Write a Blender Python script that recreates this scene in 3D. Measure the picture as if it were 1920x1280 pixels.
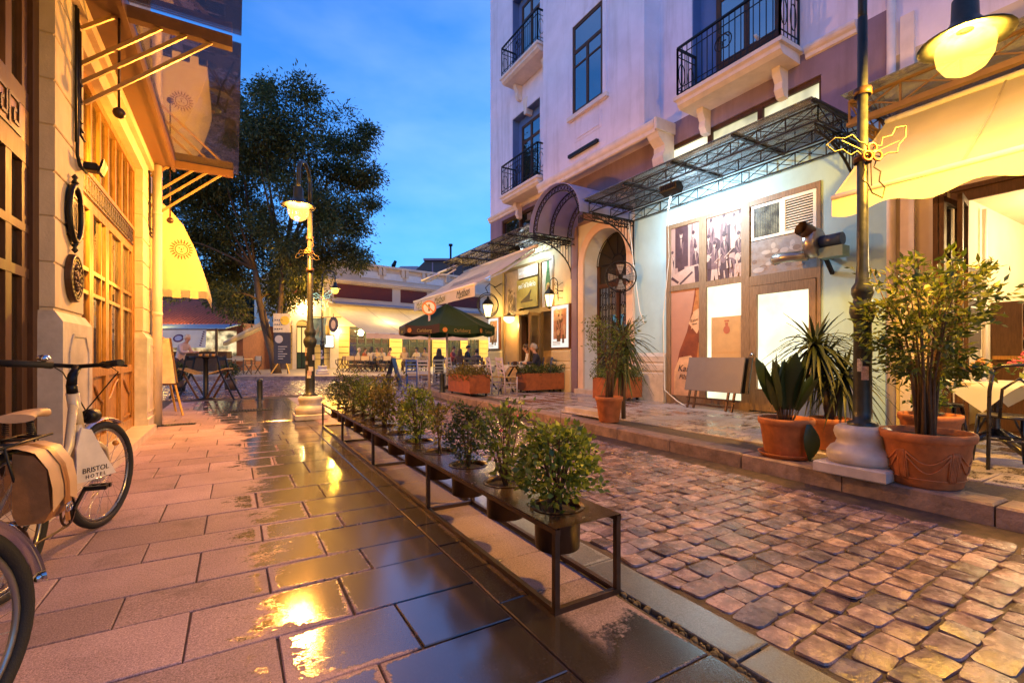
import bpy, bmesh, math, random
import numpy as np
from mathutils import Vector, Matrix
rad = math.radians
scene = bpy.context.scene
for o in list(bpy.data.objects): bpy.data.objects.remove(o, do_unlink=True)
col = scene.collection

# ------------------------------------------------------------ camera
CAM_H = 1.15
YAW = math.atan2(520, 874)
cam = bpy.data.cameras.new('camera'); camo = bpy.data.objects.new('camera', cam); col.objects.link(camo)
camo.location = (0, 0, CAM_H); camo.rotation_euler = (rad(90), 0, -YAW)
cam.sensor_width = 36; cam.lens = 36*874/1920; cam.shift_y = 27/1920
cam.clip_start = .05; cam.clip_end = 2000
scene.camera = camo

# ------------------------------------------------------------ dusk sky (sun at the horizon behind the houses: no direct sunlight); long exposure
world = bpy.data.worlds.new('World'); scene.world = world; world.use_nodes = True
nt = world.node_tree; nt.nodes.clear()
W_out = nt.nodes.new('ShaderNodeOutputWorld'); W_bg = nt.nodes.new('ShaderNodeBackground')
W_sky = nt.nodes.new('ShaderNodeTexSky'); W_sky.sky_type = 'NISHITA'; W_sky.sun_disc = False
W_sky.sun_elevation = rad(1.5); W_sky.sun_rotation = rad(235); W_sky.air_density = 1.0; W_sky.dust_density = .3; W_sky.ozone_density = 5.0
W_tc = nt.nodes.new('ShaderNodeTexCoord')
# soft dusk clouds
W_map = nt.nodes.new('ShaderNodeMapping'); W_map.inputs['Scale'].default_value = (1.6, 1.6, 4.2)
nt.links.new(W_tc.outputs['Generated'], W_map.inputs['Vector'])
W_n = nt.nodes.new('ShaderNodeTexNoise'); W_n.inputs['Scale'].default_value = 1.7; W_n.inputs['Detail'].default_value = 5; W_n.inputs['Roughness'].default_value = .5
nt.links.new(W_map.outputs[0], W_n.inputs['Vector'])
W_cr = nt.nodes.new('ShaderNodeMapRange'); W_cr.inputs[1].default_value = .38; W_cr.inputs[2].default_value = .68; W_cr.inputs[3].default_value = .05; W_cr.inputs[4].default_value = .6
nt.links.new(W_n.outputs['Fac'], W_cr.inputs[0])
W_gain = nt.nodes.new('ShaderNodeMix'); W_gain.data_type = 'RGBA'; W_gain.blend_type = 'ADD'      # thin cloud veil brightens the sky it covers
W_gain.inputs[7].default_value = (.20, .21, .25, 1)
nt.links.new(W_cr.outputs[0], W_gain.inputs[0]); nt.links.new(W_sky.outputs[0], W_gain.inputs[6])
W_bg.inputs['Strength'].default_value = .145
nt.links.new(W_gain.outputs[2], W_bg.inputs['Color']); nt.links.new(W_bg.outputs[0], W_out.inputs[0])

scene.view_settings.view_transform = 'Standard'; scene.view_settings.look = 'None'
scene.view_settings.exposure = 3.28; scene.view_settings.gamma = 1.0; scene.view_settings.use_curve_mapping = False
scene.render.engine = 'CYCLES'
cy = scene.cycles
cy.use_denoising = True; cy.max_bounces = 6; cy.diffuse_bounces = 3; cy.glossy_bounces = 3; cy.transmission_bounces = 4
cy.transparent_max_bounces = 12; cy.sample_clamp_indirect = .6; cy.light_sampling_threshold = .001; cy.adaptive_threshold = .004; cy.caustics_reflective = False; cy.caustics_refractive = False
try: cy.denoiser = 'OPENIMAGEDENOISE'
except Exception: pass

# power (W) of the lit lamps of the place; K scales every lamp to the long exposure
K = .125
LAMP_W = 950; FLOOD_W = 85; ROOM_W = 130; LANT_W = 22; CAFE_W = 380; TUBE_W = 420
SODIUM = (1.0, .38, .055); YELLOW = (1.0, .49, .045); WARM = (1.0, .60, .18); WHITE = (.74, .92, 1.0)

# ------------------------------------------------------------ helpers
random.seed(7); rng = np.random.default_rng(7)
ORG = {}
def tag(o, label=None, cat=None, group=None, kind=None):
    if label: o['label'] = label
    if cat: o['category'] = cat
    if group: o['group'] = group
    if kind: o['kind'] = kind
    return o
def thing(name, label, cat, loc=(0, 0, 0), group=None, rz=0):
    o = bpy.data.objects.new(name, None); col.objects.link(o); o.empty_display_size = .1
    o.location = loc; o.rotation_euler = (0, 0, rz); ORG[o.name] = Vector(loc)
    return tag(o, label, cat, group)
def link(name, me, parent=None, loc=None):
    o = bpy.data.objects.new(name, me); col.objects.link(o)
    if parent is not None:
        o.parent = parent; ORG[o.name] = ORG[parent.name].copy()
    else:
        o.location = loc or (0, 0, 0); ORG[o.name] = Vector(o.location)
    return o
def children(o): return [c for c in bpy.data.objects if c.parent == o]
def copy_tree(o, loc=None, rz=None, label=None, parent=None):
    kids = children(o)
    c = o.copy(); col.objects.link(c)
    if parent is not None: c.parent = parent
    if loc is not None: c.location = loc
    if rz is not None: c.rotation_euler = (0, 0, rz)
    if label: c['label'] = label
    for k in kids: copy_tree(k, parent=c)
    return c

class MB:
    def __init__(s): s.v = []; s.f = []; s.sm = []; s.mi = []
    def add(s, vs, fs, smooth=False, mi=0):
        n = len(s.v); s.v += [tuple(v) for v in vs]
        s.f += [tuple(i+n for i in f) for f in fs]; s.sm += [smooth]*len(fs); s.mi += [mi]*len(fs)
        return s
    def box(s, x0, x1, y0, y1, z0, z1, mi=0):
        v = [(x0,y0,z0),(x1,y0,z0),(x1,y1,z0),(x0,y1,z0),(x0,y0,z1),(x1,y0,z1),(x1,y1,z1),(x0,y1,z1)]
        return s.add(v, [(0,3,2,1),(4,5,6,7),(0,1,5,4),(1,2,6,5),(2,3,7,6),(3,0,4,7)], mi=mi)
    def cbox(s, x0, x1, y0, y1, z0, z1, b=.005):   # box whose edges are chamfered
        v = []; 
        for z, q in ((z0, b), (z0+b, 0), (z1-b, 0), (z1, b)):
            v += [(x0+q,y0+q,z),(x1-q,y0+q,z),(x1-q,y1-q,z),(x0+q,y1-q,z)]
        f = [(0,3,2,1),(12,13,14,15)]
        for r in range(3):
            for i in range(4): f.append((r*4+i, r*4+(i+1)%4, r*4+4+(i+1)%4, r*4+4+i))
        return s.add(v, f)
    def bar(s, a, b, w, h=None, up=(0, 0, 1)):
        a = Vector(a); b = Vector(b); d = (b-a)
        if d.length < 1e-6: return s
        d.normalize(); u = Vector(up)
        if abs(d.dot(u)) > .98: u = Vector((1, 0, 0)) if abs(d.x) < .9 else Vector((0, 1, 0))
        sd = d.cross(u).normalized(); u = sd.cross(d).normalized(); h = h or w
        v = []
        for p in (a, b):
            for i, j in ((-1,-1),(1,-1),(1,1),(-1,1)): v.append(p+sd*(i*w/2)+u*(j*h/2))
        return s.add(v, [(0,1,2,3),(7,6,5,4),(0,4,5,1),(1,5,6,2),(2,6,7,3),(3,7,4,0)])
    def tube(s, pts, r, n=8, closed=False, cap=True):
        pts = [Vector(p) for p in pts]; m = len(pts)
        rr = r if isinstance(r, (list, tuple)) else [r]*m
        t0 = (pts[1]-pts[0]).normalized()
        u = Vector((0, 0, 1)) if abs(t0.z) < .9 else Vector((1, 0, 0))
        u = (u-t0*u.dot(t0)).normalized(); v = []
        for i, p in enumerate(pts):
            if closed: t = (pts[(i+1) % m]-pts[i-1])
            else: t = pts[min(i+1, m-1)]-pts[max(i-1, 0)]
            if t.length < 1e-9: t = t0
            t.normalize(); u = (u-t*u.dot(t))
            if u.length < 1e-6: u = t.orthogonal()
            u.normalize(); w = t.cross(u)
            for k in range(n):
                a = 2*math.pi*k/n; v.append(p+(u*math.cos(a)+w*math.sin(a))*rr[i])
        f = []
        for i in range(m if closed else m-1):
            j = (i+1) % m
            for k in range(n): f.append((i*n+k, i*n+(k+1) % n, j*n+(k+1) % n, j*n+k))
        s.add(v, f, True)
        if cap and not closed:
            q = len(s.v)-len(v); s.f += [tuple(q+k for k in reversed(range(n))), tuple(q+(m-1)*n+k for k in range(n))]; s.sm += [False]*2; s.mi += [0]*2
        return s
    def lathe(s, prof, c=(0, 0, 0), n=20, smooth=True, ax='z', a0=0, a1=2*math.pi):
        full = abs(a1-a0-2*math.pi) < 1e-6; m = n if full else n+1; v = []
        for r, z in prof:
            for k in range(m):
                a = a0+(a1-a0)*k/n; x, y = r*math.cos(a), r*math.sin(a)
                p = (x, y, z) if ax == 'z' else ((z, x, y) if ax == 'x' else (x, z, y))
                v.append((c[0]+p[0], c[1]+p[1], c[2]+p[2]))
        f = []
        for i in range(len(prof)-1):
            for k in range(n):
                k2 = (k+1) % m if full else k+1
                f.append((i*m+k, i*m+k2, (i+1)*m+k2, (i+1)*m+k))
        return s.add(v, f, smooth)
    def sphere(s, c, r, n=14, sz=1.0, m=8):
        return s.lathe([(max(1e-4, r*math.sin(math.pi*i/m)), -r*sz*math.cos(math.pi*i/m)) for i in range(m+1)], c, n)
    def prism(s, pts, vec):                        # planar outline of 3-D points pushed along vec
        n = len(pts); vec = Vector(vec); v = [Vector(p) for p in pts]; v += [p+vec for p in v]
        return s.add(v, [tuple(range(n)), tuple(reversed(range(n, 2*n)))]+[(i, i+n, (i+1) % n+n, (i+1) % n) for i in range(n)])
    def quad(s, *p): return s.add(p, [tuple(range(len(p)))])
    def strip(s, rows, smooth=True, closed=False): # rows of equal length -> skin
        n = len(rows[0]); v = [p for r in rows for p in r]; f = []
        for i in range(len(rows)-1):
            for k in range(n if closed else n-1): f.append((i*n+k, i*n+(k+1) % n, (i+1)*n+(k+1) % n, (i+1)*n+k))
        return s.add(v, f, smooth)
    def xf(s, M):
        s.v = [tuple(M @ Vector(v)) for v in s.v]; return s
    def join(s, o):
        n = len(s.v); s.v += o.v; s.f += [tuple(i+n for i in f) for f in o.f]; s.sm += o.sm; s.mi += o.mi; return s
    def mesh(s, name, mats, off=(0, 0, 0)):
        me = bpy.data.meshes.new(name); ox, oy, oz = off
        me.from_pydata([(a-ox, b-oy, c-oz) for a, b, c in s.v], [], s.f)
        me.polygons.foreach_set('use_smooth', s.sm)
        mats = mats if isinstance(mats, (list, tuple)) else [mats]
        for m in mats: me.materials.append(m)
        if len(mats) > 1: me.polygons.foreach_set('material_index', s.mi)
        me.update(); return me
    def build(s, name, mat, parent=None, fix=True):
        if fix:
            pass
        if parent is not None:
            o = link(name, s.mesh(name, mat, ORG[parent.name]), parent)
        else:
            xs = [v[0] for v in s.v]; ys = [v[1] for v in s.v]; zs = [v[2] for v in s.v]
            c = ((min(xs)+max(xs))/2, (min(ys)+max(ys))/2, min(zs)); o = link(name, s.mesh(name, mat, c), None, c)
        return o

def srgb(h):
    h = h.lstrip('#'); r = []
    for i in (0, 2, 4):
        x = int(h[i:i+2], 16)/255; r.append(x/12.92 if x <= .04045 else ((x+.055)/1.055)**2.4)
    return tuple(r)
MATS = {}
def N(nt, t, **kw):
    n = nt.nodes.new(t)
    for k, v in kw.items():
        if k in n.inputs: n.inputs[k].default_value = v
        else: setattr(n, k, v)
    return n
def base_mat(name):
    m = bpy.data.materials.new(name); m.use_nodes = True; t = m.node_tree
    b = t.nodes.get('Principled BSDF'); return m, t, b
def mat(name, colr, rough=.6, metal=0., var=.18, scale=6., bump=.0, bscale=60., stretch=(1, 1, 1), island=0., spec=.5, detail=4, dirt=0., streak=1.):
    """procedural surface: world-space noise varies colour and gloss, optional relief, optional per-piece variation"""
    if name in MATS: return MATS[name]
    m, t, b = base_mat(name); L = t.links.new
    geo = N(t, 'ShaderNodeNewGeometry'); mp = N(t, 'ShaderNodeMapping'); mp.inputs['Scale'].default_value = stretch
    L(geo.outputs['Position'], mp.inputs['Vector'])
    n1 = N(t, 'ShaderNodeTexNoise', Scale=scale, Detail=detail, Roughness=.6); L(mp.outputs[0], n1.inputs['Vector'])
    mr = N(t, 'ShaderNodeMapRange'); mr.inputs[1].default_value = .3; mr.inputs[2].default_value = .7
    mr.inputs[3].default_value = 1-var; mr.inputs[4].default_value = 1+var; L(n1.outputs['Fac'], mr.inputs[0])
    fac = mr.outputs[0]
    if island:
        oi = N(t, 'ShaderNodeObjectInfo'); ad = N(t, 'ShaderNodeMath', operation='ADD'); L(oi.outputs['Random'], ad.inputs[0]); L(geo.outputs['Random Per Island'], ad.inputs[1])
        fr = N(t, 'ShaderNodeMath', operation='FRACT'); L(ad.outputs[0], fr.inputs[0])
        mi = N(t, 'ShaderNodeMapRange'); mi.inputs[3].default_value = 1-island; mi.inputs[4].default_value = 1+island; L(fr.outputs[0], mi.inputs[0])
        mu = N(t, 'ShaderNodeMath', operation='MULTIPLY'); L(fac, mu.inputs[0]); L(mi.outputs[0], mu.inputs[1]); fac = mu.outputs[0]
    vm = N(t, 'ShaderNodeVectorMath', operation='SCALE'); vm.inputs[0].default_value = colr[:3]; L(fac, vm.inputs['Scale'])
    outc = vm.outputs[0]
    if dirt:
        nd = N(t, 'ShaderNodeTexNoise', Scale=1.3, Detail=8, Roughness=.7); ms_ = N(t, 'ShaderNodeMapping'); ms_.inputs['Scale'].default_value = (2.2, 2.2, streak); L(geo.outputs['Position'], ms_.inputs['Vector']); L(ms_.outputs[0], nd.inputs['Vector'])
        rd = N(t, 'ShaderNodeMapRange'); rd.inputs[1].default_value = .5; rd.inputs[2].default_value = .72; rd.inputs[4].default_value = dirt; L(nd.outputs['Fac'], rd.inputs[0])
        mx = N(t, 'ShaderNodeMix', data_type='RGBA'); mx.inputs[7].default_value = (colr[0]*.4, colr[1]*.36, colr[2]*.32, 1)
        L(rd.outputs[0], mx.inputs[0]); L(outc, mx.inputs[6]); outc = mx.outputs[2]
    L(outc, b.inputs['Base Color'])
    b.inputs['Metallic'].default_value = metal; b.inputs['Specular IOR Level'].default_value = spec
    rr = N(t, 'ShaderNodeMapRange'); rr.inputs[1].default_value = .3; rr.inputs[2].default_value = .7
    rr.inputs[3].default_value = max(.03, rough-.08); rr.inputs[4].default_value = min(1, rough+.08); L(n1.outputs['Fac'], rr.inputs[0]); L(rr.outputs[0], b.inputs['Roughness'])
    if bump:
        n2 = N(t, 'ShaderNodeTexNoise', Scale=bscale, Detail=3, Roughness=.6); L(mp.outputs[0], n2.inputs['Vector'])
        bp = N(t, 'ShaderNodeBump', Strength=bump, Distance=.01); L(n2.outputs['Fac'], bp.inputs['Height']); L(bp.outputs[0], b.inputs['Normal'])
    MATS[name] = m; return m
def emit(name, colr, strength):
    if name in MATS: return MATS[name]
    m = bpy.data.materials.new(name); m.use_nodes = True; t = m.node_tree; t.nodes.clear()
    o = N(t, 'ShaderNodeOutputMaterial'); e = N(t, 'ShaderNodeEmission', Strength=strength*K); e.inputs[0].default_value = (*colr[:3], 1)
    t.links.new(e.outputs[0], o.inputs[0]); MATS[name] = m; return m
def glow(name, colr, strength):
    """lit lamp glass: glows itself and lets the bulb inside shine through"""
    if name in MATS: return MATS[name]
    m = bpy.data.materials.new(name); m.use_nodes = True; t = m.node_tree; t.nodes.clear()
    o = N(t, 'ShaderNodeOutputMaterial'); e = N(t, 'ShaderNodeEmission', Strength=strength*K); e.inputs[0].default_value = (*colr[:3], 1); tr = N(t, 'ShaderNodeBsdfTransparent'); a = N(t, 'ShaderNodeAddShader')
    t.links.new(e.outputs[0], a.inputs[0]); t.links.new(tr.outputs[0], a.inputs[1]); t.links.new(a.outputs[0], o.inputs[0]); MATS[name] = m; return m
def bulb(parent, loc, colr, watt, r=.1):
    l = bpy.data.lights.new('bulb', 'POINT'); l.color = colr; l.energy = watt*K; l.shadow_soft_size = r
    o = bpy.data.objects.new('bulb', l); col.objects.link(o); o.parent = parent; o.location = Vector(loc)-ORG[parent.name]; return o
def glass(name, tint=(.8, .85, .9), refl=.12, rough=.02, dirt=.06, dirtcol=(.4, .4, .42)):
    """thin pane: clear pass-through, mirror reflection that grows at grazing angles, faint dust"""
    if name in MATS: return MATS[name]
    m = bpy.data.materials.new(name); m.use_nodes = True; t = m.node_tree; t.nodes.clear(); L = t.links.new
    o = N(t, 'ShaderNodeOutputMaterial'); tr = N(t, 'ShaderNodeBsdfTransparent'); tr.inputs[0].default_value = (*tint, 1)
    gl = N(t, 'ShaderNodeBsdfGlossy', Roughness=rough); df = N(t, 'ShaderNodeBsdfDiffuse'); df.inputs[0].default_value = (*dirtcol, 1)
    geo = N(t, 'ShaderNodeNewGeometry'); nz = N(t, 'ShaderNodeTexNoise', Scale=5., Detail=8, Roughness=.75); L(geo.outputs['Position'], nz.inputs['Vector'])
    md = N(t, 'ShaderNodeMapRange'); md.inputs[1].default_value = .45; md.inputs[2].default_value = .8; md.inputs[4].default_value = dirt*2; md.inputs[3].default_value = dirt*.5; L(nz.outputs['Fac'], md.inputs[0])
    fr = N(t, 'ShaderNodeLayerWeight', Blend=.35); mr = N(t, 'ShaderNodeMapRange'); mr.inputs[3].default_value = refl; mr.inputs[4].default_value = .95; L(fr.outputs['Fresnel'], mr.inputs[0])
    a = N(t, 'ShaderNodeMixShader'); L(mr.outputs[0], a.inputs[0]); L(tr.outputs[0], a.inputs[1]); L(gl.outputs[0], a.inputs[2])
    c = N(t, 'ShaderNodeMixShader'); L(md.outputs[0], c.inputs[0]); L(a.outputs[0], c.inputs[1]); L(df.outputs[0], c.inputs[2]); L(c.outputs[0], o.inputs[0])
    MATS[name] = m; return m
def cloth(name, colr, trans=.35, var=.06, rough=.85):
    """woven sheet that lets part of the light through"""
    if name in MATS: return MATS[name]
    m, t, b = base_mat(name); L = t.links.new
    geo = N(t, 'ShaderNodeNewGeometry'); n1 = N(t, 'ShaderNodeTexNoise', Scale=3., Detail=5); L(geo.outputs['Position'], n1.inputs['Vector'])
    mr = N(t, 'ShaderNodeMapRange'); mr.inputs[1].default_value = .3; mr.inputs[2].default_value = .7; mr.inputs[3].default_value = 1-var; mr.inputs[4].default_value = 1+var; L(n1.outputs['Fac'], mr.inputs[0])
    vm = N(t, 'ShaderNodeVectorMath', operation='SCALE'); vm.inputs[0].default_value = colr; L(mr.outputs[0], vm.inputs['Scale']); L(vm.outputs[0], b.inputs['Base Color'])
    b.inputs['Roughness'].default_value = rough
    tl = N(t, 'ShaderNodeBsdfTranslucent'); L(vm.outputs[0], tl.inputs[0]); mx = N(t, 'ShaderNodeMixShader'); mx.inputs[0].default_value = trans
    o = t.nodes.get('Material Output'); L(b.outputs[0], mx.inputs[1]); L(tl.outputs[0], mx.inputs[2]); L(mx.outputs[0], o.inputs[0])
    MATS[name] = m; return m
def leafm(name, c1, c2, rough=.45, trans=.3):
    """leaf: every leaf island picks its own tone between two greens"""
    if name in MATS: return MATS[name]
    m, t, b = base_mat(name); L = t.links.new
    geo = N(t, 'ShaderNodeNewGeometry'); mx = N(t, 'ShaderNodeMix', data_type='RGBA'); mx.inputs[6].default_value = (*c1, 1); mx.inputs[7].default_value = (*c2, 1)
    pw = N(t, 'ShaderNodeMath', operation='POWER'); pw.inputs[1].default_value = 1.6; L(geo.outputs['Random Per Island'], pw.inputs[0]); L(pw.outputs[0], mx.inputs[0])
    L(mx.outputs[2], b.inputs['Base Color']); b.inputs['Roughness'].default_value = rough
    tl = N(t, 'ShaderNodeBsdfTranslucent'); L(mx.outputs[2], tl.inputs[0]); ms = N(t, 'ShaderNodeMixShader'); ms.inputs[0].default_value = trans
    o = t.nodes.get('Material Output'); L(b.outputs[0], ms.inputs[1]); L(tl.outputs[0], ms.inputs[2]); L(ms.outputs[0], o.inputs[0])
    MATS[name] = m; return m

def text(name, body, size, mt, parent, org, right, up, ext=.002, sx=1., shear=0.):
    """flat lettering standing .2 mm proud, centred on org, reading along `right`"""
    cu = bpy.data.curves.new('lettering', 'FONT'); cu.body = body; cu.size = size; cu.extrude = ext; cu.align_x = 'CENTER'; cu.align_y = 'CENTER'; cu.shear = shear; cu.resolution_u = 3
    o = bpy.data.objects.new('lettering', cu); col.objects.link(o)
    dg = bpy.context.evaluated_depsgraph_get(); me = bpy.data.meshes.new_from_object(o.evaluated_get(dg))
    bpy.data.objects.remove(o, do_unlink=True); bpy.data.curves.remove(cu)
    r = Vector(right).normalized(); u = Vector(up).normalized(); n = r.cross(u)
    off = Vector(org)-(ORG[parent.name] if parent is not None else Vector((0, 0, 0)))
    for v in me.vertices:
        x, y, z = v.co; v.co = off+r*(x*sx)+u*y+n*z
    me.materials.clear(); me.materials.append(mt)
    return link(name, me, parent)

def leaves(points, normals_out, size, name, mt, parent=None, aspect=.5, jit=.9, droop=0., fold=True):
    """many single leaves as pointed quads; one mesh"""
    P = np.asarray(points, float); n = len(P)
    d = np.asarray(normals_out, float)+rng.normal(0, jit, (n, 3)); d[:, 2] -= droop
    d /= np.linalg.norm(d, axis=1)[:, None]+1e-9
    q = rng.normal(0, 1, (n, 3)); s = np.cross(d, q); s /= np.linalg.norm(s, axis=1)[:, None]+1e-9
    nn = np.cross(d, s)
    L = (np.asarray(size)*rng.uniform(.65, 1.3, n))[:, None]; w = L*aspect
    a = P; b = P+d*L*.45+s*w*.5+nn*L*.06; c = P+d*L-nn*L*.05; e = P+d*L*.45-s*w*.5+nn*L*.06
    V = np.stack([a, b, c, e], 1).reshape(-1, 3)
    if parent is not None: V = V-np.array(ORG[parent.name])
    me = bpy.data.meshes.new(name); me.vertices.add(4*n); me.vertices.foreach_set('co', V.ravel())
    me.loops.add(4*n); me.polygons.add(n)
    me.loops.foreach_set('vertex_index', np.arange(4*n, dtype=np.int32)); me.polygons.foreach_set('loop_start', np.arange(0, 4*n, 4, dtype=np.int32))
    try: me.polygons.foreach_set('loop_total', np.full(n, 4, dtype=np.int32))
    except Exception: pass
    me.update(calc_edges=True); me.validate(); me.materials.append(mt)
    return link(name, me, parent)

def arc(c, r, a0, a1, n, plane='yz', ry=None):
    out = []
    for i in range(n+1):
        a = a0+(a1-a0)*i/n; p, q = r*math.cos(a), (ry or r)*math.sin(a)
        out.append((c[0], c[1]+p, c[2]+q) if plane == 'yz' else ((c[0]+p, c[1], c[2]+q) if plane == 'xz' else (c[0]+p, c[1]+q, c[2])))
    return out

# ------------------------------------------------------------ shared materials
m_black = mat('black_iron', (.018, .018, .02), .45, .6, .3, 20)
m_bronze = mat('bronze_steel', (.075, .042, .024), .42, .55, .25, 14)
m_cream = mat('cream_plaster', (.64, .52, .38), .8, 0, .14, 3, .25, 60, dirt=.35, streak=.5)
m_marble = mat('pale_marble', (.52, .47, .43), .42, 0, .2, 5, .08, 40, dirt=.35)
m_wood = mat('varnished_door_wood', (.30, .145, .035), .32, 0, .35, 9, .08, 40, stretch=(6, 6, .6))
m_wood2 = mat('brown_window_wood', (.075, .036, .018), .5, 0, .3, 9, .1, 40, stretch=(6, 6, .7), spec=.2)
m_terra = mat('terracotta', (.44, .145, .045), .75, 0, .3, 9, .2, 50, dirt=.6)
m_corten = mat('rust_brown_steel', (.30, .09, .025), .65, .1, .3, 7, .1, 60)
m_soil = mat('dark_soil', (.03, .02, .013), .95, 0, .5, 40, .8, 60)
m_white = mat('white_paint', (.75, .74, .72), .5, 0, .06, 5)
m_dark = mat('dark_void', (.012, .011, .012), .8)
m_bark = mat('bark', (.085, .055, .033), .9, 0, .4, 12, .8, 30, stretch=(2, 2, .5))
m_chrome = mat('chrome', (.7, .7, .72), .12, 1., .05, 5)
m_rubber = mat('black_rubber', (.015, .015, .016), .7, 0, .3, 40, .3, 200)
# ============================================================ GROUND, ROAD, PAVEMENTS
def kx(Y): return 4.42+.036*Y                       # road edge of the right-hand kerb
def gz(Y): return 0. if Y < 12 else min(.11, .0118*(Y-12))

def pave_mat(name, dry, mode, dark=.055, wet_rough=.5, coat=.085):
    m, t, b = base_mat(name); L = t.links.new
    geo = N(t, 'ShaderNodeNewGeometry'); sp = N(t, 'ShaderNodeSeparateXYZ'); L(geo.outputs['Position'], sp.inputs[0])
    def noise(s, d=4, r=.6, st=None):
        n = N(t, 'ShaderNodeTexNoise', Scale=s, Detail=d, Roughness=r)
        if st:
            mp = N(t, 'ShaderNodeMapping'); mp.inputs['Scale'].default_value = st; L(geo.outputs['Position'], mp.inputs['Vector']); L(mp.outputs[0], n.inputs['Vector'])
        else: L(geo.outputs['Position'], n.inputs['Vector'])
        return n.outputs['Fac']
    def mth(op, a, c):
        n = N(t, 'ShaderNodeMath', operation=op)
        for i, q in enumerate((a, c)):
            if isinstance(q, (int, float)): n.inputs[i].default_value = q
            else: L(q, n.inputs[i])
        return n.outputs[0]
    def mr(v, a, c, d=0., e=1., kind='SMOOTHSTEP'):
        n = N(t, 'ShaderNodeMapRange'); n.interpolation_type = kind
        n.inputs[1].default_value = a; n.inputs[2].default_value = c; n.inputs[3].default_value = d; n.inputs[4].default_value = e; L(v, n.inputs[0]); return n.outputs[0]
    big = noise(1.1, 3, .5); mid = noise(7, 4, .6, (1, 1.6, 1)); fine = noise(48, 3, .75); grain = noise(170, 3, .8)
    at = N(t, 'ShaderNodeAttribute', attribute_name='edge'); ed = at.outputs['Fac']
    nz = mth('ADD', mth('MULTIPLY', mth('SUBTRACT', big, .5), 1.0), mth('ADD', mth('MULTIPLY', mth('SUBTRACT', mid, .5), .75), mth('MULTIPLY', mth('SUBTRACT', fine, .5), .5)))
    nz = mth('SUBTRACT', nz, mth('MULTIPLY', mth('SUBTRACT', 1., ed), .42))
    if mode == 'left':
        f = mth('ADD', mth('SUBTRACT', sp.outputs['X'], .06), mr(sp.outputs['Y'], 7., 14., 0., 1.0))
        w = mr(mth('ADD', f, nz), -.02, .14)
        w = mth('MULTIPLY', w, mr(mth('ADD', sp.outputs['X'], mth('MULTIPLY', nz, .1)), 1.30, 1.20))
        w2 = mr(mth('ADD', mth('SUBTRACT', 1.55, sp.outputs['Y']), mth('MULTIPLY', nz, .6)), .0, .12)      # the nearest strip past the bench is wet too
        w = mth('MAXIMUM', w, mth('MULTIPLY', w2, mr(sp.outputs['X'], 1.0, 1.2)))
    elif mode == 'right':
        w = mr(mth('ADD', mth('MULTIPLY', nz, 1.2), .10), .0, .15)
    elif mode == 'wet': w = mr(mth('ADD', nz, .5), .0, .3)
    else: w = mr(mth('ADD', nz, -.25), .0, .4)
    oi = N(t, 'ShaderNodeObjectInfo'); var = mth('ADD', mr(oi.outputs['Random'], 0, 1, .74, 1.16, 'LINEAR'), mth('MULTIPLY', mth('SUBTRACT', mid, .5), .22))
    sp2 = mth('MULTIPLY', mr(grain, .3, .7, .55, 1.4, 'LINEAR'), mr(noise(85, 2, .6), .3, .7, .8, 1.2, 'LINEAR'))
    k = mth('MULTIPLY', mth('MULTIPLY', var, sp2), mr(w, 0, 1, 1., dark, 'LINEAR'))
    stain = mth('MULTIPLY', mr(noise(2.4, 6, .7), .52, .72, 1., .66), mr(noise(.8, 3, .6), .35, .65, .84, 1.12))
    vm = N(t, 'ShaderNodeVectorMath', operation='SCALE'); vm.inputs[0].default_value = dry; L(mth('MULTIPLY', k, stain), vm.inputs['Scale']); L(vm.outputs[0], b.inputs['Base Color'])
    L(mr(w, 0, 1, .58, wet_rough, 'LINEAR'), b.inputs['Roughness']); L(mr(w, .3, 1, 0., 1., 'LINEAR'), b.inputs['Coat Weight']); b.inputs['Coat Roughness'].default_value = coat; b.inputs['Coat IOR'].default_value = 2.0
    b.inputs['Specular IOR Level'].default_value = .25
    bp = N(t, 'ShaderNodeBump', Distance=.004); L(mr(w, 0, 1, .55, .045, 'LINEAR'), bp.inputs['Strength']); L(bp.outputs[0], b.inputs['Coat Normal'])
    L(mth('ADD', grain, mth('MULTIPLY', fine, .8)), bp.inputs['Height']); L(bp.outputs[0], b.inputs['Normal'])
    MATS[name] = m; return m
mp_left = pave_mat('left_pavement_granite', (.365, .265, .305), 'left')
mp_right = pave_mat('right_pavement_stone', (.40, .345, .35), 'right', .40, .25, .18)
mp_kerb = mat('rough_kerb_stone', (.25, .175, .14), .7, 0, .4, 7, 1.0, 26, dirt=.75, island=.18)
mp_gut = pave_mat('gutter_stone', (.19, .155, .16), 'wet', .5, .3, .2)
mp_edge = pave_mat('granite_edge', (.24, .25, .27), 'wet', .55, .35, .25)
m_mortar = mat('joint_mortar', (.085, .065, .052), .9, 0, .4, 25, .6, 80)
m_roadbed = mat('cobble_joint_mud', (.06, .04, .034), .8, 0, .6, 14, 1., 90, dirt=.7)
m_ground = mat('dark_ground', (.05, .048, .046), .9, 0, .3, 2)

MB().box(-250, 250, -250, 250, -.5, -.13).build('ground', m_ground)['kind'] = 'structure'

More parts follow.
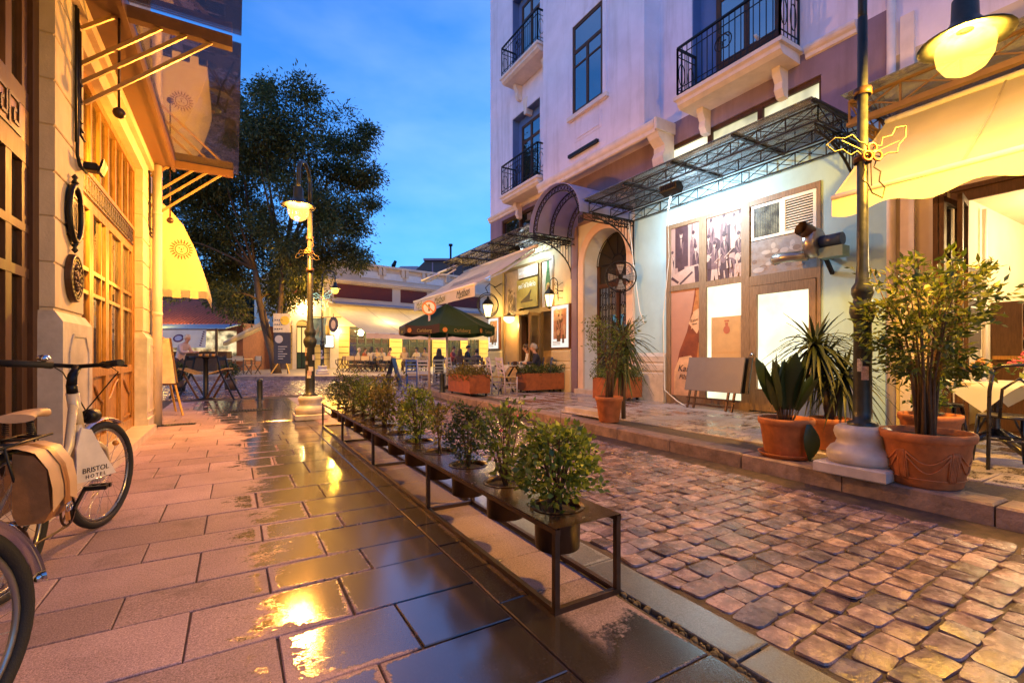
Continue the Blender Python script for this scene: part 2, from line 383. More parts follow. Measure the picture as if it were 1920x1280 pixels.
def slab(name, pts, z, h, mt, parent, inset=.035, tilt=.0012, bev=.004):
    """one stone: outline pts (ccw), bevelled upper edge, `edge` attribute 0 at the rim and 1 inside"""
    pts = [(p[0]+random.gauss(0, .0018), p[1]+random.gauss(0, .0018)) for p in pts]
    n = len(pts); cx = sum(p[0] for p in pts)/n; cyy = sum(p[1] for p in pts)/n
    tx, ty, dz = random.gauss(0, tilt), random.gauss(0, tilt), random.gauss(0, tilt*.6)
    def ring(d, zz, tl=True):
        out = []
        for i in range(n):
            a = Vector(pts[i-1]); p = Vector(pts[i]); c = Vector(pts[(i+1) % n])
            e1 = (p-a).normalized(); e2 = (c-p).normalized(); n1 = Vector((-e1.y, e1.x)); n2 = Vector((-e2.y, e2.x))
            q = p+(n1+n2)/max(.4, 1+n1.dot(n2))*d
            out.append((q.x, q.y, zz+((q.x-cx)*tx+(q.y-cyy)*ty+dz if tl else 0)))
        return out
    mb = MB(); v = ring(0, z-h, False)+ring(0, z-bev)+ring(bev, z)+ring(bev+inset, z)
    f = [(r*n+i, r*n+(i+1) % n, r*n+n+(i+1) % n, r*n+n+i) for r in range(3) for i in range(n)]+[tuple(range(3*n, 4*n))]
    mb.add(v, f)
    o = mb.build(name, mt, parent)
    a = o.data.attributes.new('edge', 'FLOAT', 'POINT'); a.data.foreach_set('value', [0.]*(3*n)+[1.]*n)
    return o
def rect(x0, x1, y0, y1): return [(x0, y0), (x1, y0), (x1, y1), (x0, y1)]

# ---- left pavement
pv = MB().box(-1.36, 1.60, -3, 14.6, -.13, -.011).build('left_pavement', m_mortar); pv['kind'] = 'structure'
ys = [.30, .66, .98, 1.36, 1.76, 2.14, 2.55, 2.86, 3.28, 3.60, 4.02, 4.47, 4.98, 5.51, 5.98]
while ys[-1] < 14.2: ys.append(ys[-1]+(.34 if len(ys) % 2 else .47))
J = .009
for i in range(len(ys)-1):
    y0, y1 = ys[i], ys[i+1]
    js = [-1.34, -.78, -.17, .46, 1.055] if i % 2 else [-1.34, -1.0, -.45, .15, .64, 1.055]
    if i > 12: js = [-1.34]+[q+random.uniform(-.12, .12) for q in js[1:-1]]+[1.055]
    for a, c in zip(js[:-1], js[1:]): slab('paving_slab', rect(a+J/2, c-J/2, y0+J/2, y1-J/2), 0, .06, mp_left, pv)
y = .1
while y < 14:
    l = random.uniform(.36, .74)
    slab('paving_slab', rect(1.055+J/2, 1.575, y+J/2, min(14.2, y+l)-J/2), 0, .06, mp_left, pv); y += l

# ---- granite edge strip between pavement and cobbles, with the broken old kerb joint beside it
ed = MB().box(1.60, 1.87, -3, 13.2, -.13, -.03).build('granite_edge_strip', m_mortar); ed['kind'] = 'structure'
y = .25
while y < 13:
    l = random.uniform(.8, 1.15); slab('edge_stone', rect(1.645, 1.855, y+.006, y+l-.006), -.008, .05, mp_edge, ed); y += l
rub = MB()
for k in range(420):
    yy = random.uniform(.5, 8); xx = random.uniform(1.583, 1.64); r = random.uniform(.006, .018)
    rub.lathe([(.001, r*.5), (r*.7, r*.35), (r, 0), (r, -.02)], (xx, yy, -.012), 6)
tag(rub.build('gravel', mat('mossy_gravel', (.12, .09, .05), .9, 0, .5, 30, .5, 90, island=.4)), 'loose mossy gravel in the joint beside the granite edge strip', 'gravel', kind='stuff')

# ---- right pavement
kpath = [(kx(-3), -3), (kx(11.5), 11.5), (5.05, 13.6), (5.55, 15.4), (6.6, 16.9), (9.2, 17.9), (14, 18.4)]
rp = MB(); rp.prism([(x+.05, y, .115) for x, y in kpath]+[(14, -3, .115)], (0, 0, -.25)); rp = rp.build('right_pavement', m_mortar); rp['kind'] = 'structure'
def inside(x, y):
    c = False; P = [(a+.30, b) for a, b in kpath[:6]]+[(9.2, 17.5), (9.2, -3)]; n = len(P)
    for i in range(n):
        (x1, y1), (x2, y2) = P[i], P[(i+1) % n]
        if (y1 > y) != (y2 > y) and x < (x2-x1)*(y-y1)/(y2-y1)+x1: c = not c
    return c
xs = [4.74]
while xs[-1] < 8.6: xs.append(xs[-1]+random.choice((.42, .5, .46)))
for i in range(len(xs)-1):
    y = .2+random.uniform(0, .5)
    while y < 17.2:
        l = random.uniform(.58, .95); q = rect(xs[i]+.005, xs[i+1]-.005, y+.005, y+l-.005)
        dx = .036*y; q = [(min(a+dx*(1-(a-4.74)/3.6), 9.2), b) for a, b in q]
        if all(inside(a, b) for a, b in q) and not (q[0][0] > 8.2): slab('paving_slab', q, .13, .05, mp_right, rp)
        y += l
# kerb stones follow the pavement edge round the corner
kb = MB().box(4.42, 4.46, -3, -2.9, -.12, .0).build('right_kerb', m_mortar); kb['kind'] = 'structure'
def along(path, step):
    out = []; 
    for (a, b) in zip(path[:-1], path[1:]):
        A_, B_ = Vector(a), Vector(b); L_ = (B_-A_).length; n = max(1, round(L_/step))
        for k in range(n): out.append((A_.lerp(B_, k/n), A_.lerp(B_, (k+1)/n)))
    return out
for a, b in along([(kx(.1), .1)]+kpath[1:], .92):
    d = (b-a).normalized(); n = Vector((d.y, -d.x)); g = d*.006
    q = [a+g, a+g+n*.28, b-g+n*.28, b-g]
    slab('kerb_stone', [tuple(p) for p in q], .135, .24, mp_kerb, kb, .02, .002, .014)
gt = MB().box(4.1, 4.2, -3, -2.9, -.12, -.05).build('gutter', m_mortar); gt['kind'] = 'structure'
y = .3
while y < 12:
    l = random.uniform(.5, .8); slab('gutter_slab', [(kx(y)-.30, y+.005), (kx(y)-.012, y+.005), (kx(y+l)-.012, y+l-.005), (kx(y+l)-.30, y+l-.005)], -.018, .05, mp_gut, gt); y += l

# ---- cobbled street: the nearest stones are pieces, the rest one mass
rd = MB(); rd.quad((1.80, -3, -.017), (4.55, -3, -.017), (5.0, 12, -.017), (1.80, 12, -.017)).quad((-14, 12, -.017), (9, 12, -.017), (11, 26, gz(26)-.017), (-14, 26, gz(26)-.017))
rd = rd.build('cobbled_road', m_roadbed); rd['kind'] = 'structure'
def cobble_mat():
    m, t, b = base_mat('wet_cobble'); L = t.links.new
    geo = N(t, 'ShaderNodeNewGeometry'); oi = N(t, 'ShaderNodeObjectInfo'); at = N(t, 'ShaderNodeAttribute', attribute_name='tone')
    ad = N(t, 'ShaderNodeMath', operation='ADD'); L(oi.outputs['Random'], ad.inputs[0]); L(at.outputs['Fac'], ad.inputs[1]); fr = N(t, 'ShaderNodeMath', operation='FRACT'); L(ad.outputs[0], fr.inputs[0])
    rp_ = N(t, 'ShaderNodeValToRGB'); c = rp_.color_ramp; c.elements[0].color = (.10, .08, .105, 1); c.elements[1].color = (.33, .235, .28, 1)
    for p, q in ((.3, (.22, .15, .185)), (.5, (.28, .22, .275)), (.65, (.13, .11, .16)), (.8, (.31, .215, .225))): e = c.elements.new(p); e.color = (*q, 1)
    L(fr.outputs[0], rp_.inputs[0])
    n1 = N(t, 'ShaderNodeTexNoise', Scale=9, Detail=6, Roughness=.65); L(geo.outputs['Position'], n1.inputs['Vector'])
    n2 = N(t, 'ShaderNodeTexNoise', Scale=70, Detail=4, Roughness=.7); L(geo.outputs['Position'], n2.inputs['Vector'])
    m1 = N(t, 'ShaderNodeMapRange'); m1.inputs[1].default_value = .38; m1.inputs[2].default_value = .62; m1.inputs[3].default_value = .42; m1.inputs[4].default_value = 1.12; L(n1.outputs['Fac'], m1.inputs[0])
    m2 = N(t, 'ShaderNodeMapRange'); m2.inputs[1].default_value = .3; m2.inputs[2].default_value = .7; m2.inputs[3].default_value = .8; m2.inputs[4].default_value = 1.15; L(n2.outputs['Fac'], m2.inputs[0])
    mu = N(t, 'ShaderNodeMath', operation='MULTIPLY'); L(m1.outputs[0], mu.inputs[0]); L(m2.outputs[0], mu.inputs[1])
    vm = N(t, 'ShaderNodeVectorMath', operation='SCALE'); L(rp_.outputs[0], vm.inputs[0]); L(mu.outputs[0], vm.inputs['Scale']); L(vm.outputs[0], b.inputs['Base Color'])
    mr_ = N(t, 'ShaderNodeMapRange'); mr_.inputs[1].default_value = .35; mr_.inputs[2].default_value = .65; mr_.inputs[3].default_value = .09; mr_.inputs[4].default_value = .36; L(n1.outputs['Fac'], mr_.inputs[0]); L(mr_.outputs[0], b.inputs['Roughness'])
    b.inputs['Specular IOR Level'].default_value = .6
    bp = N(t, 'ShaderNodeBump', Strength=.45, Distance=.006); L(n2.outputs['Fac'], bp.inputs['Height']); L(bp.outputs[0], b.inputs['Normal'])
    return m
m_cob = cobble_mat()
def cobble_shape():
    n = 12; v = []; f = []; bow = [random.uniform(-.0035, .0035) for _ in range(3)]
    jit = [random.uniform(.93, 1.04) for _ in range(n)]; sk = random.uniform(-.10, .10)
    for lev, (sc, z) in enumerate(((1.0, -.05), (1.0, -.010), (1.0, -.010), (.955, -.0015), (.955, -.0015), (.50, .0005))):
        for k in range(n):
            a = 2*math.pi*(k+.5)/n; c_, s_ = math.cos(a), math.sin(a)
            e = .24; x = math.copysign(abs(c_)**e, c_)*.5; y = math.copysign(abs(s_)**e, s_)*.5
            j = 1+(jit[k]-1)*(1 if lev < 5 else .5)
            v.append((x*sc*j+sk*y, y*sc*j-sk*.6*x, z+(random.uniform(-.0015, .0015)+bow[0]*x*2+bow[1]*y*2+bow[2]*4*x*y)*(lev > 1)))
    for l in (0, 2, 4):
        for k in range(n): f.append((l*n+k, l*n+(k+1) % n, l*n+n+(k+1) % n, l*n+n+k))
    f.append(tuple(range(5*n, 6*n))); return v, f
shapes = [cobble_shape() for _ in range(14)]
smesh = []
for v, f in shapes:
    mb = MB(); mb.add(v, f, True); me = mb.mesh('cobble', m_cob); smesh.append(me)
cob = []
def row(y, x0, x1, slope, xw=(.11, .205)):
    x = x0+random.uniform(0, .05)
    while x < x1-.06:
        w = min(random.uniform(*xw), x1-x); h = random.uniform(.124, .138)
        yy = y+slope*(x-x0)+.018*math.sin(x*2.1+y*.7)+random.gauss(0, .004)
        cob.append((x+w/2, yy, gz(yy), w-.003, h+.002, random.gauss(0, .05))); x += w
y = .3
while y < 12.4:
    row(y, 1.865, kx(y)-.30, .03); y += .136
y = 12.4
while y < 24:
    row(y, -9 if y > 14.6 else 1.7, 4.8 if y < 15 else (6 if y < 17 else 12), .02, (.17, .26)); y += .17
camp = Vector((0, 0))
def score(c):
    D = c[0]*math.sin(YAW)+c[1]*math.cos(YAW); a = c[0]*math.cos(YAW)-c[1]*math.sin(YAW)
    if D < .9 or abs(a/D) > 1.14 or 1.15/D*874 > 640: return 1e9
    return D
cob.sort(key=score)
vis = [c for c in cob if score(c) < 1e8]; near, rest = vis[:300], vis[300:]
for c in near:
    o = link('cobble', random.choice(smesh), rd); o.location = (c[0]-ORG[rd.name][0], c[1]-ORG[rd.name][1], c[2]-.006+random.gauss(0, .0028)-ORG[rd.name][2])
    o.scale = (c[3], c[4], 1); o.rotation_euler = (random.gauss(0, .02), random.gauss(0, .02), c[5]+math.pi*random.choice((0, 1)))
V = []; Fc = []; T = []
arrs = [(np.array(v), f) for v, f in shapes]
for c in rest:
    v, f = random.choice(arrs); n0 = sum(len(q) for q in V) if False else None
    ca, sa = math.cos(c[5]), math.sin(c[5]); x = v[:, 0]*c[3]; y_ = v[:, 1]*c[4]
    V.append(np.stack([c[0]+x*ca-y_*sa, c[1]+x*sa+y_*ca, v[:, 2]+c[2]-.006+random.gauss(0, .0028)], 1)); T.append(random.random())
nv = len(shapes[0][0]); fb = shapes[0][1]
Fc = [tuple(i+k*nv for i in f) for k in range(len(V)) for f in fb]
me = bpy.data.meshes.new('cobble_mass'); me.from_pydata(np.concatenate(V).tolist(), [], Fc); me.polygons.foreach_set('use_smooth', [True]*len(Fc)); me.materials.append(m_cob)
a = me.attributes.new('tone', 'FLOAT', 'POINT'); a.data.foreach_set('value', np.repeat(T, nv))
o = link('cobbles', me, rd); me.transform(Matrix.Translation(-ORG[rd.name])); o['kind'] = 'stuff'

# ---- far pavement on the other side of the square
fk = [(-16, 29.5), (-8, 26.4), (-.2, 23.7), (4, 21.3), (6, 20.4), (9, 19.7), (16, 19.2)]
fk_far = list(fk)
fp = MB()
fp.prism([(x, y, .26) for x, y in fk]+[(60, 19, .26), (60, 90, .26), (-40, 90, .26), (-40, 36, .26)], (0, 0, -.6))
fp = fp.build('far_pavement', mat('far_paving', (.30, .25, .20), .55, 0, .2, 4, .3, 20)); fp['kind'] = 'structure'
fkb = MB().box(-16.2, -16.1, 29.4, 29.5, -.1, .1).build('far_kerb', m_mortar); fkb['kind'] = 'structure'
for a, b in along(fk, 1.1):
    d = (b-a).normalized(); n = Vector((d.y, -d.x)); q = [a+d*.006-n*.0, a+d*.006+n*.3, b-d*.006+n*.3, b-d*.006]
    slab('kerb_stone', [tuple(p-n*.15) for p in q], .275, .3, mp_kerb, fkb, .03, .001, .015)
# drain grates let into the left pavement
def grate(label, x, y, w, l):
    t = thing('drain_grate', label, 'drain', (x, y, 0))
    MB().box(x-w/2, x+w/2, y-l/2, y+l/2, .001, .003).build('pit', m_dark, t)
    f = MB(); f.box(x-w/2-.02, x+w/2+.02, y-l/2-.02, y-l/2, .001, .008).box(x-w/2-.02, x+w/2+.02, y+l/2, y+l/2+.02, .001, .008); f.build('frame', m_black, t)
    n = 14
    me = None
    for k in range(n):
        xx = x-w/2+w*(k+.5)/n
        o = MB().box(xx-w/n*.28, xx+w/n*.28, y-l/2, y+l/2, .003, .009).build('slat', m_black, t)
grate('iron drain grate beside the drainpipe foot', -.86, 9.55, .55, .16)
grate('iron drain grate in the wet paving near the bar table', .30, 11.3, .75, .3)
# ============================================================ HOTEL on the left (facade X=-1.2)
FX = -1.20; RX = -1.34
ht = thing('hotel_building', 'cream plastered hotel front with golden wooden doors on the left', 'building', (FX-2, 5, 0))
# body behind the facade: upper storeys and returns
MB().box(-6, FX, -4, 9.72, 4.46, 9.5).build('upper_wall', m_cream, ht)
MB().box(-6, FX-.75, -4, 2.3, 0, 4.46).build('side_wall', m_cream, ht)
MB().box(-6, -3.4, 2.3, 9.72, 0, 4.46).build('interior_wall', mat('hotel_inner_wall', (.42, .27, .13), .8, 0, .2, 2), ht)
MB().box(-3.4, RX-.08, 2.3, 9.5, .0, .06).build('interior_floor', mat('hotel_inner_floor', (.16, .09, .05), .4), ht)
MB().box(-3.4, RX-.08, 2.3, 9.5, 4.2, 4.3).build('interior_ceiling', m_cream, ht)
def pier(y0, y1):
    z = 1.52; k = 0
    while z < 3.98:
        z1 = min(z+.354, 3.99)
        MB().cbox(FX-.5, FX, y0, y1, z+.006, z1-.006, .007).build('rustication_block', m_cream, ht); z = z1; k += 1
    MB().box(FX-.5, FX-.012, y0+.012, y1-.012, 1.5, 4.0).build('pier_core', m_cream, ht)
    p = MB(); p.strip([[(FX-.5, y0-.03, zz), (FX+q, y0-.03-q*.2, zz), (FX+q, y1+.03+q*.2, zz), (FX-.5, y1+.03, zz)] for zz, q in ((0, .07), (.18, .07), (.2, .055), (1.42, .055), (1.5, .004))], False); p = p.build('plinth', m_marble, ht)
    r = MB(); a, b = y0+.12, y1-.1
    for q in (((a, .28), (b, .28)), ((b, .28), (b, 1.18)), ((b, 1.18), (b-.1, 1.32)), ((b-.1, 1.32), (a+.1, 1.32)), ((a+.1, 1.32), (a, 1.18)), ((a, 1.18), (a, .28))):
        r.bar((FX+.058, q[0][0], q[0][1]), (FX+.058, q[1][0], q[1][1]), .022, .014, (1, 0, 0))
    r.build('panel_moulding', m_marble, p)
pier(2.3, 3.05); pier(4.93, 5.72); pier(8.97, 9.70)
MB().box(FX-.5, FX, 2.3, 9.7, 3.99, 4.46).build('lintel', m_cream, ht)
# timber and glass between the piers
m_pane = glass('warm_window_glass', (.93, .86, .74), .10, .015, .03)
m_gold = mat('gilded_relief', (.34, .20, .06), .4, .2, .2, 12)
def meander(y0, y1, z0, z1, cell, par):
    MB().box(RX+.0, RX+.028, y0, y1, z0, z1).build('frieze_board', m_wood, par)
    mb = MB(); h = z1-z0-.03; x = RX+.034; w = h*.10; y = y0+.02; b_ = z0+.015
    def B(a, c): mb.bar((x, a[0], a[1]), (x, c[0], c[1]), w, .01, (1, 0, 0))
    while y+cell < y1:
        c = cell
        P = [(0, 0), (0, 1), (.8, 1), (.8, .25), (.38, .25), (.38, .62), (.58, .62)]
        P = [(y+p*c, b_+q*h) for p, q in P]
        for a, q in zip(P[:-1], P[1:]): B(a, q)
        B((y, b_), (y+c, b_)); y += c
    mb.build('greek_key_relief', mat('dark_key_paint', (.035, .02, .012), .5), par)
def leaf(y0, y1, narrow_first, wide=.62):
    d = thing('door', None, None, (RX, (y0+y1)/2, .1)); d.parent = ht; d.location = Vector(d.location)-ORG[ht.name]
    for k in ('label', 'category'):
        if k in d: del d[k]
    w = y1-y0; st = .075; a, b = y0+st, y1-st; f = MB()
    f.box(RX-.03, RX+.03, y0+.003, a, .1, 2.78).box(RX-.03, RX+.03, b, y1-.003, .1, 2.78)
    f.box(RX-.03, RX+.03, a, b, 2.68, 2.78).box(RX-.03, RX+.03, a, b, .1, .24)
    f.box(RX-.028, RX+.028, a, b, .92, 1.02)
    f.box(RX-.022, RX+.024, a, b, 1.79, 1.83).box(RX-.022, RX+.024, a, b, 2.03, 2.07)
    m_ = a+(b-a)*(.3 if narrow_first else .7)
    f.box(RX-.022, RX+.022, m_-.014, m_+.014, 1.02, 2.68)
    f.build('door_frame', m_wood, d)
    MB().box(RX-.02, RX-.004, a, b, .24, .92).build('lower_panel', m_wood, d)
    og = MB(); n = 14; up = []
    for i in range(n+1):
        u = i/n; z = .62+.22*(.5-.5*math.cos(math.pi*u)) if narrow_first else .84-.22*(.5-.5*math.cos(math.pi*u))
        up.append((RX+.008, a+.05+(b-a-.1)*u, z))
    og.tube(up, .014, 6).bar((RX+.008, a+.05, .3), up[0], .024, .02, (1, 0, 0)).bar((RX+.008, b-.05, .3), up[-1], .024, .02, (1, 0, 0)).bar((RX+.008, a+.04, .3), (RX+.008, b-.04, .3), .02, .024)
    og.build('ogee_moulding', m_wood, d)
    for (p, q) in ((a, m_-.014), (m_+.014, b)):
        for z0, z1 in ((1.02, 1.79), (1.83, 2.03), (2.07, 2.68)):
            MB().box(RX-.006, RX-.001, p, q, z0, z1).build('pane', m_pane, d)
b4 = [5.76, 6.56, 7.28, 8.12, 8.92]
for i in range(4): leaf(b4[i], b4[i+1], i % 2 == 0)
for y0, y1 in ((5.72, 5.76), (8.92, 8.97)): MB().box(RX-.06, RX+.045, y0, y1, .1, 3.99).build('door_jamb', m_wood, ht)
meander(5.76, 8.92, 2.80, 3.02, .115, ht)
tr = MB(); tr.box(RX-.04, RX+.05, 5.76, 8.92, 3.02, 3.07).box(RX-.04, RX+.05, 5.76, 8.92, 3.90, 3.99)
for k in range(9):
    yy = 5.76+3.16*k/8; tr.box(RX-.03, RX+.03, yy-.035, yy+.035, 3.07, 3.90)
tr.build('transom_frame', m_wood, ht)
for k in range(8): MB().box(RX-.006, RX-.001, 5.76+3.16*k/8+.035, 5.76+3.16*(k+1)/8-.035, 3.07, 3.90).build('pane', m_pane, ht)
# second opening, nearer the camera
for y0, y1 in ((3.05, 3.15), (4.80, 4.93)): MB().box(RX-.06, RX+.05, y0, y1, .1, 3.99).build('door_jamb', m_wood2, ht)
meander(3.15, 4.80, 2.70, 2.95, .21, ht)
f = MB()
for z0, z1 in ((.1, .35), (2.55, 2.70), (2.95, 3.08), (3.88, 3.99), (1.72, 1.79), (2.05, 2.11)): f.box(RX-.03, RX+.03, 3.15, 4.80, z0, z1)
for yy in (3.15, 3.55, 3.98, 4.40, 4.68): f.box(RX-.028, RX+.026, yy, yy+.10, .12, 3.97)
f.build('window_frame', m_wood2, ht)
for a, b in ((3.25, 3.55), (3.65, 3.98), (4.08, 4.40), (4.50, 4.68)):
    for z0, z1 in ((.35, 1.72), (1.79, 2.05), (2.11, 2.55), (3.08, 3.88)): MB().box(RX-.006, RX-.001, a, b, z0, z1).build('pane', m_pane, ht)
MB().box(FX-.5, FX+.16, 5.66, 9.03, 0, .095).build('threshold', m_marble, ht)
MB().box(FX-.5, FX+.10, 2.95, 4.98, 0, .095).build('threshold', m_marble, ht)
# curtains and warm lamps inside
cu = MB()
for y0, y1 in ((3.3, 4.75), (6.0, 6.5), (7.4, 8.0)):
    rows = []
    for z in (.3, 2.6): rows.append([(-1.75+.03*math.sin(i*1.7), y0+(y1-y0)*i/24, z) for i in range(25)])
    cu = MB(); cu.strip(rows); cu.build('curtain', cloth('ivory_curtain', (.55, .45, .33), .5), ht)
for i, y in enumerate((3.9, 6.9, 8.3)):
    l = thing('pendant_lamp', ('glowing round pendant lamp behind the nearest hotel window', 'glowing round pendant lamp behind the hotel double doors', 'glowing round pendant lamp inside the hotel by the far door leaf')[i], 'lamp', (-2.4, y, 2.6), 'pendant lamps inside the hotel')
    MB().sphere((-2.4, y, 2.6), .13).build('globe', glow('hotel_globe', WARM, 5), l); bulb(l, (-2.4, y, 2.6), WARM, 90); MB().tube([(-2.4, y, 2.72), (-2.4, y, 4.2)], .008, 6).build('cord', m_black, l)
# wing behind the drainpipe that carries the sun-face awning
wg = thing('hotel_wing', 'narrow set-back hotel wing behind the white drainpipe', 'building', (-3, 11, 0))
MB().box(-6, -1.52, 9.73, 12.6, 0, 7.5).build('wall', m_cream, wg)
MB().box(-1.53, -1.49, 10.5, 12.2, .1, 2.3).build('shop_window', m_wood2, wg)

# ---- glass canopy on struts
m_beam = mat('brown_painted_beam', (.15, .075, .035), .5, 0, .2, 8)
m_strut = mat('ochre_strut', (.42, .25, .10), .45, .3, .15, 10)
cn = thing('glass_canopy', 'brown framed flat glass canopy on strut brackets over the hotel doors', 'canopy', (-.6, 5.6, 4.3))
MB().box(FX-.02, -.90, -.5, 9.74, 4.30, 4.36).build('soffit', m_beam, cn)
MB().box(-.90, -.86, -.5, 9.74, 4.27, 4.50).build('fascia', m_beam, cn)
MB().box(FX+.002, FX+.06, -.5, 9.74, 4.18, 4.30).build('wall_moulding', m_cream, cn)
m_cglass = glass('canopy_glass', (.93, .95, 1.0), .20, .02, .05, (.42, .45, .60))
for y0, y1 in ((-.45, 1.55), (1.65, 5.53), (5.67, 9.80)): MB().box(-.85, .06, y0, y1, 4.425, 4.435).build('glass_pane', m_cglass, cn)
for yy in (1.6, 5.6, 9.62):
    b = MB(); b.box(-.86, -.02, yy-.045, yy+.045, 4.30, 4.418); b.build('cross_beam', m_beam, cn)
    g = MB()
    for (wx, wz), (bx, bz) in (((-1.17, 3.43), (-.17, 4.34)), ((-1.19, 3.61), (-.38, 4.34)), ((-1.19, 3.78), (-.58, 4.34)), ((-1.19, 4.10), (-.93, 4.32))):
        s_ = MB(); s_.bar((wx, yy, wz), (bx, yy, bz), .032, .026, (0, 1, 0)); s_.build('strut', m_strut, cn)
    rod = MB(); rod.tube([(-.93, yy+.03, 4.30), (-.93, yy+.03, 3.47)], .011, 8); rod = rod.build('rod', m_bronze, cn)
    MB().sphere((-.93, yy+.03, 3.42), .05).build('ball', m_bronze, rod)
    w = MB()
    for k in range(3): w.tube([(FX+.012, yy-.13+k*.045, 4.15-.05*k), (FX+.012, yy-.13+k*.045, 3.25-.06*k), (FX+.04, yy-.10+k*.045, 3.20-.06*k)], .011, 6)
    w.box(FX+.001, FX+.02, yy-.16, yy+.02, 3.58, 3.62).box(FX+.001, FX+.02, yy-.16, yy+.02, 3.42, 3.46).build('wall_bracket', m_black, cn)

# ---- things on the hotel wall
dp = thing('drainpipe', 'white painted drainpipe at the hotel corner', 'drainpipe', (-1.10, 9.63, 0))
MB().tube([(-1.10, 9.63, 0), (-1.10, 9.63, 4.29)], .068, 16).build('pipe', mat('pipe_paint', (.62, .52, .44), .45, 0, .1, 4), dp)
for z in (1.84, 3.5): MB().lathe([(.068, z-.03), (.076, z-.028), (.076, z+.028), (.068, z+.03)], (-1.10, 9.63, 0), 16).build('collar', MATS['pipe_paint'], dp)
cp = thing('cable_conduit', 'black iron conduit with a small floodlight on the first hotel pier', 'conduit', (FX, 5.45, 2.8))
MB().tube([(FX+.02, 5.44, 4.3), (FX+.02, 5.44, 2.9), (FX+.03, 5.47, 2.82), (FX+.05, 5.58, 2.80)], .014, 8).tube([(FX+.02, 5.40, 4.3), (FX+.02, 5.40, 3.0)], .01, 6).build('pipe', m_black, cp)
fl = MB(); fl.cbox(FX+.03, FX+.13, 5.56, 5.68, 2.83, 2.90, .01).prism([(FX+.13, 5.54, 2.81), (FX+.13, 5.70, 2.81), (FX+.16, 5.70, 2.90), (FX+.16, 5.54, 2.93)], (.02, 0, .01)); fl.build('floodlight', m_black, cp)
sl = bpy.data.lights.new('bulb', 'SPOT'); sl.color = YELLOW; sl.energy = 420*K; sl.spot_size = rad(125); sl.spot_blend = .7; sl.shadow_soft_size = .05; so = bpy.data.objects.new('bulb', sl); col.objects.link(so); so.parent = cp; so.location = Vector((FX+.24, 5.64, 2.90))-ORG[cp.name]; so.rotation_euler = (Vector((-.16, 1.6, -.25))).to_track_quat('-Z', 'Y').to_euler()

def ell(y, z, ry, rz, x, n=40): return [(x, y+ry*math.cos(2*math.pi*i/n), z+rz*math.sin(2*math.pi*i/n)) for i in range(n)]
o1 = thing('wall_emblem', 'oval iron ring emblem with gilt temple columns on the hotel pier', 'emblem', (FX, 5.32, 2.35))
yc, zc = 5.32, 2.36
MB().tube(ell(yc, zc, .165, .235, FX+.035), .022, 8, True).build('ring', m_black, o1)
MB().prism(ell(yc, zc, .15, .22, FX+.012), (.008, 0, 0)).build('plate', mat('gilt_plate', (.46, .30, .10), .45, .2, .2, 9), o1)
t = MB()
for z in (2.50, 2.46, 2.21, 2.18): t.box(FX+.02, FX+.03, yc-.085, yc+.085, z, z+.018)
for k in range(4): t.box(FX+.02, FX+.03, yc-.07+k*.042, yc-.055+k*.042, 2.23, 2.46)
t.build('temple_relief', m_black, o1)
for s_ in (1, -1):
    MB().lathe([(.0, s_*.0), (.03, s_*.01), (.012, s_*.04), (.025, s_*.06), (.001, s_*.09)], (FX+.03, yc, zc+s_*.25), 10).build('finial', m_black, o1)
    MB().tube([(FX-.0, yc+s_*.1, zc+.2*s_), (FX+.035, yc+s_*.1, zc+.2*s_)], .01, 6).build('fixing_pin', m_black, o1)
o2 = thing('wall_plaque', 'round dark bronze relief plaque below the oval emblem', 'plaque', (FX, 5.33, 1.81))
MB().prism(ell(5.33, 1.81, .185, .205, FX+.004), (.03, 0, 0)).build('disc', m_bronze, o2)
t = MB(); t.tube(ell(5.33, 1.81, .17, .19, FX+.036), .014, 8, True).tube(ell(5.33, 1.81, .115, .13, FX+.036), .008, 6, True); t.build('rim', m_bronze, o2)
t = MB()
for k in range(22):
    a = k*2*math.pi/22; t.cbox(FX+.032, FX+.044, 5.33+.142*math.cos(a)-.011, 5.33+.142*math.cos(a)+.011, 1.81+.16*math.sin(a)-.013, 1.81+.16*math.sin(a)+.013, .003)
for k in range(26):
    a = random.uniform(0, 6.28); r = random.uniform(0, .09); t.sphere((FX+.034, 5.33+r*math.cos(a), 1.81+r*1.1*math.sin(a)), random.uniform(.012, .026), 8, 1, 5)
t.build('relief', m_bronze, o2)

# ---- sun-face awning on the wing
m_can = cloth('cream_canvas', (.78, .66, .38), .38)
aw = thing('basket_awning', 'cream basket awning with a printed sun face and scalloped edge', 'awning', (-1.5, 11.2, 2.3))
def prof(k): 
    pts = [(-1.50, 4.02), (-1.22, 3.98), (-1.0, 3.78), (-.80, 3.52), (-.62, 3.1), (-.50, 2.70), (-.44, 2.42)]
    return pts
PR = prof(0); y0, y1 = 10.35, 12.4
fl = MB(); fl.strip([[(x, y, z) for x, z in PR] for y in (y0, (y0+y1)/2, y1)]); fl.build('cover', m_can, aw)
def cheek(y):
    mb = MB(); poly = [(x, y, z) for x, z in PR]+[(-1.50, y, 2.42)]; mb.quad(*poly); return mb
cheek(y0).build('side_cheek', m_can, aw); cheek(y1).build('side_cheek', m_can, aw)
v = MB()
for i in range(8):
    x0 = -1.50+1.06*i/8; x1 = -1.50+1.06*(i+1)/8; dz = .22 if i % 2 == 0 else .08
    v.quad((x0, y0-.004, 2.42), (x1, y0-.004, 2.42), (x1, y0-.004, 2.42-dz), (x0, y0-.004, 2.42-dz))
for i in range(16):
    a = y0+(y1-y0)*i/16; b = y0+(y1-y0)*(i+1)/16; dz = .22 if i % 2 == 0 else .08
    v.quad((-.44, a, 2.42), (-.44, b, 2.42), (-.44, b, 2.42-dz), (-.44, a, 2.42-dz))
v.build('valance', m_can, aw)
m_sun = mat('brown_print', (.22, .115, .03), .8)
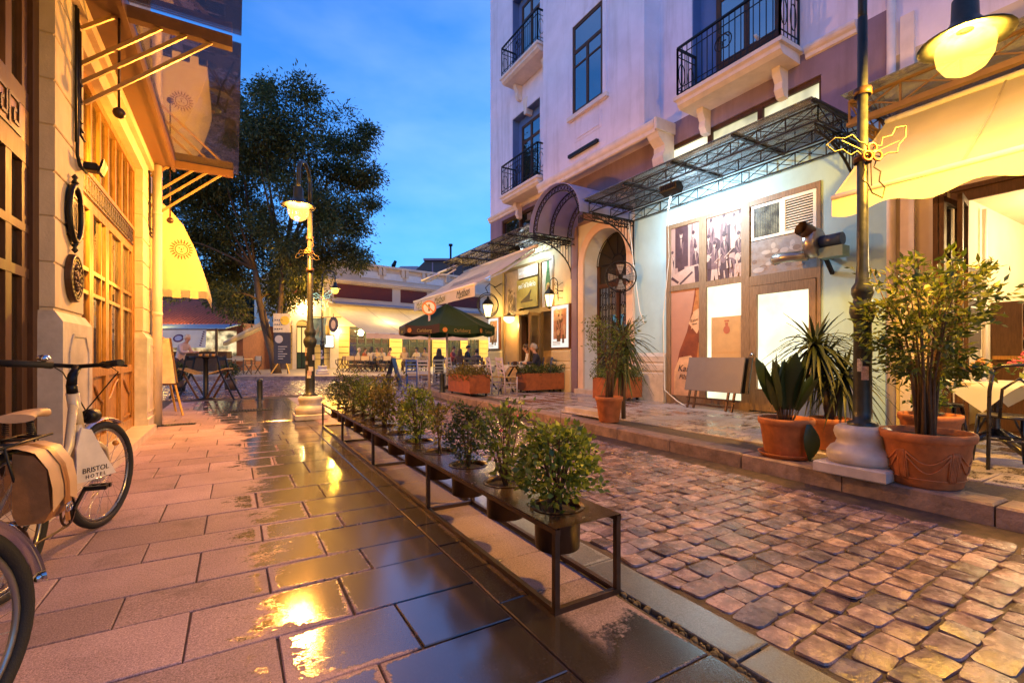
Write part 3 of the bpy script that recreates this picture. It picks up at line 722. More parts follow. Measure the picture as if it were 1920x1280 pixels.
s_ = MB(); cx_, cz_ = -.83, 3.08; Y = y0-.006
for k in range(20):
    a = 2*math.pi*k/20; da = .12
    s_.quad((cx_+.115*math.cos(a-da), Y, cz_+.115*math.sin(a-da)), (cx_+.115*math.cos(a+da), Y, cz_+.115*math.sin(a+da)), (cx_+.185*math.cos(a+.05), Y, cz_+.185*math.sin(a+.05)), (cx_+.175*math.cos(a-.03), Y, cz_+.175*math.sin(a-.03)))
n = 28
for k in range(n):
    a, b = 2*math.pi*k/n, 2*math.pi*(k+1)/n
    s_.quad(*[(cx_+r*math.cos(q), Y, cz_+r*math.sin(q)) for r, q in ((.10, a), (.10, b), (.085, b), (.085, a))])
for ex in (-.032, .032): s_.quad(*[(cx_+ex+.016*math.cos(q), Y, cz_+.025+.008*math.sin(q)) for q in np.linspace(0, 6.28, 9)[:-1]])
s_.quad((cx_-.006, Y, cz_+.02), (cx_+.006, Y, cz_+.02), (cx_+.012, Y, cz_-.02), (cx_-.012, Y, cz_-.02)).quad((cx_-.03, Y, cz_-.038), (cx_+.03, Y, cz_-.038), (cx_+.015, Y, cz_-.052), (cx_-.015, Y, cz_-.052))
s_.build('sun_face_print', m_sun, aw)
al = thing('awning_lamp', 'small glowing lamp hidden under the sun-face awning', 'lamp', (-1.2, 11.3, 3.2)); MB().sphere((-1.2, 11.3, 3.2), .08).build('globe', glow('awning_globe', WARM, 5), al); MB().bar((-1.2, 11.3, 3.28), (-1.52, 11.3, 3.34), .02).build('arm', m_black, al); bulb(al, (-1.2, 11.3, 3.2), YELLOW, 62)
# ============================================================ CORNER BUILDING on the right (facade X=8.25)
BX = 8.25; PZ = .13
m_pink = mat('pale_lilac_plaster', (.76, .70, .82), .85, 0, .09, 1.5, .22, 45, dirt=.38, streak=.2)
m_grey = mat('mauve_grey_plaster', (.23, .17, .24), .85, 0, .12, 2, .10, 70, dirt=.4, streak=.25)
m_blue = mat('light_blue_plaster', (.36, .58, .70), .8, 0, .08, 2, .10, 70, dirt=.12)
m_yel = mat('ochre_plaster', (.62, .52, .30), .8, 0, .1, 2, .10, 70, dirt=.2)
m_trim = mat('cream_mouldings', (.74, .65, .60), .75, 0, .1, 4, .08, 60, dirt=.15)
m_deep = mat('deep_blue_reveal', (.10, .17, .36), .8, 0, .1, 3)
bd = thing('corner_building', 'tall pale lilac corner building with balconies, oriel and blue shop front', 'building', (BX+4, 9, 0))
def wall(name, y0, y1, z0, z1, holes, mt, x0=BX, th=.3, par=None):
    ys_ = sorted({y0, y1, *[h[0] for h in holes], *[h[1] for h in holes]}); zs_ = sorted({z0, z1, *[h[2] for h in holes], *[h[3] for h in holes]}); mb = MB()
    for a, b in zip(zs_[:-1], zs_[1:]):
        run = None
        for c, d in zip(ys_[:-1], ys_[1:]):
            cy_, cz_ = (c+d)/2, (a+b)/2; hole = any(h[0] < cy_ < h[1] and h[2] < cz_ < h[3] for h in holes)
            if hole:
                if run: mb.box(x0, x0+th, run[0], run[1], a, b); run = None
            else: run = (run[0], d) if run else (c, d)
        if run: mb.box(x0, x0+th, run[0], run[1], a, b)
    return mb.build(name, mt, par or bd)
SHOP = (3.97, 7.14, PZ, 4.02); ARCH = (8.10, 10.22, PZ, 4.75); REB = (11.42, 14.50, PZ, 4.18)
wall('shop_wall', 3.05, 10.22, 0, 4.75, [SHOP, ARCH], m_blue)
wall('tavern_wall', 10.22, 15.45, 0, 4.75, [REB], m_yel)
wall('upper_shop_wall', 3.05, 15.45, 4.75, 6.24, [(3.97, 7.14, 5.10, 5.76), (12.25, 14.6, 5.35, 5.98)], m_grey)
BD1 = (4.62, 6.48, 6.24, 9.25); BD2 = (12.15, 13.85, 6.24, 9.3); BD3 = (12.15, 13.85, 10.35, 13.4)
wall('upper_wall', 3.05, 15.45, 6.24, 15.5, [BD1, BD2, BD3], m_pink)
MB().box(BX+.3, 20, 15.14, 15.44, 0, 15.5).build('end_wall', m_pink, bd)
MB().box(BX+.31, 20, 3.06, 15.1, 15.3, 15.6).build('roof', m_grey, bd)
MB().box(BX+2.2, BX+2.4, 3.06, 15.1, 0, 15.3).build('inner_wall', mat('inner_room', (.45, .38, .28), .9), bd)
MB().box(BX+.31, BX+2.2, 3.06, 15.1, 4.5, 4.6).build('inner_ceiling', MATS['inner_room'], bd)
MB().box(BX+.31, BX+2.2, 10.25, 10.35, 0, 4.5).build('inner_wall', MATS['inner_room'], bd)
# storey mouldings
def mould(y0, y1, z, d=.1, h=.16, x=BX, par=None, nm='belt_moulding'):
    P = [(0, -h), (d*.35, -h*.9), (d*.45, -h*.55), (d*.8, -h*.35), (d, -h*.1), (d, h*.1), (d*.9, h*.25), (0, h*.3)]
    m = MB(); m.strip([[(x-p, y0, z+q) for p, q in P], [(x-p, y1, z+q) for p, q in P]], False); m.quad(*[(x-p, y0, z+q) for p, q in P]); m.quad(*[(x-p, y1, z+q) for p, q in reversed(P)])
    return m.build(nm, m_trim, par or bd)
mould(3.45, 4.2, 6.27); mould(11.35, 15.5, 6.27)
# ---- oriel bay
OX = 7.75
orl = MB().box(OX, BX, 7.33, 11.25, 6.22, 15.4).build('oriel', m_pink, bd)
mould(6.98, 11.45, 6.14, .10, .22, OX, orl, 'oriel_moulding')
MB().box(OX-.02, BX, 6.95, 11.45, 6.05, 6.22).build('oriel_base', m_trim, orl)
MB().box(OX-.10, BX-.002, 6.90, 6.96, 5.96, 6.20).build('oriel_end_moulding', m_trim, orl)
for y in (7.08, 10.9):
    P = [(0, 0), (.50, 0), (.52, -.10), (.46, -.20), (.30, -.34), (.30, -.46), (.36, -.58), (.33, -.72), (.18, -.84), (.12, -.98), (.16, -1.08), (0, -1.12)]
    MB().prism([(BX-p, y-.14, 6.04+q) for p, q in P], (0, .30, 0)).build('corbel', m_trim, bd)
w = MB().box(OX-.004, OX+.02, 8.64, 9.82, 7.5, 9.85)
w = w.build('window', m_dark, orl)
f = MB(); x0, x1 = OX-.03, OX+.01
for y0, y1, z0, z1 in ((8.64, 8.72, 7.5, 9.85), (9.74, 9.82, 7.5, 9.85), (8.72, 9.74, 7.5, 7.6), (8.72, 9.74, 9.76, 9.85), (8.72, 9.74, 9.10, 9.18), (9.19, 9.27, 7.6, 9.10), (8.72, 9.19, 8.74, 8.78), (9.27, 9.74, 8.74, 8.78)): f.box(x0, x1, y0, y1, z0, z1)
f.build('window_frame', m_wood2, w)
m_sky = glass('dark_reflecting_glass', (.10, .12, .16), .45, .01, .02)
cuw = MB(); cuw.strip([[(OX-.0065, 8.72+.30*k/8, z) for k in range(9)] for z in (7.6, 9.1)]); cuw.build('curtain', mat('window_curtain', (.30, .31, .36), .9, 0, .35, 3, 0, 60, (14, 14, .3)), w)
for y0, y1, z0, z1 in ((8.72, 9.19, 7.6, 8.74), (9.27, 9.74, 7.6, 8.74), (8.72, 9.19, 8.78, 9.10), (9.27, 9.74, 8.78, 9.10), (8.72, 9.74, 9.18, 9.76)): MB().box(OX-.012, OX-.008, y0, y1, z0, z1).build('pane', m_sky, w)
s = MB()
for y0, y1, z0, z1 in ((8.50, 8.64, 7.38, 9.97), (9.82, 9.96, 7.38, 9.97), (8.64, 9.82, 9.85, 9.97)): s.box(OX-.045, OX+.02, y0, y1, z0, z1)
s.build('window_surround', m_pink, w); MB().box(OX-.10, OX+.02, 8.46, 10.0, 7.40, 7.50).build('sill', m_trim, w)
MB().box(OX-.03, OX+.01, 8.80, 9.66, 6.85, 7.12).build('panel', m_pink, orl); MB().box(OX-.012, OX+.01, 8.72, 9.74, 6.78, 7.2).build('panel_border', m_pink, orl)
MB().box(OX-.10, OX-.02, 8.80, 9.95, 6.42, 6.50).build('awning_box', m_black, orl)
# ---- balconies with iron railings
def balcony(y0, y1, z, x0=7.60, door=None):
    b = MB(); P = [(BX-x0, 0), (BX-x0, -.06), (BX-x0-.05, -.10), (BX-x0-.06, -.16), (BX-x0-.14, -.22), (0, -.24)]
    rows = [[(BX-p, y0+q0*.0, z+q) for p, q in P] for q0 in (0,)]
    b.box(x0, BX, y0, y1, z-.07, z); b.strip([[(BX-p, y0+.05, z+q-.005) for p, q in P[1:]], [(BX-p, y1-.05, z+q-.005) for p, q in P[1:]]], False)
    b.quad(*[(BX-p, y0+.05, z+q-.005) for p, q in P[1:]], (BX, y0+.05, z-.065)); b.quad(*[(BX-p, y1-.05, z+q-.005) for p, q in reversed(P[1:])], (BX, y1-.05, z-.065))
    b = b.build('balcony', m_trim, bd)
    for yy in (y0+.32, y1-.32):
        C = [(0, 0), (.26, 0), (.25, -.1), (.17, -.24), (.19, -.36), (.12, -.48), (0, -.5)]
        MB().prism([(BX-p, yy-.07, z-.235+q) for p, q in C], (0, .14, 0)).build('bracket', m_trim, b)
    r = MB(); h = .98; xx = x0+.06
    path = [(BX-.03, y0+.06), (xx, y0+.06), (xx, y1-.06), (BX-.03, y1-.06)]
    for (a, c) in zip(path[:-1], path[1:]):
        A_, C_ = Vector((*a, 0)), Vector((*c, 0)); L_ = (C_-A_).length; n = max(3, round(L_/.115))
        for zz, wd in ((z+h, .045), (z+h-.16, .016), (z+.16, .016), (z+.06, .02)): r.bar(A_+Vector((0, 0, zz)), C_+Vector((0, 0, zz)), wd, wd*.8)
        for k in range(n+1):
            p = A_.lerp(C_, k/n); r.bar((p.x, p.y, z+.06), (p.x, p.y, z+h), .03 if k in (0, n) else .013)
        if L_ > 1:
            mid = A_.lerp(C_, .5); d = (C_-A_).normalized()
            for s_ in (-1, 1):
                pts = [mid+d*s_*(.05+.17*u*math.cos(u*9))+Vector((0, 0, z+.50+.19*u*math.sin(u*9))) for u in np.linspace(.15, 1, 22)]
                r.tube([p+Vector((-.012, 0, 0)) for p in pts], .011, 5)
        else:
            for k in range(2):
                p = A_.lerp(C_, .25+.5*k); r.tube([p+Vector((0, .012, z+.5))+Vector((.09*math.cos(q)*(C_.x-A_.x)/L_, .09*math.cos(q)*(C_.y-A_.y)/L_, .22*math.sin(q))) for q in np.linspace(0, 2*math.pi, 17)[:-1]], .009, 5, True)
    r.build('railing', m_black, b)
    return b
balcony(4.25, 6.42, 6.34); balcony(11.35, 13.6, 6.46); balcony(11.35, 13.6, 10.4)
def balcony_door(h, split):
    y0, y1, z0, z1 = h
    MB().box(BX+.02, BX+.298, y0, y0+.02, z0, z1).box(BX+.02, BX+.298, y1-.02, y1, z0, z1).box(BX+.02, BX+.298, y0, y1, z1-.02, z1).build('door_reveal', m_deep, bd)
    d = MB().box(BX+.26, BX+.30, y0, y1, z0, z1).build('balcony_door', m_deep, bd)
    a, b = split; f = MB(); x0, x1 = BX+.20, BX+.262
    for q in (a, (a+b)/2-.05, b-.1): f.box(x0, x1, q, q+.1, z0+.1, z1-.35)
    for zz in (z0+.1, z0+.75, z1-.95, z1-.42): f.box(x0+.004, x1, a, b, zz, zz+.1)
    f.build('door_frame', m_wood2, d)
    for q in (a+.1, (a+b)/2+.05):
        MB().box(x0+.02, x0+.03, q, q+(b-a)/2-.15, z0+.85, z1-.95).build('pane', m_sky, d); MB().box(x0+.02, x0+.03, q, q+(b-a)/2-.15, z1-.85, z1-.42).build('pane', m_sky, d)
        MB().box(x0+.01, x0+.03, q, q+(b-a)/2-.15, z0+.2, z0+.75).build('panel', m_wood2, d)
balcony_door(BD1, (4.75, 6.05)); balcony_door(BD2, (12.35, 13.55)); balcony_door(BD3, (12.35, 13.55))
for z in (9.3, 13.4):
    MB().prism([(BX-.02, 12.86, z+.35), (BX-.02, 13.14, z+.35), (BX-.02, 13.06, z-.18), (BX-.02, 12.94, z-.18)], (.25, 0, 0)).build('keystone', m_trim, bd)
MB().tube([(BX-.03, 5.0, 6.9), (BX-.16, 5.0, 6.95)], .03, 8).build('door_camera', m_white, bd)
# ---- strip windows over the shop
def strip_win(y0, y1, z0, z1, n, mt):
    w = MB().box(BX+.10, BX+.2, y0, y1, z0, z1).build('window', mt, bd); f = MB()
    f.box(BX+.04, BX+.10, y0, y1, z0, z0+.06).box(BX+.04, BX+.10, y0, y1, z1-.08, z1)
    for k in range(n+1):
        q = y0+(y1-y0)*k/n; a, b = max(y0, q-.05), min(y1, q+.05); f.box(BX+.038, BX+.10, a, b, z0+.06, z1-.08)
    f.build('window_frame', m_wood2, w)
    return w
def lit_pane(name, c, s, scale=1.4, lo=.35):
    m = bpy.data.materials.new(name); m.use_nodes = True; t = m.node_tree; t.nodes.clear(); L = t.links.new
    o = N(t, 'ShaderNodeOutputMaterial'); e = N(t, 'ShaderNodeEmission'); g = N(t, 'ShaderNodeNewGeometry'); n = N(t, 'ShaderNodeTexNoise', Scale=scale, Detail=3)
    L(g.outputs['Position'], n.inputs['Vector']); r = N(t, 'ShaderNodeMapRange'); r.inputs[1].default_value = .35; r.inputs[2].default_value = .65; r.inputs[3].default_value = s*lo*K; r.inputs[4].default_value = s*K
    L(n.outputs['Fac'], r.inputs[0]); L(r.outputs[0], e.inputs['Strength']); e.inputs[0].default_value = (*c, 1)
    gl = N(t, 'ShaderNodeBsdfGlossy', Roughness=.1); mx = N(t, 'ShaderNodeMixShader'); mx.inputs[0].default_value = .06; L(e.outputs[0], mx.inputs[1]); L(gl.outputs[0], mx.inputs[2]); L(mx.outputs[0], o.inputs[0]); return m
sw = strip_win(3.97, 7.14, 5.10, 5.76, 3, lit_pane('lit_office_glass', (1., .91, .55), 1.8, .9, .25))
hb = MB(); hb.lathe([(.001, 0), (.2, 0), (.24, .12), (.2, .24), (.001, .27)], (BX+.07, 4.28, 5.16), 14); hb.build('chair_back', mat('maroon_seat', (.16, .03, .05), .8), sw)
strip_win(12.25, 14.6, 5.35, 5.98, 2, m_sky)
# ---- shop front of weathered wood
m_sf = mat('weathered_shop_wood', (.20, .135, .085), .55, 0, .3, 8, .12, 40, stretch=(6, 6, .7))
sf = MB().box(BX+.06, BX+.12, 3.97, 7.14, PZ, 4.02).build('shop_front', m_dark, bd); f = MB(); xa, xb = BX-.02, BX+.07
for y0, y1 in ((7.03, 7.14), (6.12, 6.29), (5.20, 5.36), (3.97, 4.03)): f.box(xa, xb, y0, y1, PZ+.001, 4.02)
for y0, y1, z0, z1 in ((6.29, 7.03, PZ, .30), (5.36, 6.12, PZ, .30), (6.29, 7.03, 2.56, 2.68), (5.36, 6.12, 2.54, 2.66), (6.29, 7.03, 3.93, 4.02), (5.36, 6.12, 3.93, 4.02), (4.03, 5.20, 3.92, 4.02), (4.03, 5.20, 2.44, 2.62)): f.box(xa+.004, xb, y0, y1, z0, z1)
f.build('frame', m_sf, sf)
dr = MB()
for y0, y1, z0, z1 in ((5.05, 5.19, PZ+.02, 2.43), (4.04, 4.15, PZ+.02, 2.43), (4.15, 5.05, 2.27, 2.43), (4.15, 5.05, PZ+.02, .55)): dr.box(xa-.012, xb, y0, y1, z0, z1)
dr = dr.build('door', m_sf, sf)
for z in (1.05, 1.18): MB().lathe([(.001, -.06), (.028, -.055), (.03, -.03), (.012, -.02), (.012, 0)], (xa-.012, 5.12, z), 12, ax='x').build('handle', m_chrome, dr)
MB().box(BX+.02, BX+.03, 4.15, 5.05, .55, 2.27).build('pane', lit_pane('lit_frosted_glass', (1., .95, .62), 1.9, 1.6, .62), dr)
MB().box(BX+.02, BX+.03, 5.36, 6.12, .30, 2.54).build('pane', lit_pane('lit_window_glass', (1., .93, .60), 1.7, 1.1, .55), sf)
cb = MB().box(BX+.008, BX+.017, 5.37, 6.02, .55, 1.92); cb.box(BX+.004, BX+.008, 5.37, 6.02, 1.22, 1.225)
cb = cb.build('cardboard_sheet', mat('cardboard', (.55, .36, .17), .85, 0, .1, 4), sf)
t_ = MB(); t_.prism([(BX+.004, 5.68+.07*math.cos(q), 1.66+.08*math.sin(q)) for q in np.linspace(0, 6.28, 17)[:-1]], (.003, 0, 0)); t_.box(BX+.004, BX+.007, 5.65, 5.71, 1.74, 1.8).box(BX+.004, BX+.007, 5.63, 5.73, 1.82, 1.85); t_.build('seal_print', mat('red_print', (.42, .14, .08), .9), cb)
# prints of an old group photograph on the upper panes
m_s0 = mat('photo_pale', (.34, .22, .20), .6, 0, .1, 5); m_s1 = mat('photo_dark', (.055, .028, .038), .6, 0, .3, 9); m_s2 = mat('photo_mid', (.14, .08, .09), .6, 0, .3, 12); m_s3 = mat('photo_light', (.42, .29, .25), .6, 0, .15, 14)
PRM = [m_s0, m_s1, m_s2, m_s3]
class Print:
    """flat picture pasted on a pane: layers of thin coloured shapes, clipped to the pane"""
    def __init__(s, y0, y1, z0, z1, x): s.b = (y0, y1, z0, z1); s.x = x; s.k = 0; s.m = MB(); s.m.box(x, x+.004, y0, y1, z0, z1, 0)
    def poly(s, pts, mi):
        y0, y1, z0, z1 = s.b; s.k += 1; x = s.x-.00025*s.k; out = []
        P = [(y0+(1-u)*(y1-y0), z0+v*(z1-z0)) for u, v in pts]    # u runs left to right as seen from the street
        for ax, lim, sg in ((0, y0+.004, 1), (0, y1-.004, -1), (1, z0+.004, 1), (1, z1-.004, -1)):
            Q = []
            for i in range(len(P)):
                a, b = P[i-1], P[i]; ia, ib = sg*(a[ax]-lim) >= 0, sg*(b[ax]-lim) >= 0
                if ia != ib:
                    q = (lim-a[ax])/(b[ax]-a[ax]); Q.append((a[0]+(b[0]-a[0])*q, a[1]+(b[1]-a[1])*q))
                if ib: Q.append(b)
            P = Q
            if len(P) < 3: return
        s.m.add([(x, a, b) for a, b in P], [tuple(range(len(P)))], mi=mi)
    def ell(s, u, v, a, b, mi, n=12, rot=0): s.poly([(u+a*math.cos(q)*math.cos(rot)-b*math.sin(q)*math.sin(rot), v+a*math.cos(q)*math.sin(rot)*.6+b*math.sin(q)*math.cos(rot)) for q in np.linspace(0, 2*math.pi, n+1)[:-1]], mi)
    def fig(s, u, v, k, suit=1, hat=False, arm=0, seated=False):
        h = k; R = random.uniform
        s.poly([(u-.20*h, v-.95*h), (u-.22*h, v-.25*h), (u-.17*h, v-.05*h), (u-.05*h, v+.02*h), (u+.05*h, v+.02*h), (u+.17*h, v-.05*h), (u+.22*h, v-.25*h), (u+.20*h, v-.95*h)], suit)
        s.poly([(u-.05*h, v), (u+.05*h, v), (u, v-.28*h)], 3); s.poly([(u-.012*h, v-.02*h), (u+.012*h, v-.02*h), (u, v-.25*h)], 1)
        s.poly([(u+.02*h, v-.22*h), (u+.15*h, v-.08*h), (u+.10*h, v-.5*h)], 2 if suit == 1 else 1)
        s.ell(u, v+.13*h, .085*h, .115*h, 3); s.ell(u, v+.20*h, .095*h, .065*h, 1)
        s.ell(u+.03*h, v+.13*h, .02*h, .012*h, 1, 6); s.ell(u-.035*h, v+.13*h, .02*h, .012*h, 1, 6); s.ell(u, v+.065*h, .03*h, .012*h, 2, 6)
        if hat: s.ell(u, v+.205*h, .16*h, .03*h, 1); s.ell(u, v+.25*h, .085*h, .06*h, 1)
        if arm:
            s.poly([(u-.2*h, v-.2*h), (u-.12*h, v-.18*h), (u+.15*h, v-.5*h), (u+.08*h, v-.56*h)], 2); s.ell(u+.14*h, v-.53*h, .05*h, .035*h, 3)
            s.ell(u-.05*h, v-.55*h, .16*h, .13*h, 3 if arm == 2 else 2); s.poly([(u, v-.53*h), (u+.5*h, v-.28*h), (u+.5*h, v-.25*h), (u, v-.49*h)], 3)
        if seated:
            s.poly([(u-.2*h, v-.75*h), (u+.2*h, v-.75*h), (u+.3*h, v-1.35*h), (u+.12*h, v-1.35*h), (u+.02*h, v-.95*h), (u-.1*h, v-1.35*h), (u-.28*h, v-1.35*h)], random.choice((2, 3, 1)))
random.seed(3)
p1 = Print(6.29, 7.03, 2.68, 3.93, BX+.012)
p1.poly([(.15, .3), (.15, 1), (.6, 1), (.6, .3)], 1); p1.poly([(.72, .5), (.72, 1), (.76, 1), (.76, .5)], 2)
p1.fig(.36, .78, .58, 1, True); p1.fig(.78, .74, .52, 2, False); p1.fig(.86, .5, .5, 1, False, 0, True); p1.fig(.06, .5, .42, 3)
p1.poly([(-.1, .15), (.6, .28), (.95, .3), (1.1, .1), (1.1, -.1), (-.1, -.1)], 3); p1.poly([(0, .12), (.25, .02), (.3, .05), (.05, .16)], 1); p1.poly([(.3, .02), (.75, .2), (.78, .17), (.36, 0)], 1); p1.poly([(.85, .0), (.82, .27), (.96, .27), (1, 0)], 1)
p1.m.build('photo_print', PRM, sf)
p2 = Print(5.36, 6.12, 2.66, 3.93, BX+.012)
for i in range(9): p2.ell(random.random(), random.uniform(.05, .75), random.uniform(.12, .3), random.uniform(.06, .18), random.choice((1, 1, 2)))
for a in ((.12, .86, .5, 2), (.5, .88, .5, 2), (.78, .86, .44, 3), (.95, .88, .44, 3)): p2.fig(*a)
for a in ((.05, .62, .46, 1, False, 2), (.52, .58, .5, 1, True, 1, True), (.92, .56, .48, 1, False, 2, True), (.24, .5, .44, 2, False, 1, True)): p2.fig(*a)
for i in range(12): p2.poly([(q := random.random(), w0 := random.uniform(.02, .3)), (q+.03, w0), (q+.06, w0-.12), (q+.01, w0-.12)], 3)
p2.m.build('photo_print', PRM, sf)
m_b0 = mat('photo_blue_pale', (.30, .32, .36), .4, 0, .1, 5); m_b1 = mat('photo_blue_dark', (.085, .09, .115), .4, 0, .3, 5); m_b2 = mat('photo_blue_mid', (.16, .17, .20), .4, 0, .3, 9)
p3 = Print(4.03, 5.20, 2.62, 3.26, BX+.012); p3.poly([(-.1, -.1), (1.1, -.1), (1.1, 1.1), (-.1, 1.1)], 2)
for i in range(16): p3.ell(random.uniform(.25, .72), random.uniform(.5, .85), random.uniform(.03, .10), random.uniform(.04, .1), random.choice((0, 2, 3)))
for i in range(14): p3.ell(random.uniform(0, .9), random.uniform(.15, .5), random.uniform(.03, .1), random.uniform(.03, .08), random.choice((1, 2, 1, 3)))
p3.m.build('photo_print', [m_b1, m_b1, m_b2, m_b0], sf)
# ventilation: mesh screen and louvre
vt = MB(); vt.box(BX+.0, BX+.02, 4.60, 5.17, 3.27, 3.32).box(BX+.0, BX+.02, 4.60, 5.17, 3.86, 3.91).box(BX+.0, BX+.02, 4.60, 4.65, 3.32, 3.86).box(BX+.0, BX+.02, 5.12, 5.17, 3.32, 3.86); vt = vt.build('vent_screen', m_white, sf)
MB().box(BX+.03, BX+.04, 4.65, 5.12, 3.32, 3.86).build('lit_room', lit_pane('lit_vent_glass', (1, .92, .6), .8, 6, .1), vt)
g = MB()
for k in range(16): yy = 4.66+.46*k/15; g.box(BX+.006, BX+.012, yy-.004, yy+.004, 3.32, 3.86)
for k in range(22): zz = 3.33+.52*k/21; g.box(BX+.002, BX+.006, 4.65, 5.12, zz-.004, zz+.004)
g.build('mesh', m_black, vt)
lv = MB(); lv.box(BX-.01, BX+.02, 4.04, 4.60, 3.265, 3.32).box(BX-.01, BX+.02, 4.04, 4.60, 3.86, 3.915).box(BX-.01, BX+.02, 4.04, 4.09, 3.32, 3.86).box(BX-.01, BX+.02, 4.55, 4.60, 3.32, 3.86); lv = lv.build('louvre', m_white, sf)
for k in range(12):
    z = 3.335+.044*k; MB().prism([(BX-.006, 4.09, z), (BX-.006, 4.09, z+.010), (BX+.03, 4.09, z+.034), (BX+.03, 4.09, z+.024)], (0, .46, 0)).build('slat', m_white, lv)
# bottle poster on the lower left pane
m_pp = mat('poster_peach', (.42, .22, .16), .5, 0, .06, 4); m_am = mat('amber_glass_print', (.20, .045, .012), .35, 0, .3, 6); m_lb = mat('label_print', (.62, .38, .22), .5); m_dk = mat('print_black', (.03, .02, .02), .5)
pb = Print(6.29, 7.03, .30, 2.56, BX+.012)
pb.poly([(.12, -.05), (.14, .2), (.3, .42), (.56, .6), (.72, .78), (.82, .96), (.84, 1.05), (1.2, 1.05), (1.2, -.05)], 1)
pb.poly([(.7, .62), (.98, .72), (1.02, .8), (.8, .84)], 2); pb.poly([(.62, .68), (.9, .58), (1.1, .70), (.85, .82)], 2); pb.poly([(.75, .78), (.86, .93), (.87, 1.05), (1.05, 1.05), (1.0, .82)], 3)
pb.poly([(.1, .0), (.12, .24), (.3, .36), (.7, .38), (.92, .30), (1.0, .1), (1.0, -.05), (.1, -.05)], 2); pb.poly([(.88, .32), (.95, .5), (1.02, .5), (1.0, .3)], 3)
po = pb.m.build('bottle_poster', [m_pp, m_am, m_lb, mat('amber_highlight', (.42, .16, .04), .3)], sf)
text('lettering', 'Kaiser', .20, m_dk, po, (BX+.006, 6.60, .88), (0, -1, 0), (0, 0, 1), .001, 1, .3); text('lettering', 'Pilsner', .15, m_dk, po, (BX+.006, 6.62, .70), (0, -1, 0), (0, 0, 1), .001, 1, .3)
text('lettering', 'Kaiser', .08, m_dk, po, (BX+.006, 6.42, 1.90), (0, -1, .2), (0, .2, 1), .001); text('lettering', 'Pilsner', .05, m_dk, po, (BX+.006, 6.42, 1.82), (0, -1, .2), (0, .2, 1), .001)
# plinths
def plinth(y0, y1, zt, mt=m_marble):
    p = MB(); p.strip([[(BX+.02, y0, z), (BX-q, y0, z), (BX-q, y1, z), (BX+.02, y1, z)] for z, q in ((PZ, .10), (.75, .10), (.77, .085), (.80, .085), (.82, .10), (.95, .10), (.97, .085), (1.0, .085), (1.02, .10), (zt-.08, .10), (zt, .02))], False); p.build('plinth', mt, bd)
plinth(7.15, 8.08, 1.22); plinth(10.5, 11.40, 1.36, m_yel); plinth(14.52, 15.47, 1.36, m_yel)
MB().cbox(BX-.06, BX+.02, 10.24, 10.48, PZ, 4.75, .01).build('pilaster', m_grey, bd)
# ---- arched entrance
yc, sp, ra = 9.16, 3.62, .82
A_ = [(yc+ra*math.cos(q), sp+ra*math.sin(q)) for q in np.linspace(0, math.pi, 25)]
def rim(q):
    y, z = q; return (min(max(yc+(y-yc)*2.2, 8.10), 10.22), 4.75) if z > sp+.25 else ((8.10 if y < yc else 10.22), z)
en = MB(); inner = [(yc+ra, PZ)]+A_+[(yc-ra, PZ)]; outer = [(10.22, PZ), (10.22, sp)]+[rim(q) if rim(q)[1] > 4.7 else (rim(q)[0], min(4.75, sp+(q[1]-sp)*3)) for q in A_[1:-1]]+[(8.10, sp), (8.10, PZ)]
for x in (BX+.002,): en.strip([[(x, a, b) for a, b in inner], [(x, a, b) for a, b in outer]], False)
en.strip([[(BX+.002, a, b) for a, b in inner], [(BX+.55, a, b) for a, b in inner]], False)
en = en.build('entrance_arch', mat('pale_blue_reveal', (.62, .63, .66), .8, 0, .08, 2), bd)
sr = MB(); in2 = inner; ou2 = [(yc+(a-yc)*(1+.22/ra) if True else a, (sp+(b-sp)*(1+.22/ra)) if b > sp else b) for a, b in inner]
sr.strip([[(BX-.05, a, b) for a, b in in2], [(BX-.05, a, b) for a, b in ou2]], False).strip([[(BX-.05, a, b) for a, b in ou2], [(BX+.01, a, b) for a, b in ou2]], False).strip([[(BX-.05, a, b) for a, b in in2], [(BX+.01, a, b) for a, b in in2]], False)
sr.build('arch_surround', mat('peach_surround', (.66, .50, .40), .75, 0, .08, 3), en)
dx = BX+.5
do = MB(); do.box(dx, dx+.05, yc-ra, yc+ra, PZ, 4.5); do = do.build('entrance_door', m_dark, en)
f = MB()
for y0, y1 in ((yc-ra, yc-ra+.1), (yc+ra-.1, yc+ra), (yc-.06, yc+.06)): f.box(dx-.05, dx, y0, y1, PZ, sp)
for z0, z1 in ((PZ, .5), (sp-.62, sp-.5), (1.2, 1.3)): f.box(dx-.048, dx, yc-ra, yc+ra, z0, z1)
f.build('door_frame', m_wood2, do)
g = MB(); gx = dx-.06
for k in range(7):
    a = math.pi*k/6; g.bar((gx, yc+.22*math.cos(a), sp+.22*math.sin(a)), (gx, yc+.8*math.cos(a), sp+.8*math.sin(a)), .018)
for r_ in (.22, .80): g.tube([(gx, yc+r_*math.cos(a), sp+r_*math.sin(a)) for a in np.linspace(0, math.pi, 21)], .012, 6)
g.bar((gx, yc-.82, sp), (gx, yc+.82, sp), .02)
for s_ in (-1, 1):
    for k in range(5): yy = yc+s_*(.17+.13*k); g.bar((gx, yy, 1.3), (gx, yy, sp-.6), .012)
    for j in range(5):
        for kk in range(2):
            cy_, cz_ = yc+s_*(.25+.28*kk), 1.5+.32*j; g.tube([(gx, cy_+.11*math.cos(q)*(1-q/9), cz_+.12*math.sin(q)*(1-q/9)) for q in np.linspace(0, 7, 18)], .009, 5)
g.build('iron_grille', m_black, do)
MB().box(dx-.02, dx-.01, yc-ra+.1, yc-.06, 1.3, sp-.62).box(dx-.02, dx-.01, yc+.06, yc+ra-.1, 1.3, sp-.62).build('pane', m_sky, do)
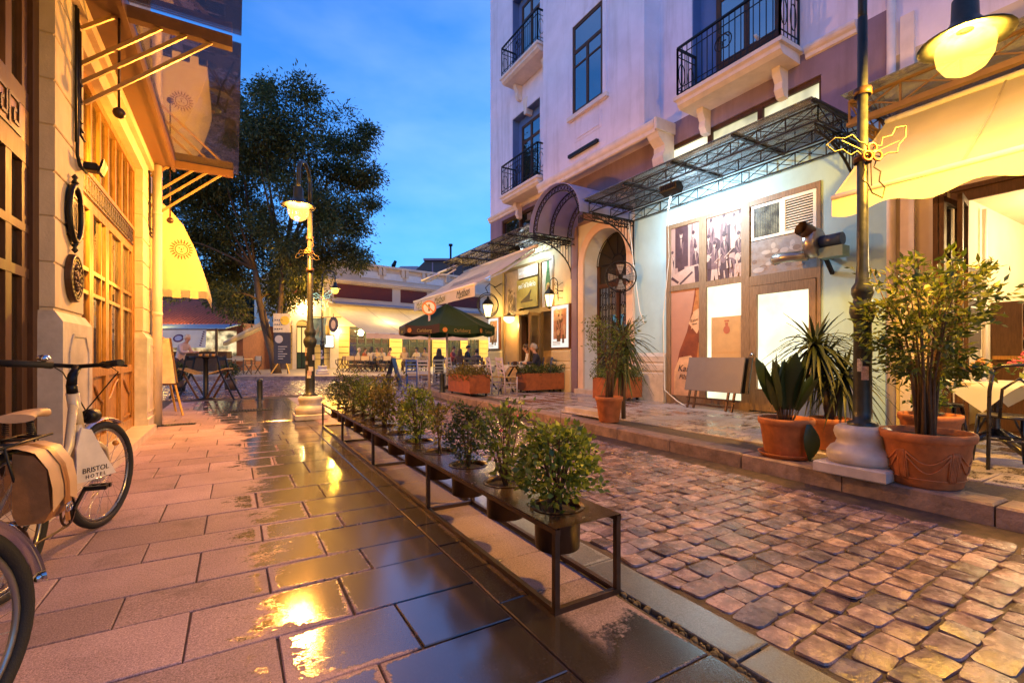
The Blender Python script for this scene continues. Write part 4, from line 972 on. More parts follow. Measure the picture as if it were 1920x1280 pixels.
MB().box(BX-.22, BX+.5, 8.2, 10.15, PZ, PZ+.12).build('doorstep', m_marble, en)

# ---- iron and glass canopies
def truss(mb, p0, p1, h, w=.020, n=None, up=(0, 0, -1)):
    p0, p1, u = Vector(p0), Vector(p1), Vector(up); L_ = (p1-p0).length; n = n or max(2, round(L_/(h*2.1)))
    mb.bar(p0, p1, w*1.3, w); mb.bar(p0+u*h, p1+u*h, w*1.3, w)
    for k in range(n):
        a, b = p0.lerp(p1, k/n), p0.lerp(p1, (k+1)/n); mb.bar(a, b+u*h, w*.55); mb.bar(a+u*h, b, w*.55); mb.bar(a, a+u*h, w*.7)
    mb.bar(p1, p1+u*h, w*.7)
def scroll_bracket(mb, y, x0, x1, ztop, drop):
    """quarter-round iron bracket with upright bars between arm and wall"""
    n = 14; cur = []
    for i in range(n+1):
        q = math.pi/2*i/n; cur.append((x0+(x1-x0)*math.sin(q)**1.0, y, ztop-.10-drop*(1-math.cos(q))))
    mb.tube(cur, .02, 6); mb.bar((x0, y, ztop), (x1, y, ztop), .03); mb.bar((x1-.02, y, ztop), (x1-.02, y, ztop-drop-.1), .028)
    for k in range(1, 9):
        x = x0+(x1-x0)*(.30+.68*k/9); i = (x-x0)/(x1-x0); q = math.asin(min(1, i)); zb = ztop-.10-drop*(1-math.cos(q)); mb.bar((x, y, ztop), (x, y, zb), .013)
    for k in range(3):
        c = (x1-.18-.26*k, ztop-.17); mb.tube([(c[0]+.08*math.cos(q)*(1-q/9), y+.012, c[1]+.08*math.sin(q)*(1-q/9)) for q in np.linspace(0, 7.5, 18)], .010, 5)
    truss(mb, (x0, y, ztop), (x1, y, ztop), .12, .018)
m_cgl = glass('smoky_canopy_glass', (.72, .78, .86), .10, .05, .20, (.62, .68, .74))  # thick pale film added so the panes catch the floodlight and look lit
def flat_canopy(label, y0, y1, brs):
    c = thing('glass_canopy', label, 'canopy', (7.5, (y0+y1)/2, 4.5)); ZT = 4.60; XF = 6.90
    for x, z, h in ((XF, ZT, .21), (7.55, ZT-.03, .19), (8.14, ZT-.02, .22)):
        m = MB(); truss(m, (x, y0, z), (x, y1, z), h); m.build('truss', m_black, c)
    n = round((y1-y0)/1.3)
    for k in range(n+1):
        yy = y0+(y1-y0)*k/n; MB().bar((XF-.12, yy, ZT+.045), (BX-.01, yy, ZT+.06), .05, .03).build('rib', m_black, c)
    m = MB(); truss(m, (XF, y0, ZT), (8.14, y0, ZT), .21); m.build('end_truss', m_black, c)
    for k in range(n):
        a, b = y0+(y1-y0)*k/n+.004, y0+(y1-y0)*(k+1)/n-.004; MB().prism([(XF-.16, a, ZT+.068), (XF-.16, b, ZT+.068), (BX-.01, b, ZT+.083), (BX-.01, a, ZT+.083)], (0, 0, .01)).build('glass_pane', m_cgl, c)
    for y in brs:
        m = MB(); scroll_bracket(m, y, 6.95, BX-.01, ZT-.22, .95); m.build('bracket', m_black, c)
    return c
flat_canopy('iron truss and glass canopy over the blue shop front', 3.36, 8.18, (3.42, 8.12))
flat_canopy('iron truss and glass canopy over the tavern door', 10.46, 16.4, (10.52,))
bc = thing('barrel_canopy', 'arched iron and lilac sheet canopy over the entrance arch', 'canopy', (7.5, 9.32, 4.4))
def barc(x, r, z0=4.42, ry=.90): return [(x, 9.32+r*math.cos(q), z0+(ry*r/1.02)*math.sin(q)) for q in np.linspace(0, math.pi, 23)]
for x in (6.82, 7.35, 7.95):
    m = MB(); a, b = barc(x, 1.02), barc(x, .86); m.tube(a, .016, 5).tube(b, .014, 5)
    for k in range(22): m.bar(a[k], b[k+1], .011); m.bar(b[k], a[k+1], .011)
    m.build('arch_truss', m_black, bc)
m = MB(); m.strip([barc(6.70, 1.05), barc(BX-.01, 1.05)]).strip([barc(6.70, 1.035), barc(BX-.01, 1.035)]).strip([barc(6.70, 1.05), barc(6.70, 1.035)], False); m.build('roof_sheet', cloth('weathered_polycarbonate', (.42, .42, .66), .45, .12, .5), bc)
for yy in (8.30, 10.34):
    m = MB(); truss(m, (6.82, yy, 4.42), (8.2, yy, 4.42), .16); m.build('side_truss', m_black, bc)
m = MB(); truss(m, (6.82, 8.30, 4.36), (6.82, 8.46, 4.36), .14); m.build('front_tie', m_black, bc); m = MB(); truss(m, (6.82, 10.16, 4.36), (6.82, 10.34, 4.36), .14); m.build('front_tie', m_black, bc)
# ---- floodlights that wash the shop wall
def flood(label, c, s):
    t = thing('floodlight', label, 'floodlight', c); x, y, z = c
    h = MB(); h.prism([(x-.10, y-.19, z+.05), (x-.08, y-.19, z-.07), (x+.08, y-.19, z-.13), (x+.12, y-.19, z-.02), (x+.03, y-.19, z+.08)], (0, .38, 0)); h.build('housing', m_black, t)
    g = MB()
    for k in range(7): g.box(x-.112, x-.10, y-.16+.05*k, y-.14+.05*k, z-.05, z+.04)
    g.build('cooling_fin', m_black, t)
    MB().tube([(x, y, z+.07), (x, y, z+.2)], .015, 6).build('hanger', m_black, t)
    MB().quad((x+.084, y-.17, z-.128), (x+.084, y+.17, z-.128), (x+.122, y+.17, z-.024), (x+.122, y-.17, z-.024)).build('lamp_glass', emit('flood_glass', WHITE, 8), t)
    al = bpy.data.lights.new('bulb', 'AREA'); al.shape = 'RECTANGLE'; al.size = .34; al.size_y = .12; al.color = WHITE; al.energy = s*K; ao = bpy.data.objects.new('bulb', al); col.objects.link(ao); ao.parent = t; ao.location = (.112, 0, -.078); ao.rotation_euler = Vector((.9, 0, -.35)).to_track_quat('-Z', 'X').to_euler()
flood('black floodlight hung from the canopy truss above the shop', (7.02, 5.98, 4.30), FLOOD_W)
flood('black floodlight under the canopy above the tavern door', (7.35, 12.2, 4.40), FLOOD_W*.5)
# loose white cables
for i, pts in enumerate(([(8.0, 8.05, 4.3), (8.12, 8.0, 3.2), (8.15, 7.85, 2.2), (8.16, 7.72, 1.9)], [(7.05, 6.0, 4.28), (7.3, 6.3, 3.9), (8.1, 6.95, 3.3), (8.16, 7.16, 2.0), (8.13, 7.1, .4), (8.05, 6.7, .2), (7.8, 6.3, .15)])):
    tag(MB().tube(pts, .010, 6).build('cable', m_white), ('white cable hanging down the wall beside the entrance arch', 'white cable running from the floodlight down to the folded table')[i], 'cable')

# ---- tavern shop front
m_tw = mat('golden_tavern_wood', (.24, .15, .06), .45, 0, .3, 8, .1, 40, stretch=(6, 6, .7))
tv = MB().box(BX+.9, BX+.95, 11.42, 14.5, PZ, 4.18).build('tavern_front', mat('tavern_inner', (.55, .40, .22), .8, 0, .2, 2), bd); f = MB()
for y in (14.44, 13.42, 12.12, 11.44): f.box(BX-.02, BX+.08, y-.05, y+.05, PZ, 4.18)
for y0, y1, z0, z1 in ((11.49, 14.39, 4.08, 4.18), (13.47, 14.39, 2.52, 2.66), (12.17, 13.37, 2.52, 2.66), (11.49, 12.07, 2.52, 2.66), (13.47, 14.39, PZ, .4)): f.box(BX-.016, BX+.08, y0, y1, z0, z1)
f.build('frame', m_tw, tv)
MB().box(BX+.02, BX+.04, 13.47, 14.39, .4, 2.52).build('panel', mat('tan_board', (.42, .25, .12), .6, 0, .15, 3), tv)
pr = Print(13.47, 14.39, 2.66, 4.08, BX+.03); 
for i in range(5): pr.fig(random.uniform(.2, .8), random.uniform(.35, .55), .42, random.choice((1, 2)), i % 2 == 0, i % 3)
pr.m.build('photo_print', [mat('photo_ochre', (.46, .30, .19), .6), mat('photo_brown', (.09, .05, .03), .6), mat('photo_tan', (.24, .14, .08), .6), mat('photo_cream', (.55, .42, .28), .6)], tv)
pr = Print(11.49, 12.07, 2.66, 4.08, BX+.03); pr.poly([(.3, -.1), (.3, .5), (.42, .75), (.45, 1.1), (.65, 1.1), (.68, .75), (.8, .5), (.8, -.1)], 1); pr.ell(.55, .35, .22, .18, 2); pr.ell(.55, .35, .15, .13, 3)
pr.m.build('bottle_print', [mat('print_sand', (.52, .42, .30), .5), mat('bottle_green', (.05, .14, .05), .3), mat('print_gold', (.5, .36, .1), .5), mat('print_rust', (.30, .12, .05), .5)], tv)
dl = MB(); ya = 11.50; dxy = Vector((-.62, -.28, 0)).normalized(); P0 = Vector((BX-.02, 12.05, PZ+.02))
def dbar(a, b, w): dl.bar(P0+dxy*a[0]+Vector((0, 0, a[1])), P0+dxy*b[0]+Vector((0, 0, b[1])), w, .045, dxy.cross(Vector((0, 0, 1))))
for a, b in (((.05, 0), (.05, 2.3)), ((.65, 0), (.65, 2.3)), ((0, 2.28), (.7, 2.28)), ((0, .08), (.7, .08)), ((0, .8), (.7, .8))): dbar(a, b, .1)
dl = dl.build('door', m_tw, tv)
q = [P0+dxy*a+Vector((0, 0, b)) for a, b in ((.1, .85), (.6, .85), (.6, 2.23), (.1, 2.23))]; MB().quad(*q).build('pane', m_pane, dl)
MB().box(BX+.12, BX+.3, 13.4, 13.45, PZ, 2.5).box(BX+.3, BX+.34, 12.5, 13.0, 1.5, 2.0).build('inner_door', m_wood2, tv)
tl = thing('ceiling_lamp', 'glowing lamp shade inside the tavern window', 'lamp', (BX-.12, 13.75, 2.6))
MB().lathe([(.001, .02), (.10, .0), (.20, -.10), (.18, -.18), (.08, -.26), (.001, -.28)], (BX-.16, 13.8, 2.55), 16).build('shade', glow('shade_glow', WARM, 3), tl); bulb(tl, (BX-.3, 13.8, 2.2), WARM, 60, .05)
MB().lathe([(.05, .05), (.07, .0), (.21, -.06), (.21, -.09)], (BX-.16, 13.8, 2.57), 16).build('cap', m_bronze, tl)
# hanging yellow sign and white sign
sg = thing('shop_sign', 'mustard tavern sign with white Greek lettering and a black iron picture', 'sign', (BX-.1, 12.75, 2.7))
MB().box(BX-.09, BX-.06, 12.16, 13.40, 2.72, 3.66).build('board', mat('mustard_board', (.36, .27, .06), .5, 0, .25, 3), sg)
text('lettering', 'ραΤοΠεδείο', .22, mat('sign_white', (.85, .85, .75), .5), sg, (BX-.093, 12.78, 3.44), (0, -1, 0), (0, 0, 1), .004, .82)
ic = MB(); ic.prism([(BX-.094, 12.78+a, 2.9+b) for a, b in ((.34, .0), (.38, .05), (.1, .16), (-.05, .22), (-.22, .36), (-.28, .40), (-.27, .33), (-.2, .2), (-.18, .06), (-.35, .05), (-.34, 0))], (.004, 0, 0)); ic.build('picture', m_dk, sg)
s2 = thing('shop_sign', 'white tavern name board above the mustard sign', 'sign', (BX-.1, 12.75, 3.7))
MB().box(BX-.07, BX-.045, 12.18, 13.36, 3.72, 4.06).build('board', mat('cream_board', (.62, .52, .42), .5), s2); text('lettering', 'ΜΕΖΕΔΟΠΩΛΕΙΟ', .13, m_white, s2, (BX-.073, 12.77, 3.86), (0, -1, 0), (0, 0, 1), .004, 1.0)
# picture light boxes on the wall
def poster(label, y0, y1, z0, z1, seed):
    random.seed(seed); t = thing('poster_case', label, 'poster', (BX-.05, (y0+y1)/2, z0))
    MB().box(BX-.10, BX-.002, y0-.03, y1+.03, z0-.03, z1+.03).build('case', mat('red_brown_case', (.16, .055, .025), .5), t)
    p = Print(y0, y1, z0, z1, BX-.108); p.poly([(.12, .2), (.14, .9), (.9, .92), (.88, .2)], 2)
    for i in range(22): p.ell(random.uniform(.2, .8), random.uniform(.25, .85), random.uniform(.04, .16), random.uniform(.04, .12), random.choice((1, 2, 3, 3)))
    p.fig(.45, .66, .55, 1, False, 2); p.poly([(.66, .1), (.66, .3), (.78, .3), (.78, .1)], 1)
    for k in range(3): p.poly([(.1, .06+.035*k), (.55, .06+.035*k), (.55, .075+.035*k), (.1, .075+.035*k)], 3)
    p.m.build('print', [emit('lit_poster_white', (1, .96, .86), .85), mat('poster_brown', (.12, .06, .035), .6), mat('poster_rose', (.42, .2, .13), .6), mat('poster_tan', (.5, .34, .22), .6)], t)
poster('lit white poster case with sepia picture beside the tavern door', 10.56, 11.38, 1.40, 2.62, 5)
poster('lit white poster case at the far corner of the tavern', 14.66, 15.40, 1.42, 2.52, 6)

# ---- tavern awnings
def awning(name, label, x0, x1, zb, zf, y0, y1, mt, val, n=12):
    a = thing(name, label, 'awning', ((x0+x1)/2, (y0+y1)/2, zf)); rows = []
    for i in range(n+1):
        u = i/n; rows.append([(x0+(x1-x0)*u, y0+(y1-y0)*k/16, zb+(zf-zb)*u-.05*math.sin(math.pi*u)+.012*math.sin(k*1.9)*math.sin(math.pi*u)+.006*math.sin(k*4.1+u*7)) for k in range(17)])
    MB().strip(rows).build('cover', mt, a)
    MB().tube([(x1, y0, zf), (x1, y1, zf)], .035, 8).build('front_bar', m_white, a); MB().tube([(x0, y0, zb), (x0, y1, zb)], .05, 8).build('roller', m_white, a)
    for yy in (y0+.06, y1-.06): MB().bar((x0-.02, yy, zb-.12), ((x0+x1)/2, yy+.05, (zb+zf)/2-.16), .05).bar(((x0+x1)/2, yy+.05, (zb+zf)/2-.16), (x1, yy, zf-.03), .045).build('arm', m_white, a)
    for k in range(1, 5):
        yy = y0+(y1-y0)*k/5; MB().strip([[(x0+(x1-x0)*u-.004, yy+d, zb+(zf-zb)*u-.05*math.sin(math.pi*u)+.010) for d in (0, .022)] for u in np.linspace(0, 1, 9)]).build('seam', mat('canvas_seam', (.42, .36, .26), .9), a)
    return a
m_awn = cloth('cream_awning', (.72, .66, .60), .42)
ay = awning('folding_awning', 'cream folding awning with black brand lettering in front of the tavern', 7.2, 5.3, 4.20, 3.0, 10.75, 15.5, m_awn, .3)
MB().strip([[(5.29+.012*math.sin(k*1.3), 10.75+4.75*k/30, z) for k in range(31)] for z in (2.99, 2.68)]).build('valance', m_awn, ay)
for y in (11.45, 13.1, 14.75): text('lettering', 'Mythos', .26, m_dk, ay, (5.265, y, 2.84), (0, -1, .04), (0, .04, 1), .002, 1.1, .3)
for k in range(3): MB().bar((5.26, 11.75+1.65*k, 2.735), (5.26, 11.1+1.65*k, 2.76), .02, .004, (1, 0, 0)).build('underline', m_dk, ay)
sw_ = MB(); nrm = Vector((-.53, 0, .85))
def onaw(u, y): 
    return Vector((7.2-1.9*u, y, 4.2-1.2*u-.05*math.sin(math.pi*u)))+Vector((-.01, 0, .014))
for q in range(5):
    rows = [[onaw(.42+.05*q+w_+.10*math.sin(k/10*2), 12.0+2.2*k/10-.15*q) for k in range(11)] for w_ in (0, .018)]; sw_.strip(rows, False)
sw_.build('swoosh_print', mat('blue_print', (.10, .12, .22), .7), ay)
a2 = awning('folding_awning', 'mustard awning round the far corner of the tavern', 7.0, 6.3, 4.45, 4.1, 15.7, 17.5, cloth('mustard_canvas', (.5, .36, .10), .4), .2)
# ============================================================ STREET LAMPS
m_post = mat('dark_green_iron', (.035, .04, .036), .4, .4, .3, 14, .1, 60)
def street_lamp(label, x, y, z0, stick, turn=0., drop=0., reach=.58, colr=SODIUM, watt=1., pr=1., ext=0.):
    t = thing('street_lamp', label, 'street lamp', (x, y, z0), 'curved street lamps on marble bases')
    b = MB(); b.cbox(x-.27, x+.27, y-.27, y+.27, z0, z0+.10, .012); b.build('base_block', m_marble, t)
    MB().lathe([(.001, .10), (.245, .10), (.262, .14), (.262, .19), (.235, .23), (.20, .25), (.185, .29), (.20, .325), (.21, .36), (.20, .40), (.17, .42), (.001, .42)], (x, y, z0), 28).build('base', m_marble, t)
    MB().lathe([(q*pr, v) for q, v in ((.135, .42), (.135, .45), (.090, .46), (.083, .55), (.079, 1.30), (.095, 1.33), (.118, 1.40), (.113, 1.45), (.085, 1.49), (.082, 1.52), (.10, 1.56), (.10, 1.61), (.066, 1.66), (.053, 1.8), (.044, 3.95+ext), (.001, 3.95+ext))], (x, y, z0), 20).build('pole', m_post, t)
    r = reach/2; top = 4.28-drop*.5+ext; sx_, sy_ = math.sin(turn), -math.cos(turn)
    p = [(x, y, z0+3.9+ext), (x, y, z0+top-.1)]+[(x+sx_*(r-r*math.cos(q)), y+sy_*(r-r*math.cos(q)), z0+top+r*math.sin(q)) for q in np.linspace(0, math.pi, 15)]+[(x+sx_*2*r, y+sy_*2*r, z0+top-.18), (x+sx_*2*r, y+sy_*2*r, z0+4.0-drop+ext)]
    MB().tube(p, .034, 10).build('arm', m_post, t)
    xl = x+sx_*2*r; yy = y+sy_*2*r; zz = z0+3.62-drop+ext
    MB().lathe([(.05, .42), (.075, .40), (.08, .24), (.12, .18), (.27, .095), (.275, .085), (.12, .15), (.05, .16)], (xl, yy, zz), 24).build('shade', m_post, t)
    MB().lathe([(.10, .14), (.165, .085), (.172, .03), (.16, -.05), (.12, -.12), (.06, -.155), (.001, -.165)], (xl, yy, zz), 22).build('globe', glow('lamp_globe_%d' % int(x*10), (1, colr[1]*1.06, colr[2]*1.5), 1.2), t); bulb(t, (xl, yy, zz-.02), colr, LAMP_W*watt, .12)
    for zc, c in ((2.72, .06), (3.3, .06)): MB().lathe([(c+.004, -.03), (c+.008, -.03), (c+.008, .03), (c+.004, .03)], (x, y, z0+zc), 14).build('clamp', m_bronze, t)
    random.seed(int(x*10))
    for k in range(stick):                      # torn stickers pasted round the pole
        a0 = random.uniform(3.4, 5.6)-.5; da = random.uniform(.5, 1.1); za = z0+.72+.085*k+random.uniform(-.02, .03); h = random.uniform(.06, .12); rr = .0835*pr+.0005*k
        MB().strip([[(x+rr*math.cos(a0+da*i/5), y+rr*math.sin(a0+da*i/5), q) for i in range(6)] for q in (za, za+h)]).build('sticker', mat('sticker_%d' % (k % 4), [(.55, .5, .48), (.42, .28, .26), (.5, .47, .42), (.2, .2, .24)][k % 4], .6, 0, .4, 60), t)
    return t
street_lamp('nearest tall street lamp on the right kerb between the clay pots', 4.68, 1.92, PZ, 5, 0., .34, .66, YELLOW, 1.05, .82)
street_lamp('street lamp on a marble base at the far end of the planter bench', 1.19, 9.25, 0, 9, -.45, 0., .58, SODIUM, 1.25)
street_lamp('small far street lamp in front of the yellow cafe', 3.62, 23.9, .26, 5, 1.2, 0., .58, YELLOW, 1.5, 1., .42)
# unlit wire holly ornaments tied to the poles
def holly(label, x, y, z, s, mt, rot=0.):
    t = thing('wire_ornament', label, 'ornament', (x, y, z)); rv = Vector((math.cos(YAW), -math.sin(YAW), 0)); uv = Vector((0, 0, 1)); off = Vector((-.09*math.sin(YAW), -.09*math.cos(YAW), 0)); C = Vector((x, y, z))+off
    O = [(0, 0), (.10, .07), (.17, .05), (.22, .13), (.33, .12), (.40, .19), (.52, .17), (.46, .05), (.36, .0), (.30, -.08), (.20, -.05), (.12, -.07)]
    for a in (25+rot, 155+rot, 272+rot):
        ca, sa = math.cos(rad(a)), math.sin(rad(a)); P = [C+(rv*((u-.02)*ca-v*sa)+uv*((u-.02)*sa+v*ca))*s for u, v in [(u, v-.05*u/.5) for u, v in O]]
        MB().tube(P, .008*s, 6, True).bar(C, C+(rv*ca+uv*sa)*.36*s, .009*s).build('leaf', mt, t)
    for u, v in ((-.05, -.03), (.06, -.03), (.0, .06)):
        c = C+(rv*u+uv*v)*s-Vector((0, 0, 0))+off*.2; MB().tube([c+(rv*math.cos(q)+uv*math.sin(q))*.05*s for q in np.linspace(0, 2*math.pi, 15)[:-1]], .013*s, 6, True).build('berry', mat('copper_wire', (.4, .14, .05), .4, .5), t)
    MB().lathe([(.062, -.02), (.07, -.02), (.07, .02), (.062, .02)], (x, y, z), 12).build('strap', m_bronze, t)
m_wire = mat('wire_tube', (.05, .036, .022), .5, .3)
holly('wire holly leaf ornament on the nearest street lamp', 4.68, 1.92, 2.86, .75, m_wire)
holly('tangled wire ornament high on the middle street lamp', 1.19, 9.25, 3.05, .5, m_wire, 40)
holly('pale neon leaf ornament on the far street lamp', 3.62, 23.9, 3.9, 1.2, emit('neon_green', (.55, 1, .75), 1.3))

# ============================================================ PLANTER BENCH
pb = thing('planter_bench', 'long bronze steel planter bench frame beside the cobbles', 'planter', (1.41, 4.9, 0))
X0, X1, Y0, Y1, ZB = 1.215, 1.605, 1.665, 8.075, .388; w = .026
for k in range(5):
    yy = Y0+.017+(Y1-Y0-.034)*k/4
    for xx in (X0+w/2, X1-w/2): MB().box(xx-w/2, xx+w/2, yy-w/2, yy+w/2, .002, ZB-.03).build('leg', m_bronze, pb)
    MB().box(X0+w, X1-w, yy-w/2, yy+w/2, .003, .003+w).build('cross_bar', m_bronze, pb)
for xx in (X0, X1-w):
    for k in range(4):
        a = Y0+.017+(Y1-Y0-.034)*k/4+w/2; b = Y0+.017+(Y1-Y0-.034)*(k+1)/4-w/2
        MB().box(xx, xx+w, a, b, .003, .003+w).build('floor_bar', m_bronze, pb)
    MB().box(xx, xx+w, Y0, Y1, ZB-.03, ZB-.0085).build('top_rail', m_bronze, pb)
PY = [1.92+.525*i for i in range(12)]; XC = (X0+X1)/2; PRD = .125
tp = MB(); edges = [Y0]+[(a+b)/2 for a, b in zip(PY[:-1], PY[1:])]+[Y1]
m_btop = mat('wet_bronze_top', (.085, .05, .03), .22, .5, .3, 10, .05, 60)
for i, yy in enumerate(PY):
    tp = MB(); a, b = edges[i]+.001, edges[i+1]-.001; n = 32; ci = []; sq = []
    for k in range(n):
        q = 2*math.pi*k/n; c_, s_ = math.cos(q), math.sin(q); ci.append((XC+PRD*c_, yy+PRD*s_, ZB))
        hy = (b-yy) if s_ > 0 else (yy-a); hx = (X1-X0)/2; f_ = min(hx/abs(c_) if abs(c_) > 1e-6 else 9, hy/abs(s_) if abs(s_) > 1e-6 else 9); sq.append((XC+c_*f_, yy+s_*f_, ZB))
    cr4 = {}
    tp.strip([ci, sq], False, True)
    for sx in (X0, X1):
        for sy in (a, b):                        # corner triangles the radial fan cuts off
            near_ = sorted(range(n), key=lambda k: (sq[k][0]-sx)**2+(sq[k][1]-sy)**2)[:2]; tp.add([sq[near_[0]], sq[near_[1]], (sx, sy, ZB)], [(0, 1, 2)])
    tp.box(X0, X0+.004, a, b, ZB-.008, ZB-.0002).box(X1-.004, X1, a, b, ZB-.008, ZB-.0002); tp.build('top_plate', m_btop, pb)
    pt = MB().lathe([(PRD+.012, ZB+.004), (PRD+.012, ZB+.0015), (PRD-.004, ZB+.004), (PRD-.006, ZB-.01), (PRD-.012, ZB-.20), (.001, ZB-.205)], (XC, yy, 0), 28).build('pot', m_bronze, pb)
    MB().lathe([(.001, ZB-.018), (PRD-.006, ZB-.022)], (XC, yy, 0), 20).build('soil', m_soil, pt)
# ============================================================ SHRUBS AND POT PLANTS
G1 = leafm('leaf_bright', (.075, .13, .018), (.36, .42, .06), .45, .4); G2 = leafm('leaf_dark', (.016, .036, .012), (.07, .11, .025)); G3 = leafm('leaf_bronze', (.07, .085, .016), (.32, .24, .05)); G4 = leafm('leaf_mid', (.055, .10, .018), (.24, .31, .06), .45, .4)
m_twig = mat('twig', (.10, .06, .03), .85, 0, .3, 30)
def shrub(label, x, y, z, h, rx, n, ls, mt, stems=5, shape='round', flowers=0, asp=.5, name='shrub', spread=.5, group='shrubs in the planter bench'):
    t = thing(name, label, 'plant', (x, y, z), group); tips = []; tw = MB()
    for k in range(stems):
        a = random.uniform(0, 6.28); r = rx*random.uniform(.3, 1); hh = h*random.uniform(.62, .98)
        if shape == 'cone': r *= .5
        p = [Vector((x+random.uniform(-.02, .02), y+random.uniform(-.02, .02), z)), Vector((x+math.cos(a)*r*.35, y+math.sin(a)*r*.35, z+hh*.5)), Vector((x+math.cos(a)*r*spread*1.4, y+math.sin(a)*r*spread*1.4, z+hh))]
        tw.tube(p, [.006*h/.5+.002, .004*h/.5+.001, .0015], 5); tips += [p[0].lerp(p[1], u) for u in (.6, .9)]+[p[1].lerp(p[2], u) for u in (.2, .4, .6, .8, 1)]
        for j in range(4):
            u = random.uniform(.3, .95); b0 = p[1].lerp(p[2], u) if u > .5 else p[0].lerp(p[1], u*2); a2 = random.uniform(0, 6.28); b1 = b0+Vector((math.cos(a2)*rx*.4, math.sin(a2)*rx*.4, h*random.uniform(.05, .18)))
            tw.tube([b0, b1], [.003, .001], 4); tips += [b0.lerp(b1, .6), b1]
    tw.build('stems', m_twig, t)
    if shape in ('round', 'cone', 'column'):
        P = rng.normal(0, 1, (n, 3)); P /= np.linalg.norm(P, axis=1)[:, None]; rr = rng.uniform(.35, 1, n)**.5
        lump = 1+.20*np.sin(P[:, 0]*5+P[:, 2]*4+x*9)+.14*np.sin(P[:, 1]*8+y*3)+.08*np.sin(P[:, 2]*11)
        P = P*(rr*lump)[:, None]; zz = (P[:, 2]+1)/2
        wz = np.ones(n) if shape == 'round' else (np.clip(1.25-.85*zz, .25, 1) if shape == 'cone' else np.ones(n)*.9)
        pts = np.stack([x+P[:, 0]*rx*wz, y+P[:, 1]*rx*wz, z+h*(.10+.88*zz)], 1); nm = np.stack([P[:, 0], P[:, 1], P[:, 2]*.5+.35], 1)
    else:
        T_ = np.array([list(q) for q in tips]); idx = rng.integers(0, len(T_), n); pts = T_[idx]+rng.normal(0, rx*.13, (n, 3)); nm = pts-np.array([x, y, z+h*.3])
    leaves(pts, nm/ (np.linalg.norm(nm, axis=1)[:, None]+1e-6), ls, 'foliage', mt, t, asp, .8)
    if flowers:
        f = MB()
        for k in range(flowers):
            q = pts[rng.integers(0, n)]; f.sphere(tuple(q+rng.normal(0, .012, 3)), .013, 6, .8, 4)
        f.build('blossom', mat('pink_petal', (.55, .08, .16), .6), t)
    return t
ZP = ZB-.02
shrub('full bright green round shrub at the near end of the planter bench', XC, PY[0], ZP, .47, .215, 1600, .038, G1, 12, 'round', 0, .6)
shrub('airy shrub with bluish leaves and pink blossom, second from the near bench end', XC, PY[1], ZP, .50, .20, 520, .042, G4, 9, 'airy', 5)
shrub('dense dark box shrub, third from the near bench end', XC, PY[2], ZP, .46, .15, 2500, .022, G2, 6, 'round', 0, .6)
shrub('spindly little shrub with bronze tips, fourth from the near bench end', XC, PY[3], ZP, .40, .14, 130, .05, G3, 4, 'airy')
shrub('upright leafy green shrub in the middle of the planter bench', XC, PY[4], ZP, .52, .18, 1500, .034, G1, 9, 'column')
shrub('thin shrub with loose yellow leaves in the middle of the planter bench', XC, PY[5], ZP, .34, .15, 200, .045, G3, 5, 'airy')
shrub('wide bronze-tinged bushy shrub past the middle of the bench', XC, PY[6], ZP, .54, .27, 1000, .042, G3, 10, 'airy')
shrub('loose mid green shrub beyond the bronze-tinged one', XC, PY[7], ZP, .52, .24, 800, .038, G4, 9, 'airy')
shrub('dark rounded shrub, fourth from the far bench end', XC, PY[8], ZP, .54, .24, 1100, .034, G4, 9, 'airy')
shrub('dense olive shrub, third from the far bench end', XC, PY[9], ZP, .50, .22, 1700, .028, G2, 7, 'round')
shrub('dark box shrub, second from the far bench end', XC, PY[10], ZP, .55, .22, 2000, .026, G2, 6, 'round')
shrub('small dark shrub at the far end of the planter bench', XC, PY[11], ZP, .40, .19, 1300, .026, G2, 6, 'round')
def clay_pot(name, label, x, y, z, r, h, fl=.78, saucer=False, swag=False):
    t = thing(name, label, 'pot', (x, y, z)); zz = z+(.03 if saucer else .002)
    MB().lathe([(.001, .0), (r*fl*.94, 0), (r*fl, .012), (r*.93, h-.075), (r*.95, h-.07), (r*1.0, h-.06), (r*1.02, h-.02), (r*1.0, h), (r*.92, h), (r*.90, h-.05), (r*.88, h-.06)], (x, y, zz), 36).build('body', m_terra, t)
    MB().lathe([(.001, h-.045), (r*.895, h-.05)], (x, y, zz), 24).build('soil', m_soil, t)
    if saucer: MB().lathe([(.001, 0), (r*.88, 0), (r*1.0, .035), (r*1.02, .045), (r*.97, .045), (r*.86, .012), (.001, .012)], (x, y, z), 32).build('saucer', m_terra, t)
    if swag:
        s_ = MB(); 
        def S(a, v): q = fl+(.93-fl)*v/(h-.075)*1.0; return (x+(r*q+.004)*math.cos(a), y+(r*q+.004)*math.sin(a), zz+v)
        for kx_ in range(5):
            a0 = kx_*2*math.pi/5+.35
            for j in range(4): s_.tube([S(a0-.07+.045*j, v) for v in np.linspace(.06, h-.13, 8)], .006, 5)
            a1, a2 = a0+.12, a0+2*math.pi/5-.12
            for d in (.0, .035): s_.tube([S(a1+(a2-a1)*u, h-.14-(.09+d)*math.sin(math.pi*u)-d) for u in np.linspace(0, 1, 14)], .006, 5)
            s_.tube([S(a1+(a2-a1)*u, .07) for u in np.linspace(0, 1, 12)], .005, 5); s_.tube([S(a1, v) for v in (.07, h-.14)], .005, 5); s_.tube([S(a2, v) for v in (.07, h-.14)], .005, 5)
        s_.build('swag_relief', m_terra, t)
    return t
clay_pot('clay_pot', 'large terracotta pot with swag relief at the right kerb', 4.72, 1.50, .135, .295, .42, .74, False, True)
clay_pot('clay_pot', 'terracotta pot on a saucer left of the nearest street lamp', 4.80, 2.64, .137, .25, .36, .78, True)
